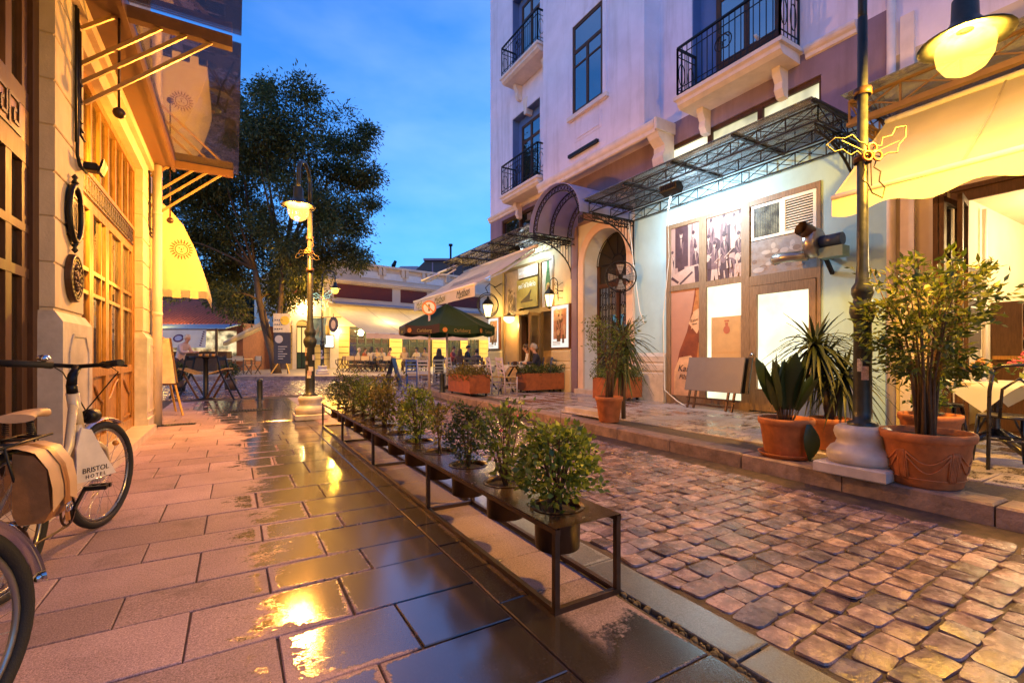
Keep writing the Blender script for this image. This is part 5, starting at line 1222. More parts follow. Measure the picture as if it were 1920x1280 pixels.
clay_pot('clay_pot', 'small terracotta pot farther along the kerb by the stone step', 4.95, 5.40, .137, .21, .39, .72)
clay_pot('clay_pot', 'fluted terracotta pot behind the large one', 5.75, 1.80, .132, .24, .46, .76)
clay_pot('clay_pot', 'dark clay pot hidden behind the nearest lamp base', 5.62, 2.62, .132, .2, .34, .8)
# big multi-stemmed shrub in the large pot
def tall_shrub(label, x, y, z, h, rx, n, ls, mt, stems, mt2=None):
    t = thing('potted_tree', label, 'plant', (x, y, z)); tw = MB(); tips = []
    for k in range(stems):
        a = 2*math.pi*k/stems+random.uniform(-.3, .3); r = rx*random.uniform(.25, .9)
        p = [Vector((x+.05*math.cos(a), y+.05*math.sin(a), z)), Vector((x+r*.25*math.cos(a), y+r*.25*math.sin(a), z+h*.33)), Vector((x+r*.6*math.cos(a), y+r*.6*math.sin(a), z+h*.66)), Vector((x+r*math.cos(a), y+r*math.sin(a), z+h*random.uniform(.82, 1)))]
        tw.tube(p, [.014, .010, .006, .002], 6)
        for j in range(9):
            u = random.uniform(.35, 1); b0 = p[1].lerp(p[2], (u-.35)/.35) if u < .7 else p[2].lerp(p[3], (u-.7)/.3); a2 = a+random.gauss(0, 1.3); l = rx*random.uniform(.3, .75)
            b1 = b0+Vector((math.cos(a2)*l, math.sin(a2)*l, l*random.uniform(-.05, .5))); tw.tube([b0, b0.lerp(b1, .5)+Vector((0, 0, .02)), b1], [.004, .003, .001], 4)
            tips += [b0.lerp(b1, q) for q in (.35, .55, .75, .9, 1.0, 1.05)]
    tw.build('stems', m_twig, t); T_ = np.array([list(q) for q in tips]); idx = rng.integers(0, len(T_), n); pts = T_[idx]+rng.normal(0, .035, (n, 3)); nm = pts-np.array([x, y, z+h*.45]); nm[:, 2] *= .5
    leaves(pts, nm/(np.linalg.norm(nm, axis=1)[:, None]+1e-6), ls, 'foliage', mt, t, .34, .7, .25)
    return t
tall_shrub('tall feathery shrub with many stems in the large terracotta pot', 4.72, 1.50, .50, 1.42, .42, 2700, .068, leafm('leaf_olive', (.04, .075, .012), (.22, .24, .035), .45, .4), 13)
tall_shrub('loose airy shrub in the small terracotta pot by the stone step', 4.95, 5.40, .46, 1.25, .42, 1100, .055, G4, 8)
# aspidistra: broad upright blades
def blades(label, x, y, z, n, L0, wmax, mt, up=1.5, name='leafy_plant', droop=.25, stalk=.18, cat='plant', spread=.8):
    t = thing(name, label, cat, (x, y, z)); st = MB()
    for k in range(n):
        a = 2.4*k+random.uniform(-.3, .3); tilt = random.uniform(.05, spread)*(.35+.65*k/n); L_ = L0*random.uniform(.7, 1.1); d = Vector((math.cos(a)*math.sin(tilt), math.sin(a)*math.sin(tilt), math.cos(tilt))); b = Vector((x+.05*math.cos(a), y+.05*math.sin(a), z))
        s_ = d.cross(Vector((0, 0, 1))); s_ = s_.normalized() if s_.length > .01 else Vector((1, 0, 0)); tw_ = random.uniform(-1.2, 1.2); nn = s_.cross(d); s_ = (s_*math.cos(tw_)+nn*math.sin(tw_)); rows = []
        b2 = b+d*stalk*L_/L0; st.tube([b, b2], [.006, .004], 5); nrm = s_.cross(d)
        for i in range(8):
            u = i/7; c = b2+d*L_*u+Vector((math.cos(a), math.sin(a), -1.1))*droop*L_*u*u*math.sin(tilt)*1.2; w_ = wmax*L_/L0*math.sin(math.pi*min(1, u*.88+.10))**.8*(1 if i < 7 else .06)
            rows.append([c-s_*w_/2, c-nrm*w_*.16, c+s_*w_/2])
        MB().strip(rows).build('leaf', mt, t)
    st.build('stalks', m_twig, t); return t
blades('broad-leaved aspidistra in the saucer pot', 4.80, 2.64, .47, 32, .50, .145, leafm('leaf_aspidistra', (.022, .045, .014), (.05, .075, .02), .35), spread=.42, droop=.1)
MB_l = MB(); 
lf = thing('fallen_leaf', 'single large leaf hanging over the saucer pot rim', 'leaf', (4.66, 2.36, .14)); rows = []
for i in range(8):
    u = i/7; w_ = .075*math.sin(math.pi*(u*.9+.08)); c = Vector((4.70, 2.37-.03*math.sin(3*u), .50-.35*u)); rows.append([c+Vector((-w_*.8, .6*w_, 0)), c+Vector((0, -.01, 0)), c+Vector((w_*.8, -.6*w_, 0))])
MB().strip(rows).build('blade', MATS['leaf_aspidistra'], lf)
def yucca(label, x, y, z, heads, mt):
    t = thing('yucca', label, 'plant', (x, y, z)); tr_ = MB()
    for (dx, dy, hz, n, L0) in heads:
        tr_.tube([(x, y, z), (x+dx*.5, y+dy*.5, z+hz*.5), (x+dx, y+dy, z+hz)], [.035, .03, .025], 8)
        lf = MB(); c0 = Vector((x+dx, y+dy, z+hz))
        for k in range(n):
            a = 2.4*k; el = 1.15-2.2*k/n+random.uniform(-.15, .15); L_ = L0*random.uniform(.75, 1.1); d = Vector((math.cos(a)*math.cos(el), math.sin(a)*math.cos(el), math.sin(el))); s_ = Vector((-math.sin(a), math.cos(a), 0)); rows = []
            for i in range(6):
                u = i/5; c = c0+d*L_*u+Vector((0, 0, -.60*L_*u*u*(1 if el < .8 else .35))); w_ = .034*(1-u**2.2)*(.6+1.4*min(u*3, 1)*.5)+.001; rows.append([c-s_*w_/2, c+Vector((0, 0, -.006)), c+s_*w_/2])
            lf.strip(rows)
        lf.build('leaf_head', mt, t)
    tr_.build('trunk', m_bark, t); return t
yucca('yucca with drooping sword leaves behind the nearest street lamp', 5.62, 2.62, .42, ((-.10, .1, .85, 90, .56), (.10, -.10, .52, 60, .50), (.12, .12, .70, 60, .5)), leafm('leaf_yucca', (.018, .03, .012), (.06, .07, .022), .5))
yucca('dracaena with long arching leaves behind the small clay pot', 5.40, 5.55, .14, ((0, 0, 1.25, 85, .62), (.05, .12, .95, 60, .55)), leafm('leaf_dracaena', (.03, .05, .012), (.11, .12, .03), .4))
shrub('low bushy plant in the fluted pot', 5.75, 1.80, .55, .42, .25, 700, .05, G4, 7, 'airy', 0, .5, 'pot_plant', .5, 'plants in loose pots')
# sprouts between the bench and the far kerb in the picture belong to bench pots; corten planters on castors
def planter(label, x0, x1, y0, y1, plabel, mt, hang=False):
    t = thing('planter_box', label, 'planter', ((x0+x1)/2, (y0+y1)/2, PZ), 'rust brown planter boxes on castors'); z0, z1 = .205, .67
    b = MB(); b.box(x0, x1, y0, y0+.012, z0, z1).box(x0, x1, y1-.012, y1, z0, z1).box(x0, x0+.012, y0+.012, y1-.012, z0, z1).box(x1-.012, x1, y0+.012, y1-.012, z0, z1).box(x0+.012, x1-.012, y0+.012, y1-.012, z0, z0+.01); b.build('box', m_corten, t)
    MB().box(x0+.012, x1-.012, y0+.012, y1-.012, z1-.06, z1-.05).build('soil', m_soil, t)
    for a in (x0+.08, x1-.08):
        for c in (y0+.08, y1-.08): MB().lathe([(.001, -.015), (.035, -.015), (.035, .015), (.001, .015)], (a, c, .17), 12, ax='x').box(a-.022, a+.022, c-.03, c+.03, .19, .205).build('castor', m_black, t)
    h = thing('planter_hedge', plabel, 'plant', ((x0+x1)/2, (y0+y1)/2, z1-.05), 'low hedges in the planter boxes'); n = 1500
    pts = np.stack([rng.uniform(x0-.05, x1+.05, n), rng.uniform(y0-.05, y1+.05, n), z1-.06+rng.uniform(0, 1, n)**.7*.24], 1); pts[:, 2] += .05*np.sin(pts[:, 0]*11)+.04*np.sin(pts[:, 1]*13)
    if hang: k = rng.uniform(0, 1, n) < .12; pts[k, 0] = x0-.03; pts[k, 2] = z1+.05-rng.uniform(0, .22, k.sum())
    nm = np.stack([(pts[:, 0]-(x0+x1)/2), (pts[:, 1]-(y0+y1)/2), np.full(n, .5)], 1); leaves(pts, nm, .055, 'foliage', mt, h, .5, .7)
    st = MB()
    for k in range(26): a, c = random.uniform(x0+.04, x1-.04), random.uniform(y0+.04, y1-.04); st.tube([(a, c, z1-.06), (a+random.uniform(-.05, .05), c+random.uniform(-.05, .05), z1+.12)], [.006, .002], 4)
    st.build('stems', m_twig, h)
GY = leafm('leaf_yellowish', (.08, .085, .012), (.26, .20, .03))
planter('rust brown planter box at the kerb corner by the sign post', 5.02, 5.60, 10.5, 11.85, 'yellow-green hedge in the planter box at the kerb corner', GY, True)
planter('rust brown planter box in front of the seated man', 6.82, 8.12, 10.72, 11.20, 'green hedge in the planter box in front of the seated man', leafm('leaf_hedge', (.03, .055, .010), (.14, .17, .03)))
planter('rust brown planter box behind the small clay pot at the arch', 6.92, 8.05, 7.68, 8.08, 'green hedge in the planter box beside the entrance arch', G4)
# ============================================================ RESTAURANT at the right edge
m_rw = mat('warm_white_wall', (.60, .50, .36), .85, 0, .08, 2, .1, 60, dirt=.1)
rs = thing('restaurant_building', 'cream restaurant front with folding wooden doors at the right edge', 'building', (BX+3, 0, 0))
wall('front_wall', -4, 3.04, 0, 5.5, [(-2.5, 2.36, PZ, 3.30)], m_rw, BX, .3, rs); MB().box(BX, BX+6, -4, 3.04, 5.5, 12).build('upper_wall', m_pink, rs)
MB().box(BX-.05, BX+.01, 2.74, 2.90, PZ, 6).build('pilaster', m_trim, rs); MB().tube([(BX-.06, 3.0, PZ), (BX-.06, 3.0, 9)], .055, 12).build('downpipe', m_trim, rs)
MB().box(BX-.04, BX+.01, 2.40, 2.52, PZ, 3.4).build('door_post', m_wood2, rs)
MB().box(BX-.03, BX+.02, -2.5, 2.36, 3.18, 3.32).box(BX-.06, BX+.02, -2.5, 2.36, 3.32, 3.38).build('door_header', m_wood2, rs)
MB().box(BX-.03, BX+.005, -2.5, 2.30, 3.50, 4.1).build('name_board', mat('ochre_board', (.52, .33, .08), .6, 0, .1, 3), rs)
MB().box(BX+.31, 13, 2.5, 2.7, 0, 3.6).box(13, 13.2, -4, 2.7, 0, 3.6).box(BX+.31, 13, -4.1, -4, 0, 3.6).build('room_wall', m_rw, rs)
MB().box(BX+.31, 13, -4, 2.5, .08, .125).build('room_floor', m_wood2, rs); MB().box(BX+.31, 13, -4, 2.5, 3.5, 3.6).build('room_ceiling', m_rw, rs)
MB().tube([(9.9, 2.44, .2), (9.9, 2.44, 3.4)], .03, 8).build('wall_pipe', m_trim, rs)
def fold_leaf(p0, p1):
    p0, p1 = Vector((*p0, 0)), Vector((*p1, 0)); d = (p1-p0).normalized(); L_ = (p1-p0).length; f = MB()
    def bb(a, z0, b, z1, w): f.bar(p0+d*a+Vector((0, 0, z0)), p0+d*b+Vector((0, 0, z1)), w, .05, d.cross(Vector((0, 0, 1))))
    bb(.04, PZ+.02, .04, 3.16, .08); bb(L_-.04, PZ+.02, L_-.04, 3.16, .08); bb(.0, 3.12, L_, 3.12, .08); bb(0, .2, L_, .2, .12); bb(0, .95, L_, .95, .07)
    f = f.build('folding_door', m_wood2, rs); q = [p0+d*a+Vector((0, 0, z)) for a, z in ((.08, 1.0), (L_-.08, 1.0), (L_-.08, 3.08), (.08, 3.08))]; MB().quad(*q).build('pane', m_pane, f)
fold_leaf((BX-.02, 2.36), (BX-.60, 2.34)); fold_leaf((BX-.60, 2.28), (BX-.02, 2.27)); fold_leaf((BX-.02, 2.20), (BX-.55, 2.12))
for i, (x, y, z) in enumerate(((10.2, 1.3, 2.95), (9.6, .0, 2.95), (11.6, 1.0, 2.95))):
    l = thing('pendant_globe', ('white globe lamp just inside the restaurant doors', 'white globe lamp near the restaurant ceiling pipe', 'white globe lamp at the back of the restaurant')[i], 'lamp', (x, y, z), 'globe lamps inside the restaurant')
    MB().sphere((x, y, z), .15).build('globe', glow('room_globe', (1, .78, .45), 5), l); bulb(l, (x, y, z), (1, .72, .36), ROOM_W); MB().tube([(x, y, z+.15), (x, y, 3.5)], .01, 6).build('cord', m_black, l)
bk = thing('bookcase', 'dark wooden wall shelf with bottles inside the restaurant', 'shelf', (11.2, 2.2, .13))
for xx in (10.4, 12.0): MB().box(xx, xx+.05, 2.15, 2.49, .13, 2.0).build('side', m_wood2, bk)
for z in (.5, .95, 1.4, 1.95): MB().box(10.45, 12.0, 2.15, 2.49, z, z+.04).build('shelf', m_wood2, bk)
for i in range(10):
    xx = 10.55+.15*i; zz = (.99, 1.44)[i % 2]; tag(MB().lathe([(.001, 0), (.035, 0), (.035, .17), (.013, .21), (.013, .28), (.001, .28)], (xx, 2.3, zz), 10).build('bottle', mat('bottle_%d' % (i % 3), [(.08, .14, .05), (.5, .4, .25), (.2, .06, .03)][i % 3], .15)), ('green', 'pale', 'brown')[i % 3]+' bottle, '+('first', 'second', 'third', 'fourth', 'fifth')[i//2]+' from the left on the '+('lower', 'upper')[i % 2]+' restaurant shelf', 'bottle', 'bottles on the restaurant shelf')
mb_ = thing('menu_board', 'dark chalk menu board on the restaurant inner wall', 'board', (9.45, 2.45, 1.6)); MB().box(9.2, 9.75, 2.44, 2.49, 1.25, 2.45).build('board', mat('dark_slate', (.05, .035, .03), .7), mb_)
for k in range(7): MB().box(9.3, 9.3+random.uniform(.15, .38), 2.436, 2.44, 1.5+.12*k, 1.52+.12*k).build('chalk_line', m_white, mb_)
ct = thing('bar_counter', 'brown bar counter inside the restaurant', 'counter', (9.9, 1.9, .13)); MB().box(9.0, 12.6, 1.55, 2.1, .13, 1.1).build('body', m_wood2, ct); MB().box(8.95, 12.65, 1.5, 2.13, 1.1, 1.15).build('top', m_wood, ct)
# awning and its truss over the restaurant
m_ra = cloth('ivory_awning', (.80, .72, .52), .45)
ra = awning('folding_awning', 'large ivory awning with wavy edge under the nearest street lamp', 7.65, 6.2, 4.34, 3.05, -3.0, 2.86, m_ra, .3, 10)
rows = []
for u in (0, 1): rows.append([(6.19, 2.86-5.86*k/80, 3.04-u*(.21+.045*math.sin(k*.62))) for k in range(81)])
MB().strip(rows).build('valance', m_ra, ra)
MB().quad((7.65, 2.86, 4.34), (6.2, 2.86, 3.05), (6.2, 2.86, 2.85), (7.65, 2.86, 4.1)).build('side_wing', m_ra, ra)
rt = thing('iron_canopy', 'brown iron truss canopy above the ivory awning', 'canopy', (7.3, 0, 4.3)); m_it = mat('brown_iron', (.13, .075, .03), .5, .3)
m = MB(); truss(m, (6.9, -3, 4.46), (6.9, 2.98, 4.46), .26, .03); m.build('truss', m_it, rt); m = MB(); truss(m, (6.9, 2.98, 4.46), (8.2, 2.98, 4.46), .24, .026); m.build('end_truss', m_it, rt)
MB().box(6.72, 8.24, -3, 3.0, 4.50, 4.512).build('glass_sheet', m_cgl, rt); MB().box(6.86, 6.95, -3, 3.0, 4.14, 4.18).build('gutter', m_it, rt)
m = MB(); scroll_bracket(m, 2.9, 6.95, BX-.01, 4.2, .7); m.build('bracket', m_it, rt)
# ---- cafe table, chairs and flowers
m_bent = mat('black_lacquer', (.02, .016, .014), .3, 0, .2, 10)
def bentwood(label, x, y, z, rz):
    t = thing('bentwood_chair', label, 'chair', (0, 0, 0), 'black bentwood chairs')
    MB().lathe([(.001, .45), (.19, .45), (.205, .462), (.19, .475), (.001, .47)], (0, 0, 0), 22).build('seat', m_bent, t)
    for sx in (-1, 1):
        MB().tube([(sx*.15, .15, .45), (sx*.18, .20, .0)], [.018, .012], 8).build('leg', m_bent, t)
        MB().tube([(sx*.20, -.25, 0), (sx*.175, -.18, .45), (sx*.18, -.21, .7), (sx*.17, -.27, .90)], .015, 8).build('leg', m_bent, t)
    b = MB(); b.tube([(-.17, -.27, .90), (-.12, -.285, .93), (0, -.29, .94), (.12, -.285, .93), (.17, -.27, .90)], .016, 8)
    b.tube([(-.10, -.17, .47), (-.10, -.22, .72), (0, -.25, .82), (.10, -.22, .72), (.10, -.17, .47)], .012, 8); b.build('backrest', m_bent, t)
    MB().tube([(.145*math.cos(q), .145*math.sin(q), .25) for q in np.linspace(0, 6.28, 19)[:-1]], .009, 6, True).build('stretcher', m_bent, t)
    a = MB()
    for sx in (-1, 1): a.tube([(sx*.165, .17, .25), (sx*.1, .16, .42), (0, .165, .45)], .009, 6)
    a.build('brace', m_bent, t); t.location = (x, y, z); t.rotation_euler = (0, 0, rz); return t
bentwood('nearest black bentwood chair at the right edge by the cloth table', 6.12, 1.36, .132, rad(-60)); bentwood('black bentwood chair left of the cloth table', 7.0, 2.10, .132, rad(-150)); bentwood('black bentwood chair behind the cloth table near the doors', 7.6, 1.30, .132, rad(100))
tb = thing('cafe_table', 'black pedestal cafe table under a pale cloth at the right edge', 'table', (6.7, 1.3, .132)); x, y = 6.92, 1.62
MB().box(x-.45, x+.45, y-.45, y+.45, .845, .875).build('tabletop', mat('pale_tabletop', (.55, .42, .25), .5), tb); MB().lathe([(.05, .30), (.035, .45), (.04, .75), (.12, .845)], (x, y, 0), 14).build('column', m_bent, tb)
for k in range(4):
    a = math.pi/4+k*math.pi/2; MB().tube([(x, y, .36), (x+.2*math.cos(a), y+.2*math.sin(a), .26), (x+.42*math.cos(a), y+.42*math.sin(a), .165)], [.045, .04, .03], 8).build('foot', m_bent, tb)
tc = thing('tablecloth', 'white cloth laid cornerwise on the cafe table at the right edge', 'tablecloth', (x, y, .88)); n = 26; rows = []
for i in range(n+1):
    r_ = []
    for j in range(n+1):
        u, v = (i/n-.5)*1.0, (j/n-.5)*1.0; a, b = (u-v)*.7071*1.08, (u+v)*.7071*1.08; ov = max(0, abs(a)-.45)+max(0, abs(b)-.45)
        r_.append((x+max(-.46, min(.46, a))+(.02*math.sin(9*b) if ov else 0), y+max(-.46, min(.46, b))+(.02*math.sin(9*a) if ov else 0), .879-ov*.95))
    rows.append(r_)
MB().strip(rows).build('cloth', cloth('white_linen', (.75, .72, .66), .2), tc)
def bouquet(label, x, y, z, colr, n, r, nm):
    t = thing('flower_vase', label, 'flowers', (x, y, z)); MB().lathe([(.001, 0), (.045, 0), (.05, .07), (.035, .12), (.04, .14)], (x, y, z), 14).build('vase', m_white, t)
    f = MB()
    for k in range(n):
        a, e = random.uniform(0, 6.28), random.uniform(.1, 1.4); rr = r*random.uniform(.75, 1); c = (x+rr*math.cos(a)*math.cos(e), y+rr*math.sin(a)*math.cos(e), z+.13+rr*math.sin(e))
        for j in range(4): f.sphere((c[0]+random.gauss(0, .012), c[1]+random.gauss(0, .012), c[2]+random.gauss(0, .012)), .017, 6, .7, 4)
    f.build('blossom', mat(nm, colr, .7, 0, .3, 60, island=.3), t); pts = np.array([[x, y, z+.12]])+rng.normal(0, r*.45, (60, 3)); leaves(pts, pts-np.array([[x, y, z]]), .07, 'foliage', G4, t)
bouquet('pink flower bouquet on the cafe table at the right edge', 7.1, 1.42, .885, (.60, .10, .14), 26, .17, 'pink_bloom'); bouquet('small orange flowers on the cafe table', 6.85, 1.72, .885, (.6, .25, .08), 10, .09, 'orange_bloom')
# ---- gas bottles, blower, folded table, step
for i, (x, y, s) in enumerate(((7.32, 3.48, 1.0), (7.62, 3.22, .96), (7.05, 3.75, .9))):
    t = thing('gas_cylinder', ('blue gas cylinder beside the shop door', 'blue gas cylinder right behind the nearest lamp pole', 'smaller blue gas cylinder half hidden by the aspidistra')[i], 'gas cylinder', (x, y, .132), 'blue gas cylinders')
    MB().lathe([(.001, .04), (.15, .04), (.185, .07), (.19, .12), (.19, .52), (.175, .60), (.11, .67), (.05, .69), (.04, .73), (.001, .73)], (x, y, .132), 28).build('tank', mat('blue_enamel', (.13, .17, .36), .4, .1, .15, 5), t)
    MB().lathe([(.17, 0), (.175, 0), (.175, .06), (.165, .06)], (x, y, .132), 24).build('foot_ring', MATS['blue_enamel'], t); MB().lathe([(.10, .70), (.105, .80), (.10, .82)], (x, y, .132), 18, a0=.5, a1=5.5).build('collar', MATS['blue_enamel'], t); MB().lathe([(.02, .72), (.03, .76), (.015, .80), (.001, .80)], (x, y, .132), 10).build('valve', m_bronze, t)
bl = thing('duct_blower', 'metal centrifugal blower with blue motor on the shop wall', 'blower', (8.0, 3.8, 2.6)); x, y, z = 7.86, 3.80, 2.92
MB().lathe([(.001, -.09), (.20, -.09), (.23, -.07), (.23, .07), (.20, .09), (.001, .09)], (x, y+.08, z), 26, ax='y').build('scroll_housing', mat('galvanised', (.34, .33, .32), .35, .8, .2, 8), bl)
MB().tube([(x-.1, y+.1, z+.16), (x-.28, y+.14, z+.22)], .11, 18, cap=False).tube([(x-.1, y+.1, z+.16), (x-.279, y+.14, z+.22)], .10, 18, cap=False).build('outlet', mat('copper_duct', (.15, .085, .06), .4, .7), bl)
MB().tube([(x-.05, y+.15, z-.18), (x-.12, y+.45, z-.16), (x-.12, y+.62, z-.16), (x-.02, y+.68, z-.16)], .085, 16).build('duct', MATS['galvanised'], bl)
MB().tube([(x, y-.02, z), (x, y-.32, z)], .095, 18).build('motor', mat('motor_blue', (.03, .06, .16), .4), bl); MB().box(x-.06, x+.16, y-.34, y+.0, z-.26, z-.1).build('junction_box', mat('teal_box', (.16, .30, .32), .5), bl)
MB().bar((x+.1, y, z-.15), (BX, y, z-.45), .05).bar((x+.1, y, z-.2), (BX, y, z-.2), .05).build('bracket', m_black, bl)
ft = thing('folded_table', 'grey folding table leaning against the shop window', 'table', (7.75, 5.7, .132)); ln = Vector((.22, 0, 1)).normalized(); B0 = Vector((7.78, 0, .50))
def tq(y, s, o=0): return Vector((7.80, y, .47))+ln*s+Vector((-.98, 0, .21))*o
t_ = MB(); t_.add([tq(5.08, 0), tq(6.28, 0), tq(6.28, .66), tq(5.08, .66), tq(5.08, 0, .03), tq(6.28, 0, .03), tq(6.28, .66, .03), tq(5.08, .66, .03)], [(0, 3, 2, 1), (4, 5, 6, 7), (0, 1, 5, 4), (1, 2, 6, 5), (2, 3, 7, 6), (3, 0, 4, 7)]); t_.build('tabletop', mat('grey_laminate', (.13, .115, .12), .4, 0, .12, 3), ft)
t_ = MB(); t_.add([v+Vector((.07, -.1, .0)) for v in (tq(5.08, 0), tq(6.28, 0), tq(6.28, .66), tq(5.08, .66), tq(5.08, 0, .025), tq(6.28, 0, .025), tq(6.28, .66, .025), tq(5.08, .66, .025))], [(0, 3, 2, 1), (4, 5, 6, 7), (0, 1, 5, 4), (1, 2, 6, 5), (2, 3, 7, 6), (3, 0, 4, 7)]); t_.build('second_top', m_black, ft)
for yy in (5.2, 5.32, 6.02, 6.16): MB().bar((7.80, yy, .50), (7.70, yy, .135), .035).build('leg', m_bronze, ft)
for z in (.22, .34): MB().bar((7.72, 5.18, z), (7.72, 6.18, z), .03).build('stretcher', m_bronze, ft)
st = thing('stone_step', 'low stone step on the kerb pavement behind the small clay pot', 'step', (5.35, 6.0, .132)); MB().cbox(5.12, 5.42, 5.78, 6.75, .134, .24, .01).build('upper_block', m_marble, st); MB().cbox(5.08, 5.46, 5.72, 6.82, .132, .16, .008).build('lower_slab', m_marble, st)
# wall fan beside the arch
fn = thing('wall_fan', 'round black wire fan mounted beside the entrance arch', 'fan', (7.9, 8.25, 3.0)); C = Vector((7.86, 8.18, 3.02)); axv = Vector((-.80, -.55, -.25)).normalized(); uu = axv.cross(Vector((0, 0, 1))).normalized(); vv = uu.cross(axv)
def ring(r, o): return [C+axv*o+uu*(r*math.cos(q))+vv*(r*math.sin(q)) for q in np.linspace(0, 2*math.pi, 33)[:-1]]
g = MB(); g.tube(ring(.36, -.02), .016, 6, True)
for r, o in ((.32, .06), (.24, .09), (.15, .10), (.07, .11)): g.tube(ring(r, o), .005, 5, True)
for k in range(28): q = 2*math.pi*k/28; d = uu*math.cos(q)+vv*math.sin(q); g.tube([C+axv*.11+d*.07, C+axv*.09+d*.24, C+axv*.0+d*.355], .003, 4)
g.build('cage', m_black, fn)
for k in range(4):
    q0 = k*math.pi/2; rows = []
    for i in range(5):
        r = .06+.24*i/4; rows.append([C+uu*(r*math.cos(q0+a))+vv*(r*math.sin(q0+a))+axv*(a*.06) for a in (-.3, 0, .35)])
    MB().strip(rows).build('blade', mat('grey_blade', (.25, .25, .26), .4), fn)
MB().tube([C-axv*.02, C-axv*.22], .06, 12).build('motor', m_black, fn); MB().tube([C-axv*.2, C+Vector((.36, .05, -.1))], .025, 8).build('wall_arm', m_black, fn)
# lanterns
def lantern_body(t, x, y, z, s):
    b = MB()
    gp = [(.09*s, 0), (.17*s, .36*s)]
    for k in range(6):
        a0, a1 = k*math.pi/3, (k+1)*math.pi/3; MB().quad(*[(x+r*math.cos(a), y+r*math.sin(a), z+h) for (r, h), a in ((gp[0], a0), (gp[0], a1), (gp[1], a1), (gp[1], a0))]).build('pane', glow('lantern_glow', (1, .70, .26), 2.2), t)
        b.bar((x+gp[0][0]*1.02*math.cos(a0), y+gp[0][0]*1.02*math.sin(a0), z), (x+gp[1][0]*1.02*math.cos(a0), y+gp[1][0]*1.02*math.sin(a0), z+.36*s), .014*s)
    bulb(t, (x, y, z+.17*s), WARM, LANT_W*s*s, .05)
    b.lathe([(.19*s, .36*s), (.19*s, .38*s), (.10*s, .50*s), (.05*s, .53*s), (.02*s, .62*s), (.001, .62*s)], (x, y, z), 6, False); b.lathe([(.001, -.08*s), (.03*s, -.05*s), (.10*s, -.01*s), (.10*s, .0)], (x, y, z), 6, False); b.build('lantern_frame', m_black, t)
l1 = thing('wall_lantern', 'glowing hexagonal wall lantern on a scroll bracket by the tavern door', 'lantern', (8.2, 11.0, 2.6)); lantern_body(l1, 7.85, 11.08, 2.58, .95)
b = MB(); b.tube([(BX, 10.96, 3.05), (8.1, 10.99, 3.05), (8.02, 11.02, 3.12)], .014, 6).tube([(7.85, 11.08, 3.15)]+[(7.98+.13*math.cos(q), 11.03, 3.28+.13*math.sin(q)) for q in np.linspace(math.pi, 0, 12)]+[(8.11, 11.0, 2.75)], .014, 6).bar((BX, 10.97, 2.85), (8.11, 11.0, 2.85), .014).bar((BX, 10.96, 3.3), (8.11, 11.0, 3.2), .012)
for c in ((8.02, 3.22), (8.06, 2.98)): b.tube([(c[0]+.06*math.cos(q)*(1-q/9), 11.0, c[1]+.06*math.sin(q)*(1-q/9)) for q in np.linspace(0, 7.5, 16)], .008, 5)
b.build('bracket', m_black, l1)
l2 = thing('ring_lantern', 'glowing lantern inside black iron rings hanging at the tavern corner', 'lantern', (7.7, 14.6, 2.5)); lantern_body(l2, 7.70, 14.6, 2.52, 1.2)
b = MB()
for r, rot in ((.42, .0), (.36, .5)): b.tube([(7.7+r*math.cos(q)*math.cos(rot), 14.6-r*math.cos(q)*math.sin(rot)*.9-.0, 2.95+r*math.sin(q)) for q in np.linspace(0, 2*math.pi, 29)[:-1]], .016, 6, True)
b.tube([(7.7, 14.6, 3.37), (7.6, 14.6, 3.55), (7.75, 14.6, 3.7), (8.0, 14.6, 3.6), (BX, 14.6, 3.75)], .018, 6).bar((BX, 14.6, 3.3), (7.9, 14.6, 3.64), .018); b.build('rings', m_black, l2)
# ============================================================ FAR SIDE OF THE SQUARE
FZ = .26
dv = Vector((math.sin(YAW), math.cos(YAW), 0)); rv = Vector((math.cos(YAW), -math.sin(YAW), 0))
def at(px, D, z): return dv*D+rv*(D*(px-960)/874)+Vector((0, 0, z))        # a place D metres ahead of the viewpoint
def zat(py, D): return CAM_H+(667-py)/874*D
def vm(px, D, z=FZ, rz=0): return Matrix.Translation(at(px, D, z)) @ Matrix.Rotation(-YAW+rz, 4, 'Z')
# ---- yellow cafe with maroon frieze
FO = Vector((5.5, 35.1, 0)); FA = rad(9.25); FM = Matrix.Translation(FO) @ Matrix.Rotation(FA, 4, 'Z')
def S(px):
    q = dv+rv*((px-960)/874); u = Vector((math.cos(FA), math.sin(FA), 0)); # FO + u s = q k
    k = (FO.x*u.y-FO.y*u.x)/(q.x*u.y-q.y*u.x); return (q*k-FO).dot(u)
m_cy = mat('cafe_yellow_plaster', (.62, .47, .18), .8, 0, .1, 1, .1, 30); m_cw = mat('cafe_cream_stucco', (.66, .56, .46), .8, 0, .1, 1, .1, 30); m_mar = mat('maroon_panel', (.12, .022, .018), .7, 0, .15, 2); m_gd = mat('cafe_dark_frame', (.02, .028, .022), .5)
cf = thing('cafe_building', 'long yellow cafe building with maroon frieze across the square', 'building', tuple(FO))
def fb(name, mt, boxes, par=None):
    mb = MB()
    for b in boxes: mb.box(*b)
    return mb.xf(FM).build(name, mt, par or cf)
x0, x1 = S(538), S(1010)
openings = [(S(a), S(b)) for a, b in ((556, 578), (655, 731), (754, 811), (836, 864), (877, 899), (917, 960))]
cuts = [x0]+[q for o in openings for q in o]+[x1]
for i in range(0, len(cuts), 2): fb('pier', m_cy, [(cuts[i], cuts[i+1], 0, .5, FZ, 3.3)])
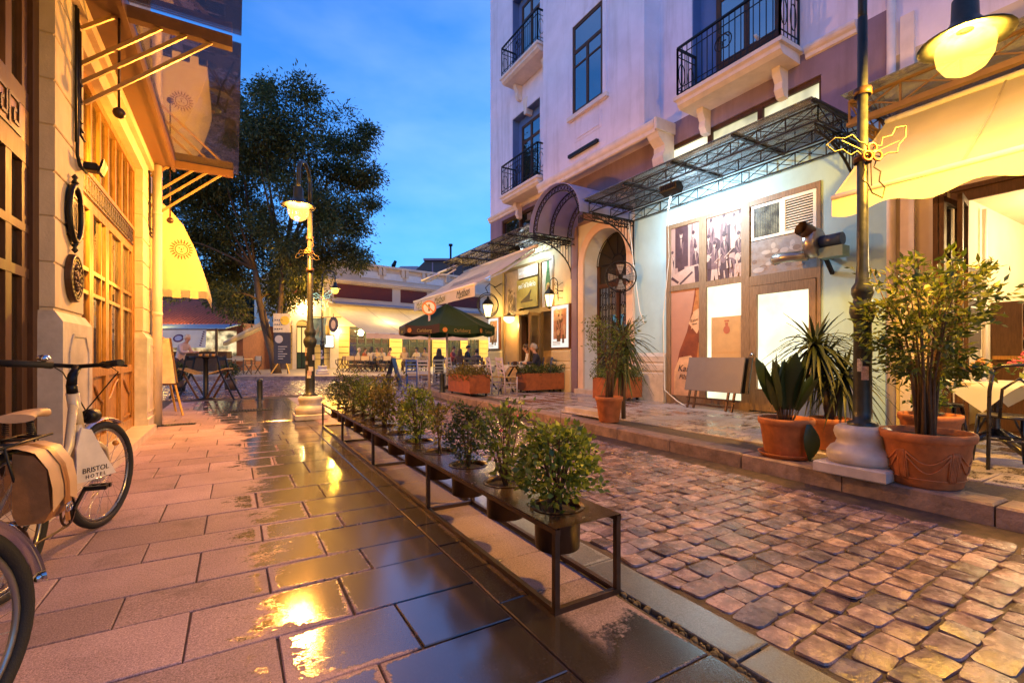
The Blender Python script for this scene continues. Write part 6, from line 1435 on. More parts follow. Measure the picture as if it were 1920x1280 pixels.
fb('wall', m_cw, [(x0, x1, 0, .5, 3.3, 8.0)]); fb('back_wall', m_cw, [(x0, x1, 9.5, 10, 0, 7.5), (x0, x0+.5, .5, 9.5, 0, 7.5)]); fb('roof', m_grey, [(x0, x1, .5, 9.5, 7.3, 7.5)])
for a, b in ((S(545), S(595)), (S(626), S(735)), (S(751), S(800)), (S(815), S(900))): fb('frieze_panel', m_mar, [(a, b, -.04, 0, 5.35, 6.35)])
fb('cornice', m_cw, [(x0-.1, x1, -.35, 0, 6.55, 6.72), (x0-.1, x1, -.22, 0, 6.42, 6.55), (x0-.1, x1, -.25, 0, 7.85, 8.02), (x0-.1, x1, -.15, 0, 5.05, 5.2)])
for px in (693, 737, 778, 815, 860): s = S(px); fb('parapet_panel', m_white, [(s-.8, s+.8, -.05, 0, 7.0, 7.5)]); fb('parapet_bracket', m_cw, [(s-1.25, s-1.0, -.2, 0, 7.3, 7.85)]); fb('parapet_bracket', m_cw, [(s+1.0, s+1.25, -.2, 0, 7.3, 7.85)])
fb('pilaster', m_cw, [(S(618), S(634), -.12, 0, FZ, 5.0)]); fb('capital', m_cw, [(S(614), S(638), -.2, 0, 4.6, 4.72), (S(612), S(640), -.26, 0, 4.72, 4.95)])
for i in range(0, len(cuts), 2):
    for z in (.9, 1.35, 1.8, 2.25, 2.7): fb('rustication_groove', m_wood2, [(cuts[i]+.05, cuts[i+1]-.05, -.012, .0, z, z+.03)])
fb('interior', mat('cafe_inner', (.30, .19, .09), .8, 0, .25, 1.2), [(x0, x1, 3.0, 3.1, FZ, 3.3), (x0, x1, .5, 3.0, FZ-.02, FZ+.02), (x0, x1, .5, 3.0, 3.3, 3.35)])
for (a, b) in openings[1:]:
    n = max(3, round((b-a)/.62)); w = fb('window', m_gd, [(a, b, .10, .16, 3.15, 3.3), (a, b, .10, .16, FZ, .75), (a, b, .11, .15, 1.9, 1.98), (a, b, .11, .15, 2.6, 2.66)]+[(a+(b-a)*k/n-.06, a+(b-a)*k/n+.06, .09, .17, FZ, 3.3) for k in range(n+1)])
    for k in range(n): fb('pane', glass('cafe_glass', (.9, .86, .75), .12, .02, .02), [(a+(b-a)*k/n+.06, a+(b-a)*(k+1)/n-.06, .12, .13, .75, 3.15)], w)
    sh = fb('shelf', m_wood2, [(a+.1, b-.1, 2.5, 2.9, z, z+.05) for z in (1.0, 1.5, 2.0, 2.5)], w); bt = []
    for k in range(int((b-a)*6)): q = a+.2+random.uniform(0, b-a-.4); z = random.choice((1.05, 1.55, 2.05)); bt.append((q, q+.1, 2.6, 2.7, z, z+random.uniform(.2, .36)))
    if bt: fb('bottle_row', mat('bottle_row', (.25, .17, .09), .3, 0, .6, 9, island=.6), bt, w)['kind'] = 'stuff'
a, b = openings[0]; d = fb('door', m_gd, [(a, b, .2, .26, FZ, 3.2)]); fb('door_panel', mat('green_door', (.03, .07, .035), .5), [(a+.1, (a+b)/2-.04, .16, .2, FZ+.1, 1.3), ((a+b)/2+.04, b-.1, .16, .2, FZ+.1, 1.3)], d); fb('pane', emit('door_glow', WARM, 1.2), [(a+.1, (a+b)/2-.04, .17, .2, 1.4, 3.1), ((a+b)/2+.04, b-.1, .17, .2, 1.4, 3.1)], d)
arc_ = MB(); c = (a+b)/2; r0 = (b-a)/2+.05
arc_.strip([[(c+r*math.cos(q), -.05, 3.2+r*math.sin(q)) for q in np.linspace(0, math.pi, 15)] for r in (r0, r0+.3)], False); arc_.xf(FM).build('door_arch', m_cw, cf)
MBt = MB(); MBt.add([(c, -.01, 3.2)]+[(c+r0*math.cos(q), -.01, 3.2+r0*math.sin(q)) for q in np.linspace(0, math.pi, 15)], [(0, i, i+1) for i in range(1, 15)]); MBt.xf(FM).build('fanlight', mat('dim_fanlight', (.35, .28, .12), .4), cf)
fb('door_jamb', m_cw, [(a-.28, a-.02, -.06, 0, FZ, 3.2), (b+.02, b+.28, -.06, 0, FZ, 3.2)])
# lamps of the cafe
def wall_globe(label, s, d, z, r, st, colr=WARM):
    p = FM @ Vector((s, d, z)); t = thing('wall_lamp', label, 'lamp', tuple(p)); MB().sphere(tuple(p), r).build('globe', glow('cafe_globe', (1, .72, .3), 4), t); bulb(t, p, colr, st)
    q = FM @ Vector((s, 0, z)); MB().bar(p+Vector((0, 0, r)), q+Vector((0, 0, r)), .04).build('arm', m_black, t)
wall_globe('bright globe lamp above the arched cafe door', c+.1, -.45, 4.55, .17, CAFE_W); wall_globe('small lamp on the cafe wall beside the menu light box', S(633), -.35, 2.9, .12, CAFE_W*.5)
for i, px in enumerate((700, 780, 855, 925)): 
    p = FM @ Vector((S(px), -2.2, 3.1)); t = thing('ceiling_light', ('first', 'second', 'third', 'fourth')[i]+' strip light from the left under the cafe awning', 'lamp', tuple(p), 'strip lights under the cafe awning'); MB().box(-.5, .5, -.06, .06, -.03, .02).xf(Matrix.Translation(p) @ Matrix.Rotation(FA, 4, 'Z')).build('tube', glow('cafe_tube', (1, .80, .40), 6), t); bulb(t, p-Vector((0, 0, .12)), (1, .70, .24), TUBE_W, .25); MB().box(-.52, .52, -.08, .08, .02, .06).xf(Matrix.Translation(p) @ Matrix.Rotation(FA, 4, 'Z')).build('housing', m_white, t)
lb = thing('light_box', 'small white glowing menu box on the cafe wall', 'light box', tuple(FM @ Vector((S(613), -.1, 1.7)))); fb('case', m_bronze, [(S(606), S(626), -.12, -.005, 1.72, 2.65)], lb); fb('panel', emit('menu_box', (1, .95, .8), 1.6), [(S(608), S(624), -.14, -.12, 1.78, 2.58)], lb)
# cafe awnings
m_fa = cloth('cafe_awning_cloth', (.78, .70, .55), .45)
def far_awn(label, s0, s1, zb, zf, dd, mt, vm_=None, nseam=3, sk=0.):
    t = thing('cafe_awning', label, 'awning', tuple(FM @ Vector(((s0+s1)/2, -dd, zf)))); rows = [[(s0+(s1-s0)*k/12+sk*u, -dd*u-.02, zb+(zf-zb)*u-.12*math.sin(math.pi*u)) for k in range(13)] for u in np.linspace(0, 1, 7)]
    MB().strip(rows).xf(FM).build('cover', mt, t); rows = [[(s0+sk+(s1-s0)*k/24, -dd-.02+.02*math.sin(k*2.), z) for k in range(25)] for z in (zf, zf-.34)]; MB().strip(rows).xf(FM).build('valance', vm_ or mt, t)
    q = MB(); q.box(s0+sk, s1+sk, -dd-.03, -dd+.03, zf-.03, zf+.03); q.xf(FM).build('front_bar', m_white, t)
    for k in range(1, nseam+1): s = s0+(s1-s0)*k/(nseam+1); MB().strip([[(s+w_+sk*u, -dd*u-.02, zb+(zf-zb)*u-.12*math.sin(math.pi*u)+.012) for w_ in (0, .05)] for u in np.linspace(0, 1, 7)]).xf(FM).build('seam', mat('awning_seam', (.4, .34, .26), .8), t)
    return t
far_awn('wide cream awning over the left half of the cafe terrace', S(618), S(800), 4.75, 2.62, 5.0, m_fa, cloth('awning_mauve', (.42, .30, .36), .4), 2, .6)
far_awn('grey striped awning over the right half of the cafe terrace', S(812), S(985), 4.6, 2.75, 4.0, cloth('awning_greige', (.50, .45, .38), .4), None, 5)
bl_ = thing('roller_blind_case', 'blue-grey awning cassette roof along the cafe wall', 'canopy', tuple(FM @ Vector((S(720), -1, 4.9)))); MB().prism([(S(615), 0, 5.1), (S(615), -1.0, 4.86), (S(615), -1.0, 4.80), (S(615), 0, 4.98)], (S(905)-S(615), 0, 0)).xf(FM).build('sheet', mat('blue_grey_sheet', (.30, .33, .42), .4, .2), bl_)
# banners and oval sign
bn = thing('banner', 'blue printed banner hanging by the cafe entrance', 'banner', tuple(at(597, 27, 2.0))); MB().strip([[tuple(at(587+26*u+1.5*math.sin(v*5+u*3)-3*v, 27+.1*math.sin(u*6), 3.35-1.55*v)) for u in np.linspace(0, 1, 7)] for v in np.linspace(0, 1, 7)]).build('cloth', cloth('banner_blue', (.16, .26, .36), .3, .5), bn); MB().bar(at(585, 27, 3.4), at(640, 27.5, 3.42), .04).build('rod', m_black, bn)
for k in range(9): q = at(589+2.4*k, 26.88, 2.2+.1*(k % 4)); MB().bar(q, q+Vector((.05, 0, .4)), .12, .01).build('print_patch', mat('banner_pale', (.42, .36, .30), .8), bn)
ov = thing('oval_sign', 'dark blue oval hanging sign by the cafe entrance', 'sign', tuple(at(625, 27.2, 2.8))); C = at(625, 27.2, 2.98); P = [C+rv*(.27*math.cos(q))+Vector((0, 0, .46*math.sin(q))) for q in np.linspace(0, 2*math.pi, 25)[:-1]]; MB().prism(P, dv*.06).build('disc', mat('navy_sign', (.035, .03, .09), .4), ov); MB().prism([C-dv*.012+rv*(.13*math.cos(q))+Vector((0, 0, .26*math.sin(q))) for q in np.linspace(0, 2*math.pi, 17)[:-1]], dv*.01).build('emblem', mat('lilac_print', (.4, .34, .5), .6), ov); MB().bar(C+Vector((0, 0, .46)), C+Vector((0, 0, .62)), .03).build('hanger', m_black, ov)
# ---- roofs seen over the cafe
rf = thing('rooftop_house', 'dark roofed penthouse rising behind the cafe parapet', 'building', tuple(at(830, 58, 0))); M_ = vm(828, 58, 0); MB().prism([(-3.6, 0, 9.5), (3.6, 0, 9.5), (3.6, 0, 12.8), (-1.9, 0, 13.1), (-3.6, 0, 11.5)], (0, 7, 0)).xf(M_).build('wall', mat('dark_slate_wall', (.05, .045, .05), .7), rf); MB().box(-2.2, 4.2, -.4, 7.2, 12.95, 13.2).xf(M_).build('roof', m_grey, rf); MB().box(-1.2, -1.05, -.02, .0, 9.6, 12.8).box(1.4, 1.55, -.02, 0, 9.6, 12.7).xf(M_).build('window_post', m_grey, rf)
MB().box(-4, 4, 0, 7, 0, 9.5).xf(M_).build('lower_wall', m_grey, rf)
ch = thing('chimney_flue', 'thin metal flue with a cap above the rooftops', 'chimney', tuple(at(845, 52, 10))); MB().tube([at(845, 52, 9), at(845, 52, 13.4)], .12, 8).build('pipe', m_black, ch); MB().tube([at(845, 52, 13.4), at(845, 52, 13.6)], .24, 8).build('cap', m_black, ch)
r2 = thing('rooftop_house', 'low pale blue roof beyond the cafe parapet', 'building', tuple(at(768, 66, 0))); M_ = vm(768, 66, 0); MB().box(-2.2, 2.2, 0, 6, 0, 13.1).xf(M_).build('wall', mat('pale_blue_wall', (.35, .38, .48), .8), r2); MB().prism([(-2.5, -.2, 13.1), (2.5, -.2, 13.1), (1.2, -.2, 13.8), (-1.2, -.2, 13.8)], (0, 6.4, 0)).xf(M_).build('roof', mat('blue_grey_roof', (.2, .24, .34), .6), r2)
an = thing('roof_figure', 'dark vent cowl on the cafe roof edge', 'vent', tuple(at(737, 40, 8))); MB().tube([at(737, 40, 7.5), at(737, 40, 8.9)], .12, 8).tube([at(737, 40, 8.8), at(742, 40, 9.3)], [.2, .12], 8).build('cowl', m_black, an)
# ---- low house with tiled roof and white blinds
m_tile = mat('clay_roof_tile', (.30, .09, .05), .75, 0, .35, 6, .3, 20)
lh = thing('tiled_house', 'low house with red tiled roof and white roller blinds at the left', 'building', tuple(at(350, 27, FZ))); M_ = vm(350, 27, FZ)
MB().box(-6, 2.4, 1.5, 7, 0, 2.9).xf(M_).build('wall', mat('dim_brick_wall', (.28, .12, .07), .85, 0, .2, 5), lh)
rows = 13
for r in range(rows):                              # tile courses, each a row of its own
    z = 2.75+.15*r; y = .8+.28*r; 
    c_ = MB()
    xr = 2.7-.02*r-(.30*max(0, r-3)); 
    for k in range(int((xr+6.5)/.22)):
        xx = -6.5+.22*k; c_.lathe([(.11, 0), (.10, .34)], (0, 0, 0), 5, True, 'y', 0, math.pi) if False else c_.prism([(xx, y, z), (xx+.06, y, z+.07), (xx+.15, y, z+.07), (xx+.21, y, z), (xx+.15, y, z+.02), (xx+.06, y, z+.02)], (0, .33, .17))
    c_.xf(M_).build('tile_course', m_tile, lh)
MB().prism([(-6.5, .6, 2.72), (2.8, .6, 2.72), (2.8, -.9, 2.40), (-6.5, -.9, 2.40)], (0, 0, .05)).xf(M_).build('porch_sheet', mat('blue_sheet_roof', (.12, .22, .36), .35, .3), lh)
m_bl = cloth('white_blind', (.72, .70, .70), .5)
for i, (a, b) in enumerate(((-1.15, 2.15), (-3.2, -1.35))):
    bd_ = MB(); bd_.strip([[(a+(b-a)*k/6-(.18*(1-u) if i == 0 else 0), -1.25-.35*u, 2.32-.98*u) for k in range(7)] for u in (0, .5, 1)]); bd_ = bd_.xf(M_).build('roller_blind', m_bl, lh)
    if i == 0:
        MB().prism([(.55+.30*math.cos(q), -1.43+.0786*math.sin(q), 1.86+.22*math.sin(q)) for q in np.linspace(0, 6.283, 17)[:-1]], (0, .01, 0)).xf(M_).build('emblem_print', mat('plum_print', (.12, .03, .07), .7), bd_)
        MB().prism([(.55+.2*math.cos(q), -1.445+.05*math.sin(q), 1.86+.14*math.sin(q)) for q in np.linspace(0, 6.283, 13)[:-1]], (0, .01, 0)).xf(M_).build('emblem_print', mat('pale_print', (.5, .42, .46), .7), bd_)
    for e_ in (a+.28, b-.28):
        for k in range(7): MB().box(e_-.05, e_+.05, -1.30-.05*k-.03, -1.29-.05*k-.03, 2.18-.125*k, 2.25-.125*k).xf(M_).build('edge_print', MATS['plum_print'] if 'plum_print' in MATS else m_dark, bd_)
for xx in (-3.3, -1.25, 2.3): MB().box(xx-.05, xx+.05, -.95, -.85, 0, 2.42).xf(M_).build('porch_post', m_wood2, lh)
MB().box(-5.5, 2.0, 1.42, 1.5, .9, 2.4).xf(M_).build('bar_opening', lit_pane('lit_bar', (1, .78, .42), 1.1, 2.2, .1), lh); MB().box(-5.6, 2.2, .2, .7, 0, 1.15).xf(M_).build('bar_counter', m_wood2, lh)
p = M_ @ Vector((-1.2, -1.0, 2.95)); t = thing('porch_lamp', 'bright yellow lamp on the tiled house eave', 'lamp', tuple(p)); MB().sphere(tuple(p), .13).build('globe', glow('porch_globe', (1, .66, .2), 5), t); bulb(t, p, YELLOW, CAFE_W*1.2); MB().bar(p+Vector((0, 0, .1)), p+dv*.9+Vector((0, 0, .1)), .03).build('arm', m_black, t)
sa = thing('side_awning', 'cream awning seen edge-on beside the tree', 'awning', tuple(at(455, 25.5, 2.2)))
for o_ in (0, .24): MB().prism([at(418, 24.6, 1.88-o_*.3)+Vector((0, 0, 0)), at(500, 27.5, 3.35-o_*1.3), at(500, 27.5, 3.22-o_*1.3), at(418, 24.6, 1.78-o_*.3)], rv*.0+dv*.35).build('slat', m_awn if o_ == 0 else m_can, sa)
# far pale houses and dark trees on the slope
for i, (px, D, w_, h_, c_, lab) in enumerate(((470, 75, 8, 6.2, (.42, .40, .48), 'far pale house with small windows beyond the square'), (425, 82, 7, 8.5, (.30, .13, .11), 'far reddish house among dark trees'))):
    t = thing('far_house', lab, 'building', tuple(at(px, D, FZ))); M_ = vm(px, D, FZ); MB().box(-w_/2, w_/2, 0, 5, 0, h_).xf(M_).build('wall', mat('far_wall_%d' % i, c_, .85), t); MB().prism([(-w_/2-.3, -.3, h_), (w_/2+.3, -.3, h_), (0, -.3, h_+1.6)], (0, 5.6, 0)).xf(M_).build('roof', m_tile, t)
    for k in range(3):
        for j in range(2): wd = MB().box(-w_/2+1.2+k*w_/3-.45, -w_/2+1.2+k*w_/3+.45, -.06, 0, 1.2+j*2.6, 2.7+j*2.6).xf(M_).build('window', m_white, t); MB().box(-w_/2+1.2+k*w_/3-.3, -w_/2+1.2+k*w_/3+.3, -.08, -.06, 1.35+j*2.6, 2.55+j*2.6).xf(M_).build('pane', m_sky, wd)
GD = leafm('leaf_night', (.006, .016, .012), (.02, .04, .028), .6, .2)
def bush_tree(label, px, D, z, rx, rz, n, ls, th=3.):
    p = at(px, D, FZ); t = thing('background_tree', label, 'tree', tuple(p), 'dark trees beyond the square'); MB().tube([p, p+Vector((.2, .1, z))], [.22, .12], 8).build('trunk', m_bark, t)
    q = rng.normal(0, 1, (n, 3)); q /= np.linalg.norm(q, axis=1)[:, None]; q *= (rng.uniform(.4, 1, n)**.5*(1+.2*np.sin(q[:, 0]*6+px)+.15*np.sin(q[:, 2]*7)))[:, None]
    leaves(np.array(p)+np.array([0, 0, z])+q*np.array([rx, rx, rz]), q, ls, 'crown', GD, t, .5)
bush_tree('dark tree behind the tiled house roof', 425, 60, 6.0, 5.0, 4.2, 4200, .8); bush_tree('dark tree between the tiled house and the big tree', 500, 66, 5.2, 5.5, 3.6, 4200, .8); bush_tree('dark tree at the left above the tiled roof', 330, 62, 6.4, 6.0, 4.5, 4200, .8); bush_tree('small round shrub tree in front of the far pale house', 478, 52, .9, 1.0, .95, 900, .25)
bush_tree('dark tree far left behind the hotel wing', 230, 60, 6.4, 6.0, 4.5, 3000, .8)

# ============================================================ THE BIG TREE
tb_ = at(519, 24, FZ); tr = thing('street_tree', 'big dark leafy tree rising over the square', 'tree', tuple(tb_)); TD = 24
lumps = [(470,225,78),(555,225,70),(645,262,52),(400,290,90),(505,320,105),(610,340,88),(672,330,34),(350,410,95),(450,425,105),(560,430,100),(640,420,58),(660,470,34),(380,505,75),(470,512,72),(555,515,66),(600,492,44),(330,480,60),(430,205,45),(578,178,30),(488,172,30),(700,385,14),(690,250,22),(300,360,70),(270,440,80),(700,330,18),(340,330,60),(430,560,40),(668,487,20),(520,565,26)]
cent = []
for (px, py, r) in lumps:
    D = TD+(random.uniform(-2.6, 2.6) if px < 585 else random.uniform(.2, 3.0)); cent.append((at(px, D, zat(py, D)), r/874*D))
trunks = MB(); fork = at(505, 24, 2.6)
def limb(a, b, r0, r1, sag=.0):
    a, b = Vector(a), Vector(b); m_ = a.lerp(b, .5)+Vector((random.uniform(-.3, .3), random.uniform(-.3, .3), .35+sag)); trunks.tube([a, a.lerp(m_, .5)+Vector((0, 0, .05)), m_, m_.lerp(b, .5)+Vector((0, 0, .1)), b], [r0, r0*.85, (r0+r1)/2, r1*1.3, r1], 8)
trunks.tube([tb_-Vector((0, 0, .1)), at(512, 24, 1.2), at(497, 24, 2.6), at(486, 24, 4.0), at(478, 24, 5.6)], [.26, .20, .17, .15, .12], 10)
trunks.tube([at(516, 24, .9), at(519, 24.2, 2.2), at(526, 24.4, 3.8), at(530, 24.4, 5.8)], [.17, .15, .13, .10], 10); trunks.tube([at(508, 24, 1.9), at(500, 23.7, 2.9), at(496, 23.6, 3.5)], [.09, .07, .05], 8)
heads = [at(478, 24, 5.6), at(530, 24.4, 5.8), at(486, 24, 4.0)]
for c_, r in cent: limb(min(heads, key=lambda h: (h-c_).length), c_, .07, .02)
trunks.build('trunk', m_bark, tr)
P_, Nn = [], []
for c_, r in cent:
    k = int(6200*(r/2.2)**2)+500; sub = max(6, int(r*8)); cc = rng.normal(0, 1, (sub, 3)); cc /= np.linalg.norm(cc, axis=1)[:, None]; cc *= rng.uniform(.35, 1., sub)[:, None]*r*.86
    idx = rng.integers(0, sub, k); q = rng.normal(0, 1, (k, 3))*np.array([1, 1, .75])*.40*max(.6, min(1, r/1.6)); P_.append(np.array(c_)+cc[idx]+q); Nn.append(q+np.array([0, 0, -.10])+.3*cc[idx])
P_ = np.concatenate(P_); Nn = np.concatenate(Nn); Nn /= np.linalg.norm(Nn, axis=1)[:, None]+1e-6
leaves(P_, Nn, .20, 'crown', leafm('leaf_street_tree', (.03, .05, .016), (.18, .18, .04), .5, .4), tr, .32, .55, .25)
print('tree leaves', len(P_))
# ============================================================ TERRACE FURNITURE
m_bluep = mat('blue_chair_paint', (.06, .16, .50), .5, 0, .12, 20); m_wht = mat('white_chair_paint', (.62, .60, .62), .5, 0, .1, 20); m_gry = mat('grey_chair_paint', (.36, .37, .36), .5, 0, .1, 20); m_lil = mat('lilac_chair_paint', (.50, .44, .52), .5, 0, .1, 20); m_nav = mat('navy_chair_paint', (.05, .055, .12), .5, 0, .1, 20)
m_rush = mat('rush_seat', (.38, .26, .10), .8, 0, .3, 60, .3, 90)
def taverna_chair(mt):
    t = thing('taverna_chair', 'x', 'chair', (0, 0, 0), 'ladder-back taverna chairs')
    for sx in (-1, 1):
        MB().tube([(sx*.19, .18, 0), (sx*.19, .18, .46)], .019, 8).build('leg', mt, t); MB().tube([(sx*.18, -.19, 0), (sx*.18, -.18, .45), (sx*.185, -.27, .98)], .019, 8).build('leg', mt, t)
    for z, h in ((.93, .07), (.80, .05), (.68, .05), (.57, .04)):
        u = (z-.45)/.53; MB().box(-.18, .18, -.185-.09*u-.009, -.185-.09*u+.009, z-h/2, z+h/2).build('back_slat', mt, t)
    MB().cbox(-.205, .205, -.19, .20, .435, .465, .01).build('seat', m_rush, t)
    for z in (.18, .30):
        for sx in (-1, 1): MB().tube([(sx*.185, -.185, z), (sx*.19, .18, z)], .011, 6).build('rung', mt, t)
        MB().tube([(-.19, .18, z+.04), (.19, .18, z+.04)], .011, 6).build('rung', mt, t)
    MB().tube([(-.18, -.185, .24), (.18, -.185, .24)], .011, 6).build('rung', mt, t)
    return t
def face(dx, dy): return math.atan2(-dx, dy)                # rotation that turns local +Y to (dx, dy)
protos = {}
def chair(mt, x, y, z, rz, label):
    k = mt.name
    if k not in protos: protos[k] = taverna_chair(mt); o = protos[k]
    else: o = copy_tree(protos[k])
    o.location = (x, y, z); o.rotation_euler = (0, 0, rz); o['label'] = label; return o
bk_ = face(*(dv.x, dv.y))
a = at(773, 16.6, 0); chair(m_bluep, a.x, a.y, gz(a.y), bk_+.1, 'bright blue ladder-back chair at the terrace edge')
a = at(797, 16.3, 0); chair(m_wht, a.x, a.y, gz(a.y), bk_-.15, 'white ladder-back chair next to the bright blue one')
a = at(824, 17.4, 0); chair(m_gry, a.x, a.y, gz(a.y), bk_, 'grey ladder-back chair behind the sign post')
a = at(852, 15.6, 0); chair(m_lil, a.x, a.y, .132, bk_-.9, 'lilac ladder-back chair beside the green parasol pole')
a = at(932, 12.75, 0); chair(m_lil, a.x, a.y, .132, face(rv.x+dv.x*.3, rv.y+dv.y*.3), 'left one of the two lilac chairs between the planter boxes')
a = at(952, 12.5, 0); chair(m_lil, a.x, a.y, .132, face(rv.x+dv.x*.5, rv.y+dv.y*.5), 'right one of the two lilac chairs between the planter boxes')
a = at(880, 15.2, 0); chair(m_nav, a.x, a.y, .132, bk_+.2, 'left navy ladder-back chair at the middle cloth table')
a = at(897, 15.4, 0); chair(m_nav, a.x, a.y, .132, bk_-.1, 'right navy ladder-back chair at the middle cloth table')
a = at(1018, 13.75, 0); chair(m_nav, a.x, a.y, .132, face(-rv.x, -rv.y), 'navy chair that the man in the dark jacket sits on')
a = at(1003, 14.5, 0); chair(m_nav, a.x, a.y, .132, face(-rv.x, -rv.y), 'navy chair that the woman beside the man sits on')
m_lin = MATS['white_linen']
def cloth_table(label, cl, x, y, z, rz, s=.4, stuff=True):
    M_ = Matrix.Translation((x, y, z)) @ Matrix.Rotation(rz, 4, 'Z'); t = thing('terrace_table', label, 'table', (x, y, z), 'square terrace tables')
    MB().box(-s, s, -s, s, .70, .73).xf(M_).build('tabletop', m_wood2, t)
    for sx in (-1, 1): MB().bar((sx*s*.8, -s*.75, 0), (sx*s*.8, s*.75, .70), .035).bar((sx*s*.8, s*.75, 0), (sx*s*.8, -s*.75, .70), .035).xf(M_).build('leg', m_black, t)
    c = thing('table_linen', cl, 'tablecloth', (x, y, z+.73), 'white cloths on the terrace tables'); n = 22; rows = []
    for i in range(n+1):
        r_ = []
        for j in range(n+1):
            u, v = (i/n-.5)*1.0*2.3*s, (j/n-.5)*2.3*s; a_, b_ = (u-v)*.7071, (u+v)*.7071; o_ = max(0, abs(a_)-s)+max(0, abs(b_)-s)
            r_.append((max(-s-.012, min(s+.012, a_))+(.018*math.sin(14*b_) if o_ else 0), max(-s-.012, min(s+.012, b_))+(.018*math.sin(14*a_) if o_ else 0), .735-o_*.9))
        rows.append(r_)
    MB().strip(rows).xf(M_).build('cloth', m_lin, c)
    if stuff:
        g = thing('place_setting', 'glasses and plates on the '+cl.split(' on ')[-1], 'tableware', (x, y, z+.74), 'tableware on the terrace tables')
        for k in range(4): q = M_ @ Vector((.2*math.cos(1.6*k+.4), .2*math.sin(1.6*k+.4), .742)); MB().lathe([(.001, 0), (.028, 0), (.034, .10), (.031, .10), (.026, .01), (.001, .008)], tuple(q), 10).build('glass', glass('tumbler', (.85, .88, .9), .2), g)
        for k in range(2): q = M_ @ Vector((.26*(-1)**k, 0.05, .740)); MB().lathe([(.001, 0), (.06, 0), (.10, .014), (.098, .016), (.06, .005), (.001, .004)], tuple(q), 14).build('plate', m_white, g)
        q = M_ @ Vector((0, 0, .742)); MB().box(q.x-.05, q.x+.05, q.y-.04, q.y+.04, q.z, q.z+.12).build('menu_block', m_wood2, g)
a = at(965, 13.6, 0); cloth_table('square table in front of the man in the dark jacket', 'white cloth on the table in front of the seated man', a.x, a.y, .132, .2)
a = at(905, 14.2, 0); cloth_table('square table beside the two lilac chairs', 'white cloth on the table beside the lilac chairs', a.x, a.y, .132, .5)
a = at(868, 16.8, 0); cloth_table('square table under the green parasol', 'white cloth on the table under the green parasol', a.x, a.y, .06, .3)
a = at(1040, 14.6, 0)
# ---- green parasol
a = at(838, 14.6, 0); ux, uy = a.x, a.y; um = thing('parasol', 'dark green square parasol with printed valance on the terrace', 'umbrella', (ux, uy, .132)); m_pg = cloth('parasol_green', (.022, .055, .02), .2); m_pbk = cloth('parasol_dark', (.05, .03, .025), .2)
ap = Vector((ux, uy, 2.78)); cor = [Vector((ux+1.50*math.cos(q), uy+1.50*math.sin(q), 2.06)) for q in np.linspace(.25, .25+2*math.pi, 9)[:-1]]
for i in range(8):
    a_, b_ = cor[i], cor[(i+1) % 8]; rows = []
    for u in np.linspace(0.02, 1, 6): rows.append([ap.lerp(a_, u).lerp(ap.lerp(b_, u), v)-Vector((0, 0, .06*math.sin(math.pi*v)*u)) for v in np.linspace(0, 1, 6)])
    MB().strip(rows).build('panel', cloth('parasol_sky_tint', (.05, .075, .12), .2) if i in (2, 3) else m_pg, um); vl = MB(); vl.strip([[a_.lerp(b_, v)-Vector((0, 0, .06*math.sin(math.pi*v)+d)) for v in np.linspace(0, 1, 6)] for d in (0, .24)]); vl.build('valance', m_pbk if i in (2, 3, 4) else m_pg, um)  # left-facing panels coloured blue-grey to paint in the sky's reflection
    m_ = a_.lerp(b_, .5); nn = (m_-Vector((ux, uy, m_.z))).normalized(); rt_ = Vector((-nn.y, nn.x, 0)); text('lettering', 'Καλσμπεργκ' if False else 'Carlsberg', .14, mat('gold_print', (.30, .24, .07), .7), um, tuple(m_+nn*.02+rt_*.08-Vector((0, 0, .19))), tuple(rt_), (0, 0, 1), .002, .9)
    MB().prism([m_+nn*.014-rt_*.42-Vector((0, 0, .17))+rt_*(.07*math.cos(q))+Vector((0, 0, .07*math.sin(q))) for q in np.linspace(0, 2*math.pi, 13)[:-1]], nn*.008).build('round_print', mat('orange_print', (.5, .2, .03), .6), um)
    MB().tube([ap-Vector((0, 0, .35)), ap.lerp(a_, .98)-Vector((0, 0, .03))], .012, 5).build('rib', m_white, um)
MB().tube([(ux, uy, .13), (ux, uy, 2.85)], .03, 10).build('pole', m_wht, um); MB().lathe([(.001, .10), (.28, .0), (.28, -.0)], (ux, uy, .135), 18).build('foot', m_black, um)
# ---- no-stopping sign on its post, bollards, A-board
a = at(805, 13.6, 0); sx_, sy_ = a.x, a.y; ns = thing('road_sign', 'round red-rimmed no entry style sign on a pale post by the planter box', 'sign', (sx_, sy_, .132)); MB().tube([(sx_, sy_, .13), (sx_, sy_, 2.62)], .035, 10).build('post', mat('pale_post', (.5, .40, .34), .5, 0, .2, 20), ns)
C = Vector((sx_, sy_, 2.55))-dv*.045; P = lambda r, o: [C-dv*o+rv*(r*math.cos(q))+Vector((0, 0, r*math.sin(q))) for q in np.linspace(0, 2*math.pi, 33)[:-1]]
MB().prism(P(.21, 0), dv*.01).build('disc', m_white, ns); g = MB(); g.strip([P(.212, .004), P(.165, .004)], False, True); g.build('red_ring', mat('sign_red', (.45, .04, .02), .4), ns)
MB().bar(C-dv*.006+rv*-.13+Vector((0, 0, .13)), C-dv*.006+rv*.13+Vector((0, 0, -.13)), .04, .003, dv).build('red_bar', MATS['sign_red'], ns); MB().bar(C-dv*.005+Vector((0, 0, -.1)), C-dv*.005+Vector((0.0, 0, .1)), .05, .003, dv).build('black_symbol', m_dk, ns)
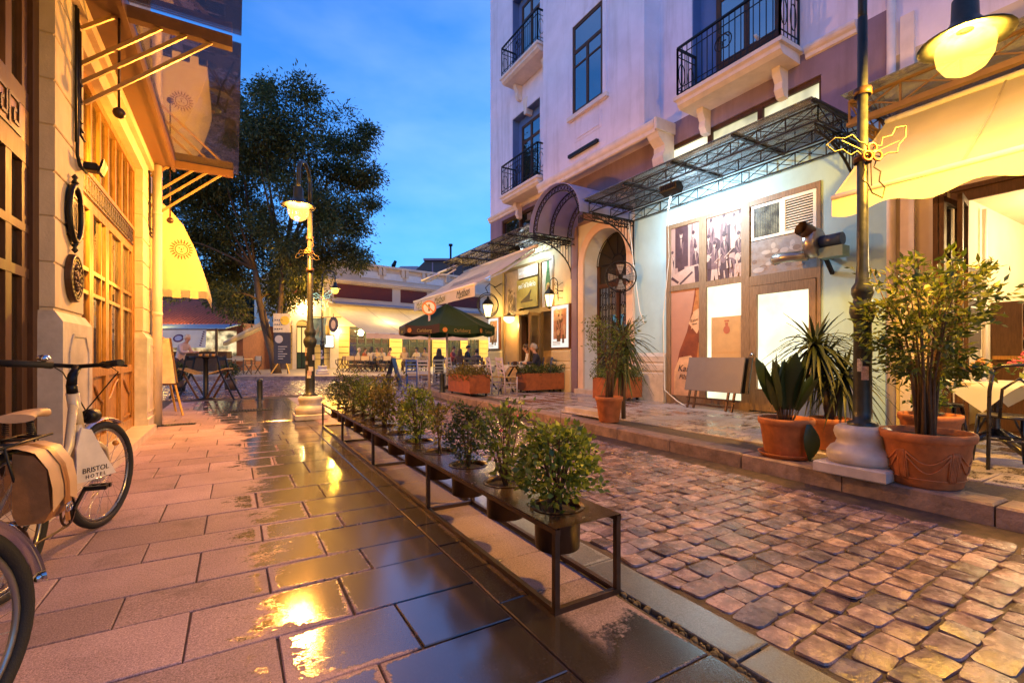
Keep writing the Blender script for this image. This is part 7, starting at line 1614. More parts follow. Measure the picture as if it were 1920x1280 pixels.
for px, D, z, lab in ((487, 12.3, .0, 'short iron bollard on the wet paving by the bar table'), (829, 13.0, .132, 'short iron bollard beside the planter box at the kerb corner')):
    a = at(px, D, z); t = thing('bollard', lab, 'bollard', tuple(a)); MB().lathe([(.001, 0), (.085, 0), (.08, .03), (.072, .06), (.07, .46), (.078, .48), (.078, .50), (.06, .53), (.001, .55)], tuple(a), 16).build('post', m_post, t); MB().lathe([(.10, 0), (.10, .02), (.086, .03)], tuple(a), 16).build('foot', m_post, t)
a = at(737, 17.2, gz(16)); ab = thing('a_board', 'black folding chalk board standing in the square', 'sign', tuple(a))
for s_ in (-1, 1):
    d_ = (rv*.96+dv*.3).normalized(); o_ = dv*.9-rv*.3; q0 = a+rv*(s_*.26); top = a+Vector((0, 0, 1.02)); wv = dv*.30
    MB().prism([q0-wv, q0+wv, top+wv, top-wv], rv*.02).build('panel', m_dk, ab); MB().prism([q0-wv*.8+rv*s_*.02+Vector((0, 0, .12)), q0+wv*.8+rv*s_*.02+Vector((0, 0, .12)), top+wv*.8+rv*s_*.024-Vector((0, 0, .1)), top-wv*.8+rv*s_*.024-Vector((0, 0, .1))], rv*.004*s_).build('slate', mat('dark_slate2', (.06, .045, .045), .6, 0, .6, 30), ab)
# ---- bar table with two folding stools, easel sign, hat stand plants at the left
a = at(386, 12.4, 0); ht_ = thing('bar_table', 'tall round black bar table on the wet paving', 'table', tuple(a)); MB().lathe([(.001, 0), (.30, 0), (.30, .015), (.10, .04), (.065, .06), (.06, 1.06), (.1, 1.10), (.001, 1.10)], tuple(a), 24).build('pedestal', m_black, ht_); MB().lathe([(.001, 1.10), (.36, 1.10), (.37, 1.115), (.36, 1.135), (.001, 1.135)], tuple(a), 28).build('tabletop', m_black, ht_)
for k in range(3): q = a+rv*(-.15+.14*k)+dv*.05*k; tag(MB().lathe([(.001, 1.137), (.045, 1.137), (.05, 1.20), (.04, 1.20), (.04, 1.15), (.001, 1.15)], tuple(q), 12).build('tealight', mat('amber_cup', (.35, .2, .06), .3)), ('left amber cup on the bar table', 'middle amber cup on the bar table', 'right amber cup on the bar table')[k], 'cup', 'cups on the bar table')
def stool(label, sgn):
    t = thing('folding_stool', label, 'stool', tuple(a)); o = a+rv*(sgn*.52)
    for w_ in (-.17, .17):
        q = dv*w_
        MB().bar(o+q+rv*(sgn*.34)+Vector((0, 0, .0)), o+q+rv*(-sgn*.02)+Vector((0, 0, .70)), .04, .025, dv).bar(o+q+rv*(-sgn*.02)+Vector((0, 0, .70)), o+q+rv*(sgn*-.12)+Vector((0, 0, 1.16)), .04, .025, dv).build('rear_leg', m_black, t); MB().bar(o+q*.85+rv*(-sgn*.42), o+q*.85+rv*(sgn*.0)+Vector((0, 0, .72)), .045, .025, dv).build('front_leg', m_wood2, t)
    MB().add([o+rv*(sgn*x_)+dv*y_+Vector((0, 0, z_)) for x_, y_, z_ in ((.10, -.18, .80), (.10, .18, .80), (-.34, .18, .66), (-.34, -.18, .66), (.10, -.18, .83), (.10, .18, .83), (-.34, .18, .69), (-.34, -.18, .69))], [(0, 1, 2, 3), (4, 7, 6, 5), (0, 4, 5, 1), (1, 5, 6, 2), (2, 6, 7, 3), (3, 7, 4, 0)]).build('seat', mat('yellow_wood', (.42, .26, .07), .5, 0, .2, 10), t)
    MB().bar(o-rv*(sgn*.10)+dv*-.17+Vector((0, 0, 1.08)), o-rv*(sgn*.10)+dv*.17+Vector((0, 0, 1.08)), .03, .10).build('backrest', m_black, t); MB().bar(o+rv*(sgn*.22)+dv*-.17+Vector((0, 0, .25)), o+rv*(sgn*.22)+dv*.17+Vector((0, 0, .25)), .03).build('foot_bar', m_black, t)
stool('folding stool leaning at the left of the bar table', -1); stool('folding stool leaning at the right of the bar table', 1)
es = thing('easel_sign', 'wooden easel board seen edge-on beside the drainpipe', 'easel', (-1.0, 11.2, 0)); m_el = mat('easel_wood', (.50, .30, .07), .55, 0, .2, 10)
for q0, q1 in (((-1.20, 11.05, 0), (-1.30, 11.45, 1.52)), ((-.86, 11.0, 0), (-1.22, 11.45, 1.52)), ((-1.05, 11.9, 0), (-1.26, 11.5, 1.50))): MB().bar(q0, q1, .035, .022).build('leg', m_el, es)
MB().prism([(-1.42, 11.02, .62), (-.98, 10.98, .62), (-1.10, 11.42, 1.50), (-1.48, 11.44, 1.50)], (.01, .03, 0)).build('board', mat('pale_board', (.55, .47, .36), .5), es); MB().bar((-1.42, 11.0, .61), (-.95, 10.96, .61), .05, .03).build('ledge', m_wood2, es)
for s_ in (-1, 1): MB().bar((-1.20+s_*.23+.02, 10.985, .63), (-1.29+s_*.19, 11.425, 1.5), .03, .02).build('board_edge', m_wood2, es)
for i, (px, D) in enumerate(((336, 14.5), (432, 15.2))):
    a_ = at(px, D, .02); t = thing('flower_pot', ('dark plant pot left of the bar table', 'dark plant pot right of the bar table')[i], 'pot', tuple(a_)); MB().lathe([(.001, 0), (.15, 0), (.19, .36), (.17, .36), (.16, .32), (.001, .32)], tuple(a_), 16).build('body', mat('dark_pot', (.06, .04, .03), .6), t); shrub(('leafy plant in the pot left of the bar table', 'leafy plant in the pot right of the bar table')[i], a_.x, a_.y, .34, .62, .26, 900, .06, G2, 7, 'round', 0, .5, 'pot_plant', .5, 'plants in the dark pots')
# menu stand and posters by the tree
mn = thing('menu_stand', 'black chalkboard menu stand beside the tree trunk', 'sign', tuple(at(529, 23.2, FZ))); q = at(529, 23.2, FZ)
MB().prism([q+rv*x_+Vector((0, 0, z_)) for x_, z_ in ((-.42, .5), (.42, .5), (.42, 2.05), (-.42, 2.05))], dv*.05).build('board', m_dk, mn); MB().prism([q+rv*(-.16+.2*math.cos(t_))+Vector((0, 0, 1.72+.2*math.sin(t_)))-dv*.012 for t_ in np.linspace(0, 6.283, 17)[:-1]], dv*.01).build('round_label', m_awn, mn)
for k in range(6): MB().bar(q+rv*(-.2)+Vector((0, 0, .75+.12*k))-dv*.01, q+rv*(.05+.2*((k*7) % 3)/2)+Vector((0, 0, .75+.12*k))-dv*.01, .01, .035).build('chalk_line', m_awn, mn)
for s_ in (-1, 1): MB().bar(q+rv*s_*.22+Vector((0, 0, .5)), q+rv*s_*.46-dv*.2, .05).build('leg', m_el, mn)
ps = thing('wall_poster', 'white speckled poster with a yellow disc above the menu stand', 'poster', tuple(at(528, 23.3, 2.4))); q = at(528, 23.3, 2.42); MB().prism([q+rv*x_+Vector((0, 0, z_)) for x_, z_ in ((-.42, -.1), (.42, -.1), (.42, .85), (-.42, .85))], dv*.04).build('sheet', mat('poster_ivory', (.62, .52, .34), .7), ps); MB().prism([q+rv*(.16+.23*math.cos(t_))+Vector((0, 0, .50+.23*math.sin(t_)))-dv*.012 for t_ in np.linspace(0, 6.283, 17)[:-1]], dv*.01).build('yellow_disc', mat('poster_yellow', (.70, .46, .03), .6), ps)
for k in range(12): c = q+rv*(-.34+.11*(k % 4))+Vector((0, 0, .08+.22*(k//4)))-dv*.008; MB().bar(c, c+rv*.05, .008, .05).build('print_mark', m_dk, ps)
MB().bar(q+Vector((0, 0, .85)), q+Vector((0, 0, 1.25)), .03).build('hanger', m_black, ps); MB().bar(q+rv*.3+Vector((0, 0, -.1)), q+rv*.3+Vector((0, 0, -2.16)), .04).build('post', m_black, ps)
# director chairs and tables of the cafe terrace
m_cv = cloth('canvas_seat', (.55, .42, .26), .3); m_ch = mat('dark_chair_wood', (.10, .055, .025), .5, 0, .2, 20)
def director():
    t = thing('director_chair', 'x', 'chair', (0, 0, 0), 'folding canvas chairs on the cafe terrace')
    for s_ in (-1, 1): MB().bar((-.25, s_*.22, 0), (.25, s_*.22, .45), .035).bar((.25, s_*.22, 0), (-.25, s_*.22, .45), .035).build('leg', m_ch, t); MB().bar((s_*.27, -.22, .40), (s_*.27, -.26, .88), .035).build('back_post', m_ch, t); MB().bar((s_*.27, -.26, .64), (s_*.27, .24, .64), .05, .025).bar((s_*.27, .22, .42), (s_*.27, .22, .64), .03).build('armrest', m_ch, t)
    MB().strip([[(-.27+.54*k/6, y_, .45-.03*math.sin(math.pi*k/6)) for k in range(7)] for y_ in (-.22, .24)]).build('seat', m_cv, t); MB().strip([[(-.275+.55*k/6, -.25-.03*math.sin(math.pi*k/6), z_) for k in range(7)] for z_ in (.62, .88)]).build('backrest', m_cv, t); return t
dp_ = director(); first = True
lab = ['leftmost canvas chair by the cafe pilaster', 'canvas chair second from the left on the cafe terrace', 'canvas chair just right of the far lamp base', 'canvas chair at the front cafe table, left side', 'canvas chair at the front cafe table, right side', 'canvas chair near the chalk board', 'lone canvas chair beside the tree at the left', 'canvas chair behind the lone one at the left']
for i, (px, D, r_) in enumerate(((641, 27.6, 1.3), (656, 27.0, .4), (664, 25.8, 2.6), (680, 25.4, 2.9), (706, 26.4, -1.9), (722, 25.6, 2.9), (475, 22.6, 2.6), (448, 24.5, .3))):
    q = at(px, D, FZ+.002); o = dp_ if i == 0 else copy_tree(dp_); o.location = q; o.rotation_euler = (0, 0, -YAW+r_); o['label'] = lab[i]
def bistro(label, px, D, w_=.75):
    q = at(px, D, FZ+.002); t = thing('bistro_table', label, 'table', tuple(q), 'wooden cafe tables'); M_ = vm(px, D, FZ+.002); MB().box(-w_/2, w_/2, -.38, .38, .72, .76).xf(M_).build('tabletop', mat('pale_cafe_top', (.50, .40, .25), .4), t)
    for sx in (-1, 1):
        for sy in (-1, 1): MB().box(sx*w_*.44-.02, sx*w_*.44+.02, sy*.33-.02, sy*.33+.02, 0, .72).xf(M_).build('leg', m_ch, t)
bistro('cafe table left of the far lamp post', 648, 27.8); bistro('long cafe table right of the far lamp post', 698, 26.6, 1.6); bistro('cafe table in front of the yellow pier', 742, 27.5, 1.2); bistro('cafe table at the right of the terrace', 780, 26.5, 1.4); bistro('high wooden table beside the lone canvas chair', 449, 23.0, .9)

# ============================================================ PEOPLE
m_skin = mat('skin', (.48, .27, .18), .55, 0, .08, 20)
def person(label, p, rz, top, legs, hair, pose='sit', longhair=False, lean=.0, fine=False, arms='table'):
    """one continuous skinned body; garment colours by region; hair as a child"""
    dn = .05
    J = {'pel': (0, 0, .52), 'sp': (0, .01+lean*.4, .74), 'ch': (0, .03+lean, .96), 'nk': (0, .04+lean*1.2, 1.10), 'hd0': (0, .055+lean*1.3, 1.17), 'hd1': (0, .07+lean*1.35, 1.25), 'hd2': (0, .065+lean*1.35, 1.33)}
    Rr = {'pel': .15, 'sp': .145, 'ch': .155, 'nk': .05, 'hd0': .06, 'hd1': .088, 'hd2': .072}; E_ = [('pel', 'sp'), ('sp', 'ch'), ('ch', 'nk'), ('nk', 'hd0'), ('hd0', 'hd1'), ('hd1', 'hd2')]
    for s_, n in ((-1, 'l'), (1, 'r')):
        if arms == 'table': A_ = [(s_*.17, .02+lean, 1.02), (s_*.24, .10+lean, .80), (s_*.15, .34+lean, .80), (s_*.11, .42+lean, .81)]
        else: A_ = [(s_*.17, .02+lean, 1.02), (s_*.22, .05+lean, .78), (s_*.16, .28, .66), (s_*.12, .36, .64)]
        for k, (q, r) in enumerate(zip(A_, (.075, .052, .036, .030))): J[n+'a%d' % k] = q; Rr[n+'a%d' % k] = r
        E_ += [('ch', n+'a0'), (n+'a0', n+'a1'), (n+'a1', n+'a2'), (n+'a2', n+'a3')]
        if pose == 'sit': L_ = [(s_*.10, .05, .50), (s_*.12, .46, .50), (s_*.12, .44, .10), (s_*.12, .56, .045)]
        else: L_ = [(s_*.10, .0, .46), (s_*.11, .02, .02), (s_*.11, -.02, -.38), (s_*.11, .10, -.42)]
        for k, (q, r) in enumerate(zip(L_, (.095, .07, .045, .035))): J[n+'l%d' % k] = q; Rr[n+'l%d' % k] = r
        E_ += [('pel', n+'l0'), (n+'l0', n+'l1'), (n+'l1', n+'l2'), (n+'l2', n+'l3')]
        if fine:                                  # five separate fingers, thumb from the side of the palm
            h = Vector(J[n+'a3'])
            for f_ in range(4):
                o = (-.03+.02*f_)*1.0; l = (.055, .07, .075, .06)[f_]; k1, k2 = n+'f%da' % f_, n+'f%db' % f_; J[k1] = (h.x+o*.8, h.y+.05, h.z-.005); J[k2] = (h.x+o, h.y+.05+l*.6, h.z-.03); Rr[k1] = .009; Rr[k2] = .008; E_ += [(n+'a3', k1), (k1, k2)]
            k1, k2 = n+'ta', n+'tb'; J[k1] = (h.x-s_*.035, h.y+.005, h.z+.01); J[k2] = (h.x-s_*.05, h.y+.04, h.z); Rr[k1] = .010; Rr[k2] = .009; E_ += [(n+'a3', k1), (k1, k2)]
    J['ns'] = (0, .165+lean*1.35, 1.235); Rr['ns'] = .014; E_ += [('hd1', 'ns')]
    keys = list(J); me = bpy.data.meshes.new('body'); me.from_pydata([J[k] for k in keys], [(keys.index(a_), keys.index(b_)) for a_, b_ in E_], []); o = bpy.data.objects.new('body', me); col.objects.link(o)
    md = o.modifiers.new('skin', 'SKIN'); md.use_smooth_shade = True
    for i, k in enumerate(keys): v = me.skin_vertices[0].data[i]; v.radius = (Rr[k], Rr[k]*(.72 if k in ('sp', 'ch') else 1)); v.use_root = (k == 'pel')
    o.modifiers.new('sub', 'SUBSURF').levels = 2 if fine else 1
    dg = bpy.context.evaluated_depsgraph_get(); m2 = bpy.data.meshes.new_from_object(o.evaluated_get(dg)); bpy.data.objects.remove(o, do_unlink=True)
    m2.materials.clear()
    for mm in (m_skin, top, legs, m_black): m2.materials.append(mm)
    for pg in m2.polygons:
        c = pg.center; hand = c.y > .355+lean*.6 and .6 < c.z < .9 and abs(c.x) < .2
        pg.material_index = 0 if (c.z > 1.085 or hand) else (1 if c.z > .60 or (abs(c.x) > .15 and c.z > .6) else (2 if (c.z > .10 if pose == 'sit' else c.z > -.36) else 3)); pg.use_smooth = True
    t = thing('person', label, 'person', p); b = link('body', m2, t)
    hm = MB(); cx, cy_, cz_ = 0, .05+lean*1.35, 1.265; rows = []
    for i in range(7):
        th = math.pi*.62*i/6; rows.append([(cx+.102*math.sin(th)*math.cos(q), cy_+.108*math.sin(th)*math.sin(q)-.012, cz_+.118*math.cos(th)-(.0 if math.sin(q) < .3 else -.045*math.sin(th))) for q in np.linspace(0, 2*math.pi, 17)[:-1]])
    hm.strip(rows, True, True)
    if longhair: hm.strip([[(.10*math.cos(q)*w_, cy_-.03-.07*abs(math.sin(q))*w_, z_) for q in np.linspace(math.pi*1.02, math.pi*1.98, 9)] for z_, w_ in ((1.30, 1.0), (1.16, 1.12), (1.02, 1.3), (.92, 1.1))])
    h = hm.mesh('hair', hair); link('hair', h, t)
    if fine:
        ey = MB()
        for s_ in (-1, 1): ey.sphere((s_*.032, .142+lean*1.35, 1.255), .009, 8, 1, 5)
        link('eyes', ey.mesh('eyes', m_dark), t); er = MB()
        for s_ in (-1, 1): er.sphere((s_*.088, .055+lean*1.35, 1.24), .022, 8, 1.3, 5)
        link('ears', er.mesh('ears', m_skin), t); mo = MB(); mo.box(-.022, .022, .135+lean*1.35, .146+lean*1.35, 1.192, 1.20); link('mouth', mo.mesh('mouth', mat('lips', (.32, .12, .09), .5)), t)
    t.rotation_euler = (0, 0, rz); return t
def clo(n, c): return mat('garment_'+n, c, .85, 0, .12, 30)
h_g = mat('hair_grey', (.30, .27, .24), .7); h_b = mat('hair_black', (.012, .010, .010), .5); h_br = mat('hair_brown', (.07, .035, .015), .6); h_bl = mat('hair_blond', (.38, .22, .07), .6); h_w = mat('hair_white', (.6, .5, .35), .7)
fl_ = face(-rv.x, -rv.y); q = at(1014, 13.75, .135-.0); person('grey-haired man in a dark navy jacket seated at the tavern table', (q.x, q.y, .135), fl_, clo('navy', (.018, .02, .04)), clo('charcoal', (.04, .04, .045)), h_g, lean=.12, fine=True)
q = at(998, 14.5, 0); person('woman in a white top seated beside the man in the navy jacket', (q.x, q.y, .135), fl_, clo('white', (.62, .58, .52)), clo('denim', (.05, .07, .14)), h_br, lean=.10, fine=True)
q = at(334, 15.2, 0); person('person in a pale top with dark trousers left of the bar table', (q.x, q.y, .47), face(rv.x, rv.y), clo('pale', (.60, .44, .36)), clo('dark_trousers', (.05, .04, .06)), h_w, 'stand', lean=.18)
crowd = [(669, 28.6, 'white-haired guest in a cream shirt at the left cafe table', clo('cream', (.6, .5, .3)), h_w, False, 1), (681, 28.9, 'guest in an orange jacket at the left cafe table', clo('orange', (.5, .12, .03)), h_br, False, 1), (694, 25.9, 'long dark-haired guest in a grey top at the front cafe table', clo('grey', (.30, .27, .26)), h_b, True, 0), (708, 28.3, 'brown-haired guest in pale yellow behind the front table', clo('paleyellow', (.6, .46, .22)), h_br, False, 2), (718, 28.8, 'blond guest in white behind the front table', clo('offwhite', (.6, .52, .36)), h_bl, False, 2), (727, 27.8, 'guest in salmon pink near the yellow pier', clo('salmon', (.5, .22, .14)), h_br, False, 1), (759, 26.6, 'blond long-haired guest before the yellow pier', clo('sand', (.45, .32, .16)), h_bl, True, 0), (783, 28.0, 'dark-haired guest in a cream shirt under the awning', clo('cream', (.6, .5, .3)), h_b, False, 2), (797, 28.4, 'guest in a tan shirt leaning at the middle table', clo('tan', (.5, .38, .2)), h_b, False, 2), (823, 19.5, 'guest with long black hair and black coat behind the grey chair', clo('black', (.02, .018, .02)), h_b, True, 0), (846, 24, 'guest in red behind the parasol pole', clo('red', (.30, .05, .04)), h_br, False, 1), (862, 20.5, 'long brown-haired guest in a brown coat behind the parasol', clo('brown', (.12, .06, .035)), h_br, True, 0), (873, 22, 'dark-haired guest in black under the grey awning', clo('black', (.02, .018, .02)), h_b, False, 1), (892, 21, 'guest in dark grey with brown hair under the grey awning', clo('darkgrey', (.07, .06, .065)), h_br, False, 0), (914, 20, 'dark-haired guest in blue at the far tavern corner', clo('bluegrey', (.12, .14, .22)), h_b, False, 1)]
def inside_far(x, y):
    for (a0, b0), (a1, b1) in zip(fk_far[:-1], fk_far[1:]):
        if a0 <= x <= a1: return y > b0+(b1-b0)*(x-a0)/(a1-a0)+.1
    return y > 22
m_stl = mat('stool_wood', (.09, .05, .03), .6)
for px, D, lab_, tp_, hr, lh_, f_ in crowd:
    q = at(px, D, 0); z = FZ if D > 22.5 else (.255 if q.y > 21 else gz(q.y)); rz = {0: face(dv.x, dv.y), 1: face(rv.x, rv.y), 2: face(-dv.x, -dv.y)}[f_]+random.uniform(-.3, .3); z = FZ+.005 if inside_far(q.x, q.y) else gz(q.y)
    person(lab_, (q.x, q.y, z), rz, tp_, clo('charcoal', (.04, .04, .045)), hr, 'sit', lh_, .06)
    t = thing('cafe_stool', 'plain wooden stool under the '+lab_.split(' in ')[0].split(' with ')[0]+' ('+lab_.split(' ', 1)[1][-18:].strip()+')', 'stool', (q.x, q.y, z), 'stools under the cafe guests'); t['label'] = 'stool under the '+lab_
    MB().box(q.x-.17, q.x+.17, q.y-.17, q.y+.17, z+.36, z+.40).build('seat', m_stl, t)
    for sx in (-1, 1):
        for sy in (-1, 1): MB().bar((q.x+sx*.14, q.y+sy*.14, z), (q.x+sx*.13, q.y+sy*.13, z+.36), .03).build('leg', m_stl, t)
# ============================================================ BICYCLES
m_fr = mat('cream_bike_enamel', (.66, .55, .38), .3, .1, .06, 6); m_lea = mat('brown_leather', (.34, .15, .045), .5, 0, .2, 20, .15, 120); m_tan = mat('tan_leather', (.52, .34, .20), .5, 0, .1, 12, .12, 120); m_stp = mat('strap_leather', (.30, .13, .04), .5)
def wheel(mb_t, mb_r, mb_s, c, dirv, R_, tyre=.024, spokes=28):
    c = Vector(c); d = Vector(dirv).normalized(); up = Vector((0, 0, 1)); n = d.cross(up)
    ringp = lambda r, o=0: [c+d*(r*math.cos(q))+up*(r*math.sin(q))+n*o for q in np.linspace(0, 2*math.pi, 57)[:-1]]
    mb_t.tube(ringp(R_-tyre), tyre, 10, True); mb_r.tube(ringp(R_-2*tyre-.006), .010, 8, True)
    mb_s.tube([c-n*.05, c+n*.05], .018, 10)
    for k in range(spokes):
        q = 2*math.pi*k/spokes; s_ = .035*(-1)**k; h = c+n*s_+(d*math.cos(q+.5)+up*math.sin(q+.5))*.025; mb_s.tube([h, c+(d*math.cos(q)+up*math.sin(q))*(R_-2*tyre-.006)], .0013, 4, cap=False)
def fender(mb, c, dirv, R_, a0, a1, w=.028):
    c = Vector(c); d = Vector(dirv).normalized(); up = Vector((0, 0, 1)); n = d.cross(up); rows = []
    for q in np.linspace(a0, a1, 22): e = d*math.cos(q)+up*math.sin(q); rows.append([c+e*(R_+.018+.014*math.cos(p*1.5))+n*w*p for p in (-1, -.5, 0, .5, 1)])
    mb.strip(rows)
def bicycle(label, hub, phi, psi, wb=1.05, R_=.352, full=True, frame=m_fr):
    H_ = Vector((math.sin(phi), math.cos(phi), 0)); Rt = Vector((math.cos(phi), -math.sin(phi), 0)); W_ = Vector((math.sin(psi), math.cos(psi), 0)); F0 = Vector((hub[0], hub[1], R_)); B0 = F0-H_*wb
    t = thing('bicycle', label, 'bicycle', (F0.x-H_.x*wb/2, F0.y-H_.y*wb/2, 0)); L = lambda f, r, z: Vector((F0.x, F0.y, 0))+H_*f+Rt*r+Vector((0, 0, z))
    for c_, d_, nm in ((F0, W_, 'front_wheel'), (B0, H_, 'rear_wheel')):
        a_, b_, s_ = MB(), MB(), MB(); wheel(a_, b_, s_, c_, d_, R_); w_ = a_.build(nm, m_rubber, t); b_.build('rim', mat('alloy_rim', (.35, .34, .33), .3, .9), w_); s_.build('spokes', m_chrome, w_)
    return t, L, F0, B0, H_, Rt, W_
t, L, F0, B0, H_, Rt, W_ = bicycle('cream hotel bicycle with leather pannier parked at the left wall', (-.776, 4.14), rad(8), rad(18))
hb, htp = L(-.33, 0, .68), L(-.41, 0, .93); bb = L(-.62, 0, .285); st = L(-.80, 0, .70)
f = MB(); f.tube([htp, hb], .032, 12).tube([hb.lerp(htp, .25), L(-.36, 0, .50), L(-.48, 0, .34), bb], [.030, .034, .036, .034], 12).tube([bb, st], .018, 10); f.tube([bb, L(-.80, .05, .30), B0+Rt*.06], .011, 8).tube([bb, L(-.80, -.05, .30), B0-Rt*.06], .011, 8)
for s_ in (-1, 1): f.tube([st, B0+Rt*.06*s_], .009, 8)
f.tube([htp.lerp(hb, .2)+Rt*.0, L(-.45, 0, .62), L(-.62, 0, .44), bb.lerp(st, .3)], [.022, .024, .022, .018], 10)
fm = f.build('frame', m_fr, t)
fk = MB(); cr_ = hb-Vector((0, 0, .03)); 
for s_ in (-1, 1): q = Vector((W_.y, -W_.x, 0))*s_*.055; fk.tube([cr_+q*.6, cr_+q+W_*.09-Vector((0, 0, .06)), F0+q+W_*(-.06)+Vector((0, 0, .18)), F0+q], [.018, .018, .014, .010], 10)
fk.build('fork', m_fr, t)
pnl = MB(); W3 = Vector((math.sin(rad(36)), math.cos(rad(36)), 0)); N3 = Vector((W3.y, -W3.x, 0)); Q = lambda u, z: L(-.45, .035, z)+W3*u; P0 = [Q(.03, .72), Q(.09, .70), Q(.15, .58), Q(.25, .40), Q(0, .39), Q(0, .60)]; pnl.prism(P0, N3*-.012); sg_ = pnl.build('name_panel', mat('panel_white', (.70, .64, .62), .4), t)
cc = Q(.115, .455)+N3*.002; text('lettering', 'BRISTOL', .044, m_dk, sg_, tuple(cc), tuple(W3), (0, 0, 1), .0008); text('lettering', 'H O T E L', .030, m_dk, sg_, tuple(cc-Vector((0, 0, .038))), tuple(W3), (0, 0, 1), .0008)
sm = MB(); sm.tube([htp, htp+Vector((0, 0, .05))-H_*.01], .027, 10).tube([htp+Vector((0, 0, .04))-H_*.01, htp+Vector((0, 0, .10))+H_*.0, htp+Vector((0, 0, .15))+H_*.06], [.026, .024, .022], 10); sm.build('stem', m_black, t)
hc = htp+Vector((0, 0, .155))+H_*.06; W2 = Vector((W_.y, -W_.x, 0)); hbp = []
for u in np.linspace(-1, 1, 17): a_ = abs(u); hbp.append(hc+W2*(.30*u)-W_*(.20*max(0, a_-.25)**1.3)+Vector((0, 0, .025*a_)))
MB().tube(hbp, .0125, 10).build('handlebar', m_black, t)
for e0, e1 in ((0, 5), (16, 12)): MB().tube([hbp[e0], hbp[e1]] if e0 == 0 else [hbp[16], hbp[13]], .02, 10).build('grip', m_rubber, t)
for i_, s_ in ((4, -1), (12, 1)): c_ = hbp[i_]; MB().tube([c_+W_*.01, c_+W_*.06-Vector((0, 0, .01))], [.022, .018], 8).tube([c_+W_*.05, hbp[0 if s_ < 0 else 16]+W_*.06-Vector((0, 0, .02))], .007, 6).build('brake_lever', m_black, t)
MB().lathe([(.001, .03), (.02, .027), (.031, .012), (.033, 0), (.001, -.012)], tuple(hbp[4]+Vector((0, 0, .03))), 16).build('bell', m_chrome, t)
cb_ = MB()
for k, o in ((12, .02), (4, -.02)): cb_.tube([hbp[k]+W_*.05, hbp[k]+W_*.16-Vector((0, 0, .05)), htp+W_*.12-Vector((0, 0, .12)), hb+W_*.03+Vector((0, 0, .08))], .004, 6)
cb_.build('brake_cable', m_black, t)
hl = htp+W_*.12-Vector((0, 0, .16)); MB().tube([hl, hl+W_*.02, hl+W_*.07], [.03, .045, .048], 14).tube([hl, htp-Vector((0, 0, .2))], .008, 6).build('headlight', m_black, t)
fe = MB(); fender(fe, F0, W_, R_ := .352, rad(55), rad(150)); fe.build('front_fender', mat('silver_fender', (.55, .55, .60), .25, .8), t); fe = MB(); fender(fe, B0, H_, R_, rad(20), rad(200)); fe.build('rear_fender', m_fr, t)
MB().sphere(tuple(F0+Vector((W_.y, -W_.x, 0))*.03+Vector((0, 0, .19))+W_*.10), .02, 8, 1, 5).build('reflector', mat('amber_reflector', (.7, .28, .03), .3), t)
s0 = L(-.86, 0, .845); sd = MB(); rows = []
for i in range(11):
    u = i/10; w_ = .018+.062*(u**1.6); zz = .012*math.sin(u*3); rows.append([s0+H_*(.17-.30*u)+Rt*(w_*math.cos(q))+Vector((0, 0, .022*math.sin(q)+zz)) for q in np.linspace(0, 2*math.pi, 13)[:-1]])
sd.strip(rows, True, True).quad(*rows[-1]).quad(*reversed(rows[0])); sd.build('saddle', m_tan, t); sp_ = MB(); sp_.tube([st, s0-Vector((0, 0, .03))], .014, 8)
for s_ in (-1, 1): MB().tube([s0+H_*-.10+Rt*(.045*s_+.012*math.cos(q*6))+H_*(.012*math.sin(q*6))+Vector((0, 0, -.02-.06*q/6.3)) for q in np.linspace(0, 6.3, 40)], .003, 5).build('saddle_spring', m_black, t)
sp_.build('seat_post', m_black, t)
rk = MB(); 
for s_ in (-1, 1): rk.tube([L(-.78, .055*s_, .74), L(-1.30, .06*s_, .74)], .007, 6).tube([L(-1.2, .06*s_, .74), B0+Rt*.07*s_], .006, 6).tube([L(-.95, .06*s_, .74), B0+Rt*.07*s_], .006, 6)
for k in range(4): rk.tube([L(-.85-.13*k, -.055, .74), L(-.85-.13*k, .055, .74)], .006, 6)
rk.build('rack', m_black, t)
dr_ = MB(); dr_.lathe([(.075, -.004), (.085, -.004), (.085, .004), (.075, .004)], (0, 0, 0), 28, ax='x')
Mx = Matrix.Translation(bb+Rt*.06) @ Matrix.Rotation(-rad(8), 4, 'Z'); dr_.xf(Mx)
for k in range(5): q = 2*math.pi*k/5; dr_.bar(bb+Rt*.06, bb+Rt*.06+H_*(.08*math.cos(q))+Vector((0, 0, .08*math.sin(q))), .012, .006, Rt)
dr_.build('chainring', m_bronze, t)
ck = MB(); ck.bar(bb+Rt*.085, bb+Rt*.09+H_*.13+Vector((0, 0, .09)), .024, .012, Rt).bar(bb-Rt*.085, bb-Rt*.09-H_*.13-Vector((0, 0, .09)), .024, .012, Rt); ck.build('crank', m_black, t)
for c_, s_ in ((bb+Rt*.09+H_*.13+Vector((0, 0, .09)), 1), (bb-Rt*.09-H_*.13-Vector((0, 0, .09)), -1)):
    pd = MB(); 
    for o in (-.03, .03): pd.bar(c_+Rt*s_*.01+H_*o, c_+Rt*s_*.11+H_*o, .022, .024)
    for o in (.02, .06, .10): pd.bar(c_+Rt*s_*o-H_*.035, c_+Rt*s_*o+H_*.035, .010, .02)
    pd.build('pedal', m_black, t)
chn = MB(); chn.tube([bb+Rt*.06+Vector((0, 0, .085)), B0+Rt*.06+Vector((0, 0, .04)), B0+Rt*.06-H_*.04, B0+Rt*.06-Vector((0, 0, .05))+H_*.02, L(-.98, .06, .22), bb+Rt*.06-Vector((0, 0, .085))], .006, 6); chn.build('chain', m_bronze, t); MB().bar(L(-.66, .065, .335), L(-1.0, .075, .375), .03, .05, Rt).build('chain_guard', m_fr, t)
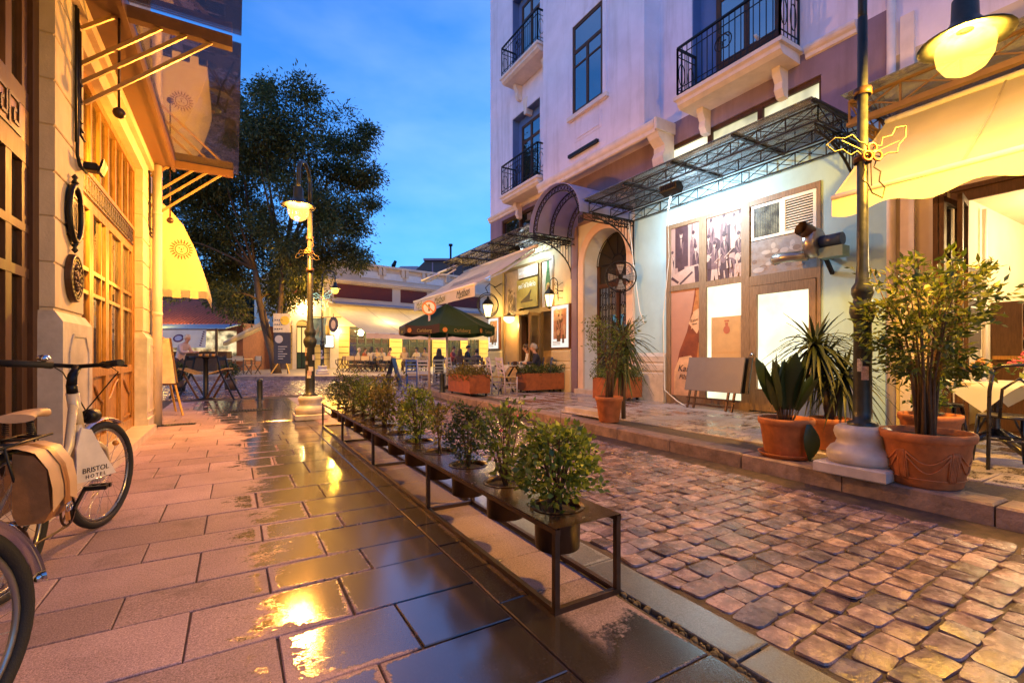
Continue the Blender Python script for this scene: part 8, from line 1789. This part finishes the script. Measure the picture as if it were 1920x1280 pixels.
MB().tube([L(-.92, -.06, .30), L(-1.0, -.18, .0)], .008, 6).build('kickstand', m_black, t)
# leather pannier: gusset, side wall, flap, straps
pn = MB(); ya, yb, za, zb_ = -1.14, -.93, .37, .68; prof_ = [(.06, zb_+.02), (.135, zb_+.005), (.18, zb_-.06), (.195, za+.05), (.17, za), (.08, za), (.06, za+.05)]
pn.strip([[L(ya, r, z) for r, z in prof_], [L(yb, r*1.0, z) for r, z in prof_]], False, True)
pn.quad(*[L(yb+.0, r, z) for r, z in prof_]).quad(*[L(ya, r, z) for r, z in reversed(prof_)]); pg = pn.build('pannier', m_lea, t)
flp = MB(); fp_ = [(-.02, zb_+.05), (.08, zb_+.045), (.145, zb_+.02), (.192, zb_-.06), (.208, zb_-.15), (.21, zb_-.21)]; flp.strip([[L(ya-.015+(yb-ya+.03)*k/6, r, z-(.05*abs(k-3)/3 if i == len(fp_)-1 else 0)) for k in range(7)] for i, (r, z) in enumerate(fp_)]); flp.build('flap', m_tan, pg)
for yy in (ya+.10, yb-.09):
    sq_ = MB(); pts = [(r+.006, z) for r, z in fp_]+[(.214, zb_-.30), (.218, zb_-.34)]; sq_.strip([[L(yy-.014, r, z), L(yy+.014, r, z)] for r, z in pts]); sq_.build('strap', m_stp, pg)
    bk2 = MB(); bk2.tube([L(yy+.022*math.cos(q), .222, zb_-.27+.02*math.sin(q)) for q in np.linspace(0, 6.283, 13)[:-1]], .003, 5, True); bk2.build('buckle', m_chrome, pg)
# second bicycle, only its front wheel in the picture; the rest stands behind the viewpoint
t2, L, F0, B0, H_, Rt, W_ = bicycle('bicycle with chrome fender at the lower left edge', (-.72, 1.80), rad(17), rad(25))
hb, htp = L(-.26, 0, .66), L(-.36, 0, .90); f = MB(); f.tube([htp, hb], .03, 10).tube([hb, L(-.62, 0, .285)], .02, 8).tube([L(-.62, 0, .285), L(-.80, 0, .72)], .016, 8)
for s_ in (-1, 1): f.tube([L(-.62, .03*s_, .285), B0+Rt*.06*s_], .010, 8).tube([L(-.80, 0, .66), B0+Rt*.06*s_], .009, 8)
f.build('frame', m_black, t2); fk = MB()
for s_ in (-1, 1): q = Vector((W_.y, -W_.x, 0))*s_*.055; fk.tube([hb+q*.6, F0+q+W_*-.05+Vector((0, 0, .18)), F0+q], [.016, .013, .009], 8)
fk.build('fork', m_chrome, t2); fe = MB(); fender(fe, F0, W_, .352, rad(8), rad(150), .036); fe.build('front_fender', m_chrome, t2); MB().sphere(tuple(F0+W_*.372+Vector((0, 0, .06))), .016, 8, 1, 5).build('fender_tip', m_chrome, t2)
MB().tube([htp+Rt*.28-H_*.12+Vector((0, 0, .08)), htp+Rt*.1+Vector((0, 0, .1)), htp-Rt*.1+Vector((0, 0, .1)), htp-Rt*.28-H_*.12+Vector((0, 0, .08))], .012, 8).build('handlebar', m_black, t2); MB().lathe([(.001, .02), (.07, .01), (.09, -.01), (.001, -.02)], tuple(L(-.86, 0, .80)), 14).build('saddle', m_black, t2); MB().tube([htp, htp+Vector((0, 0, .1))], .014, 8).build('stem', m_black, t2)
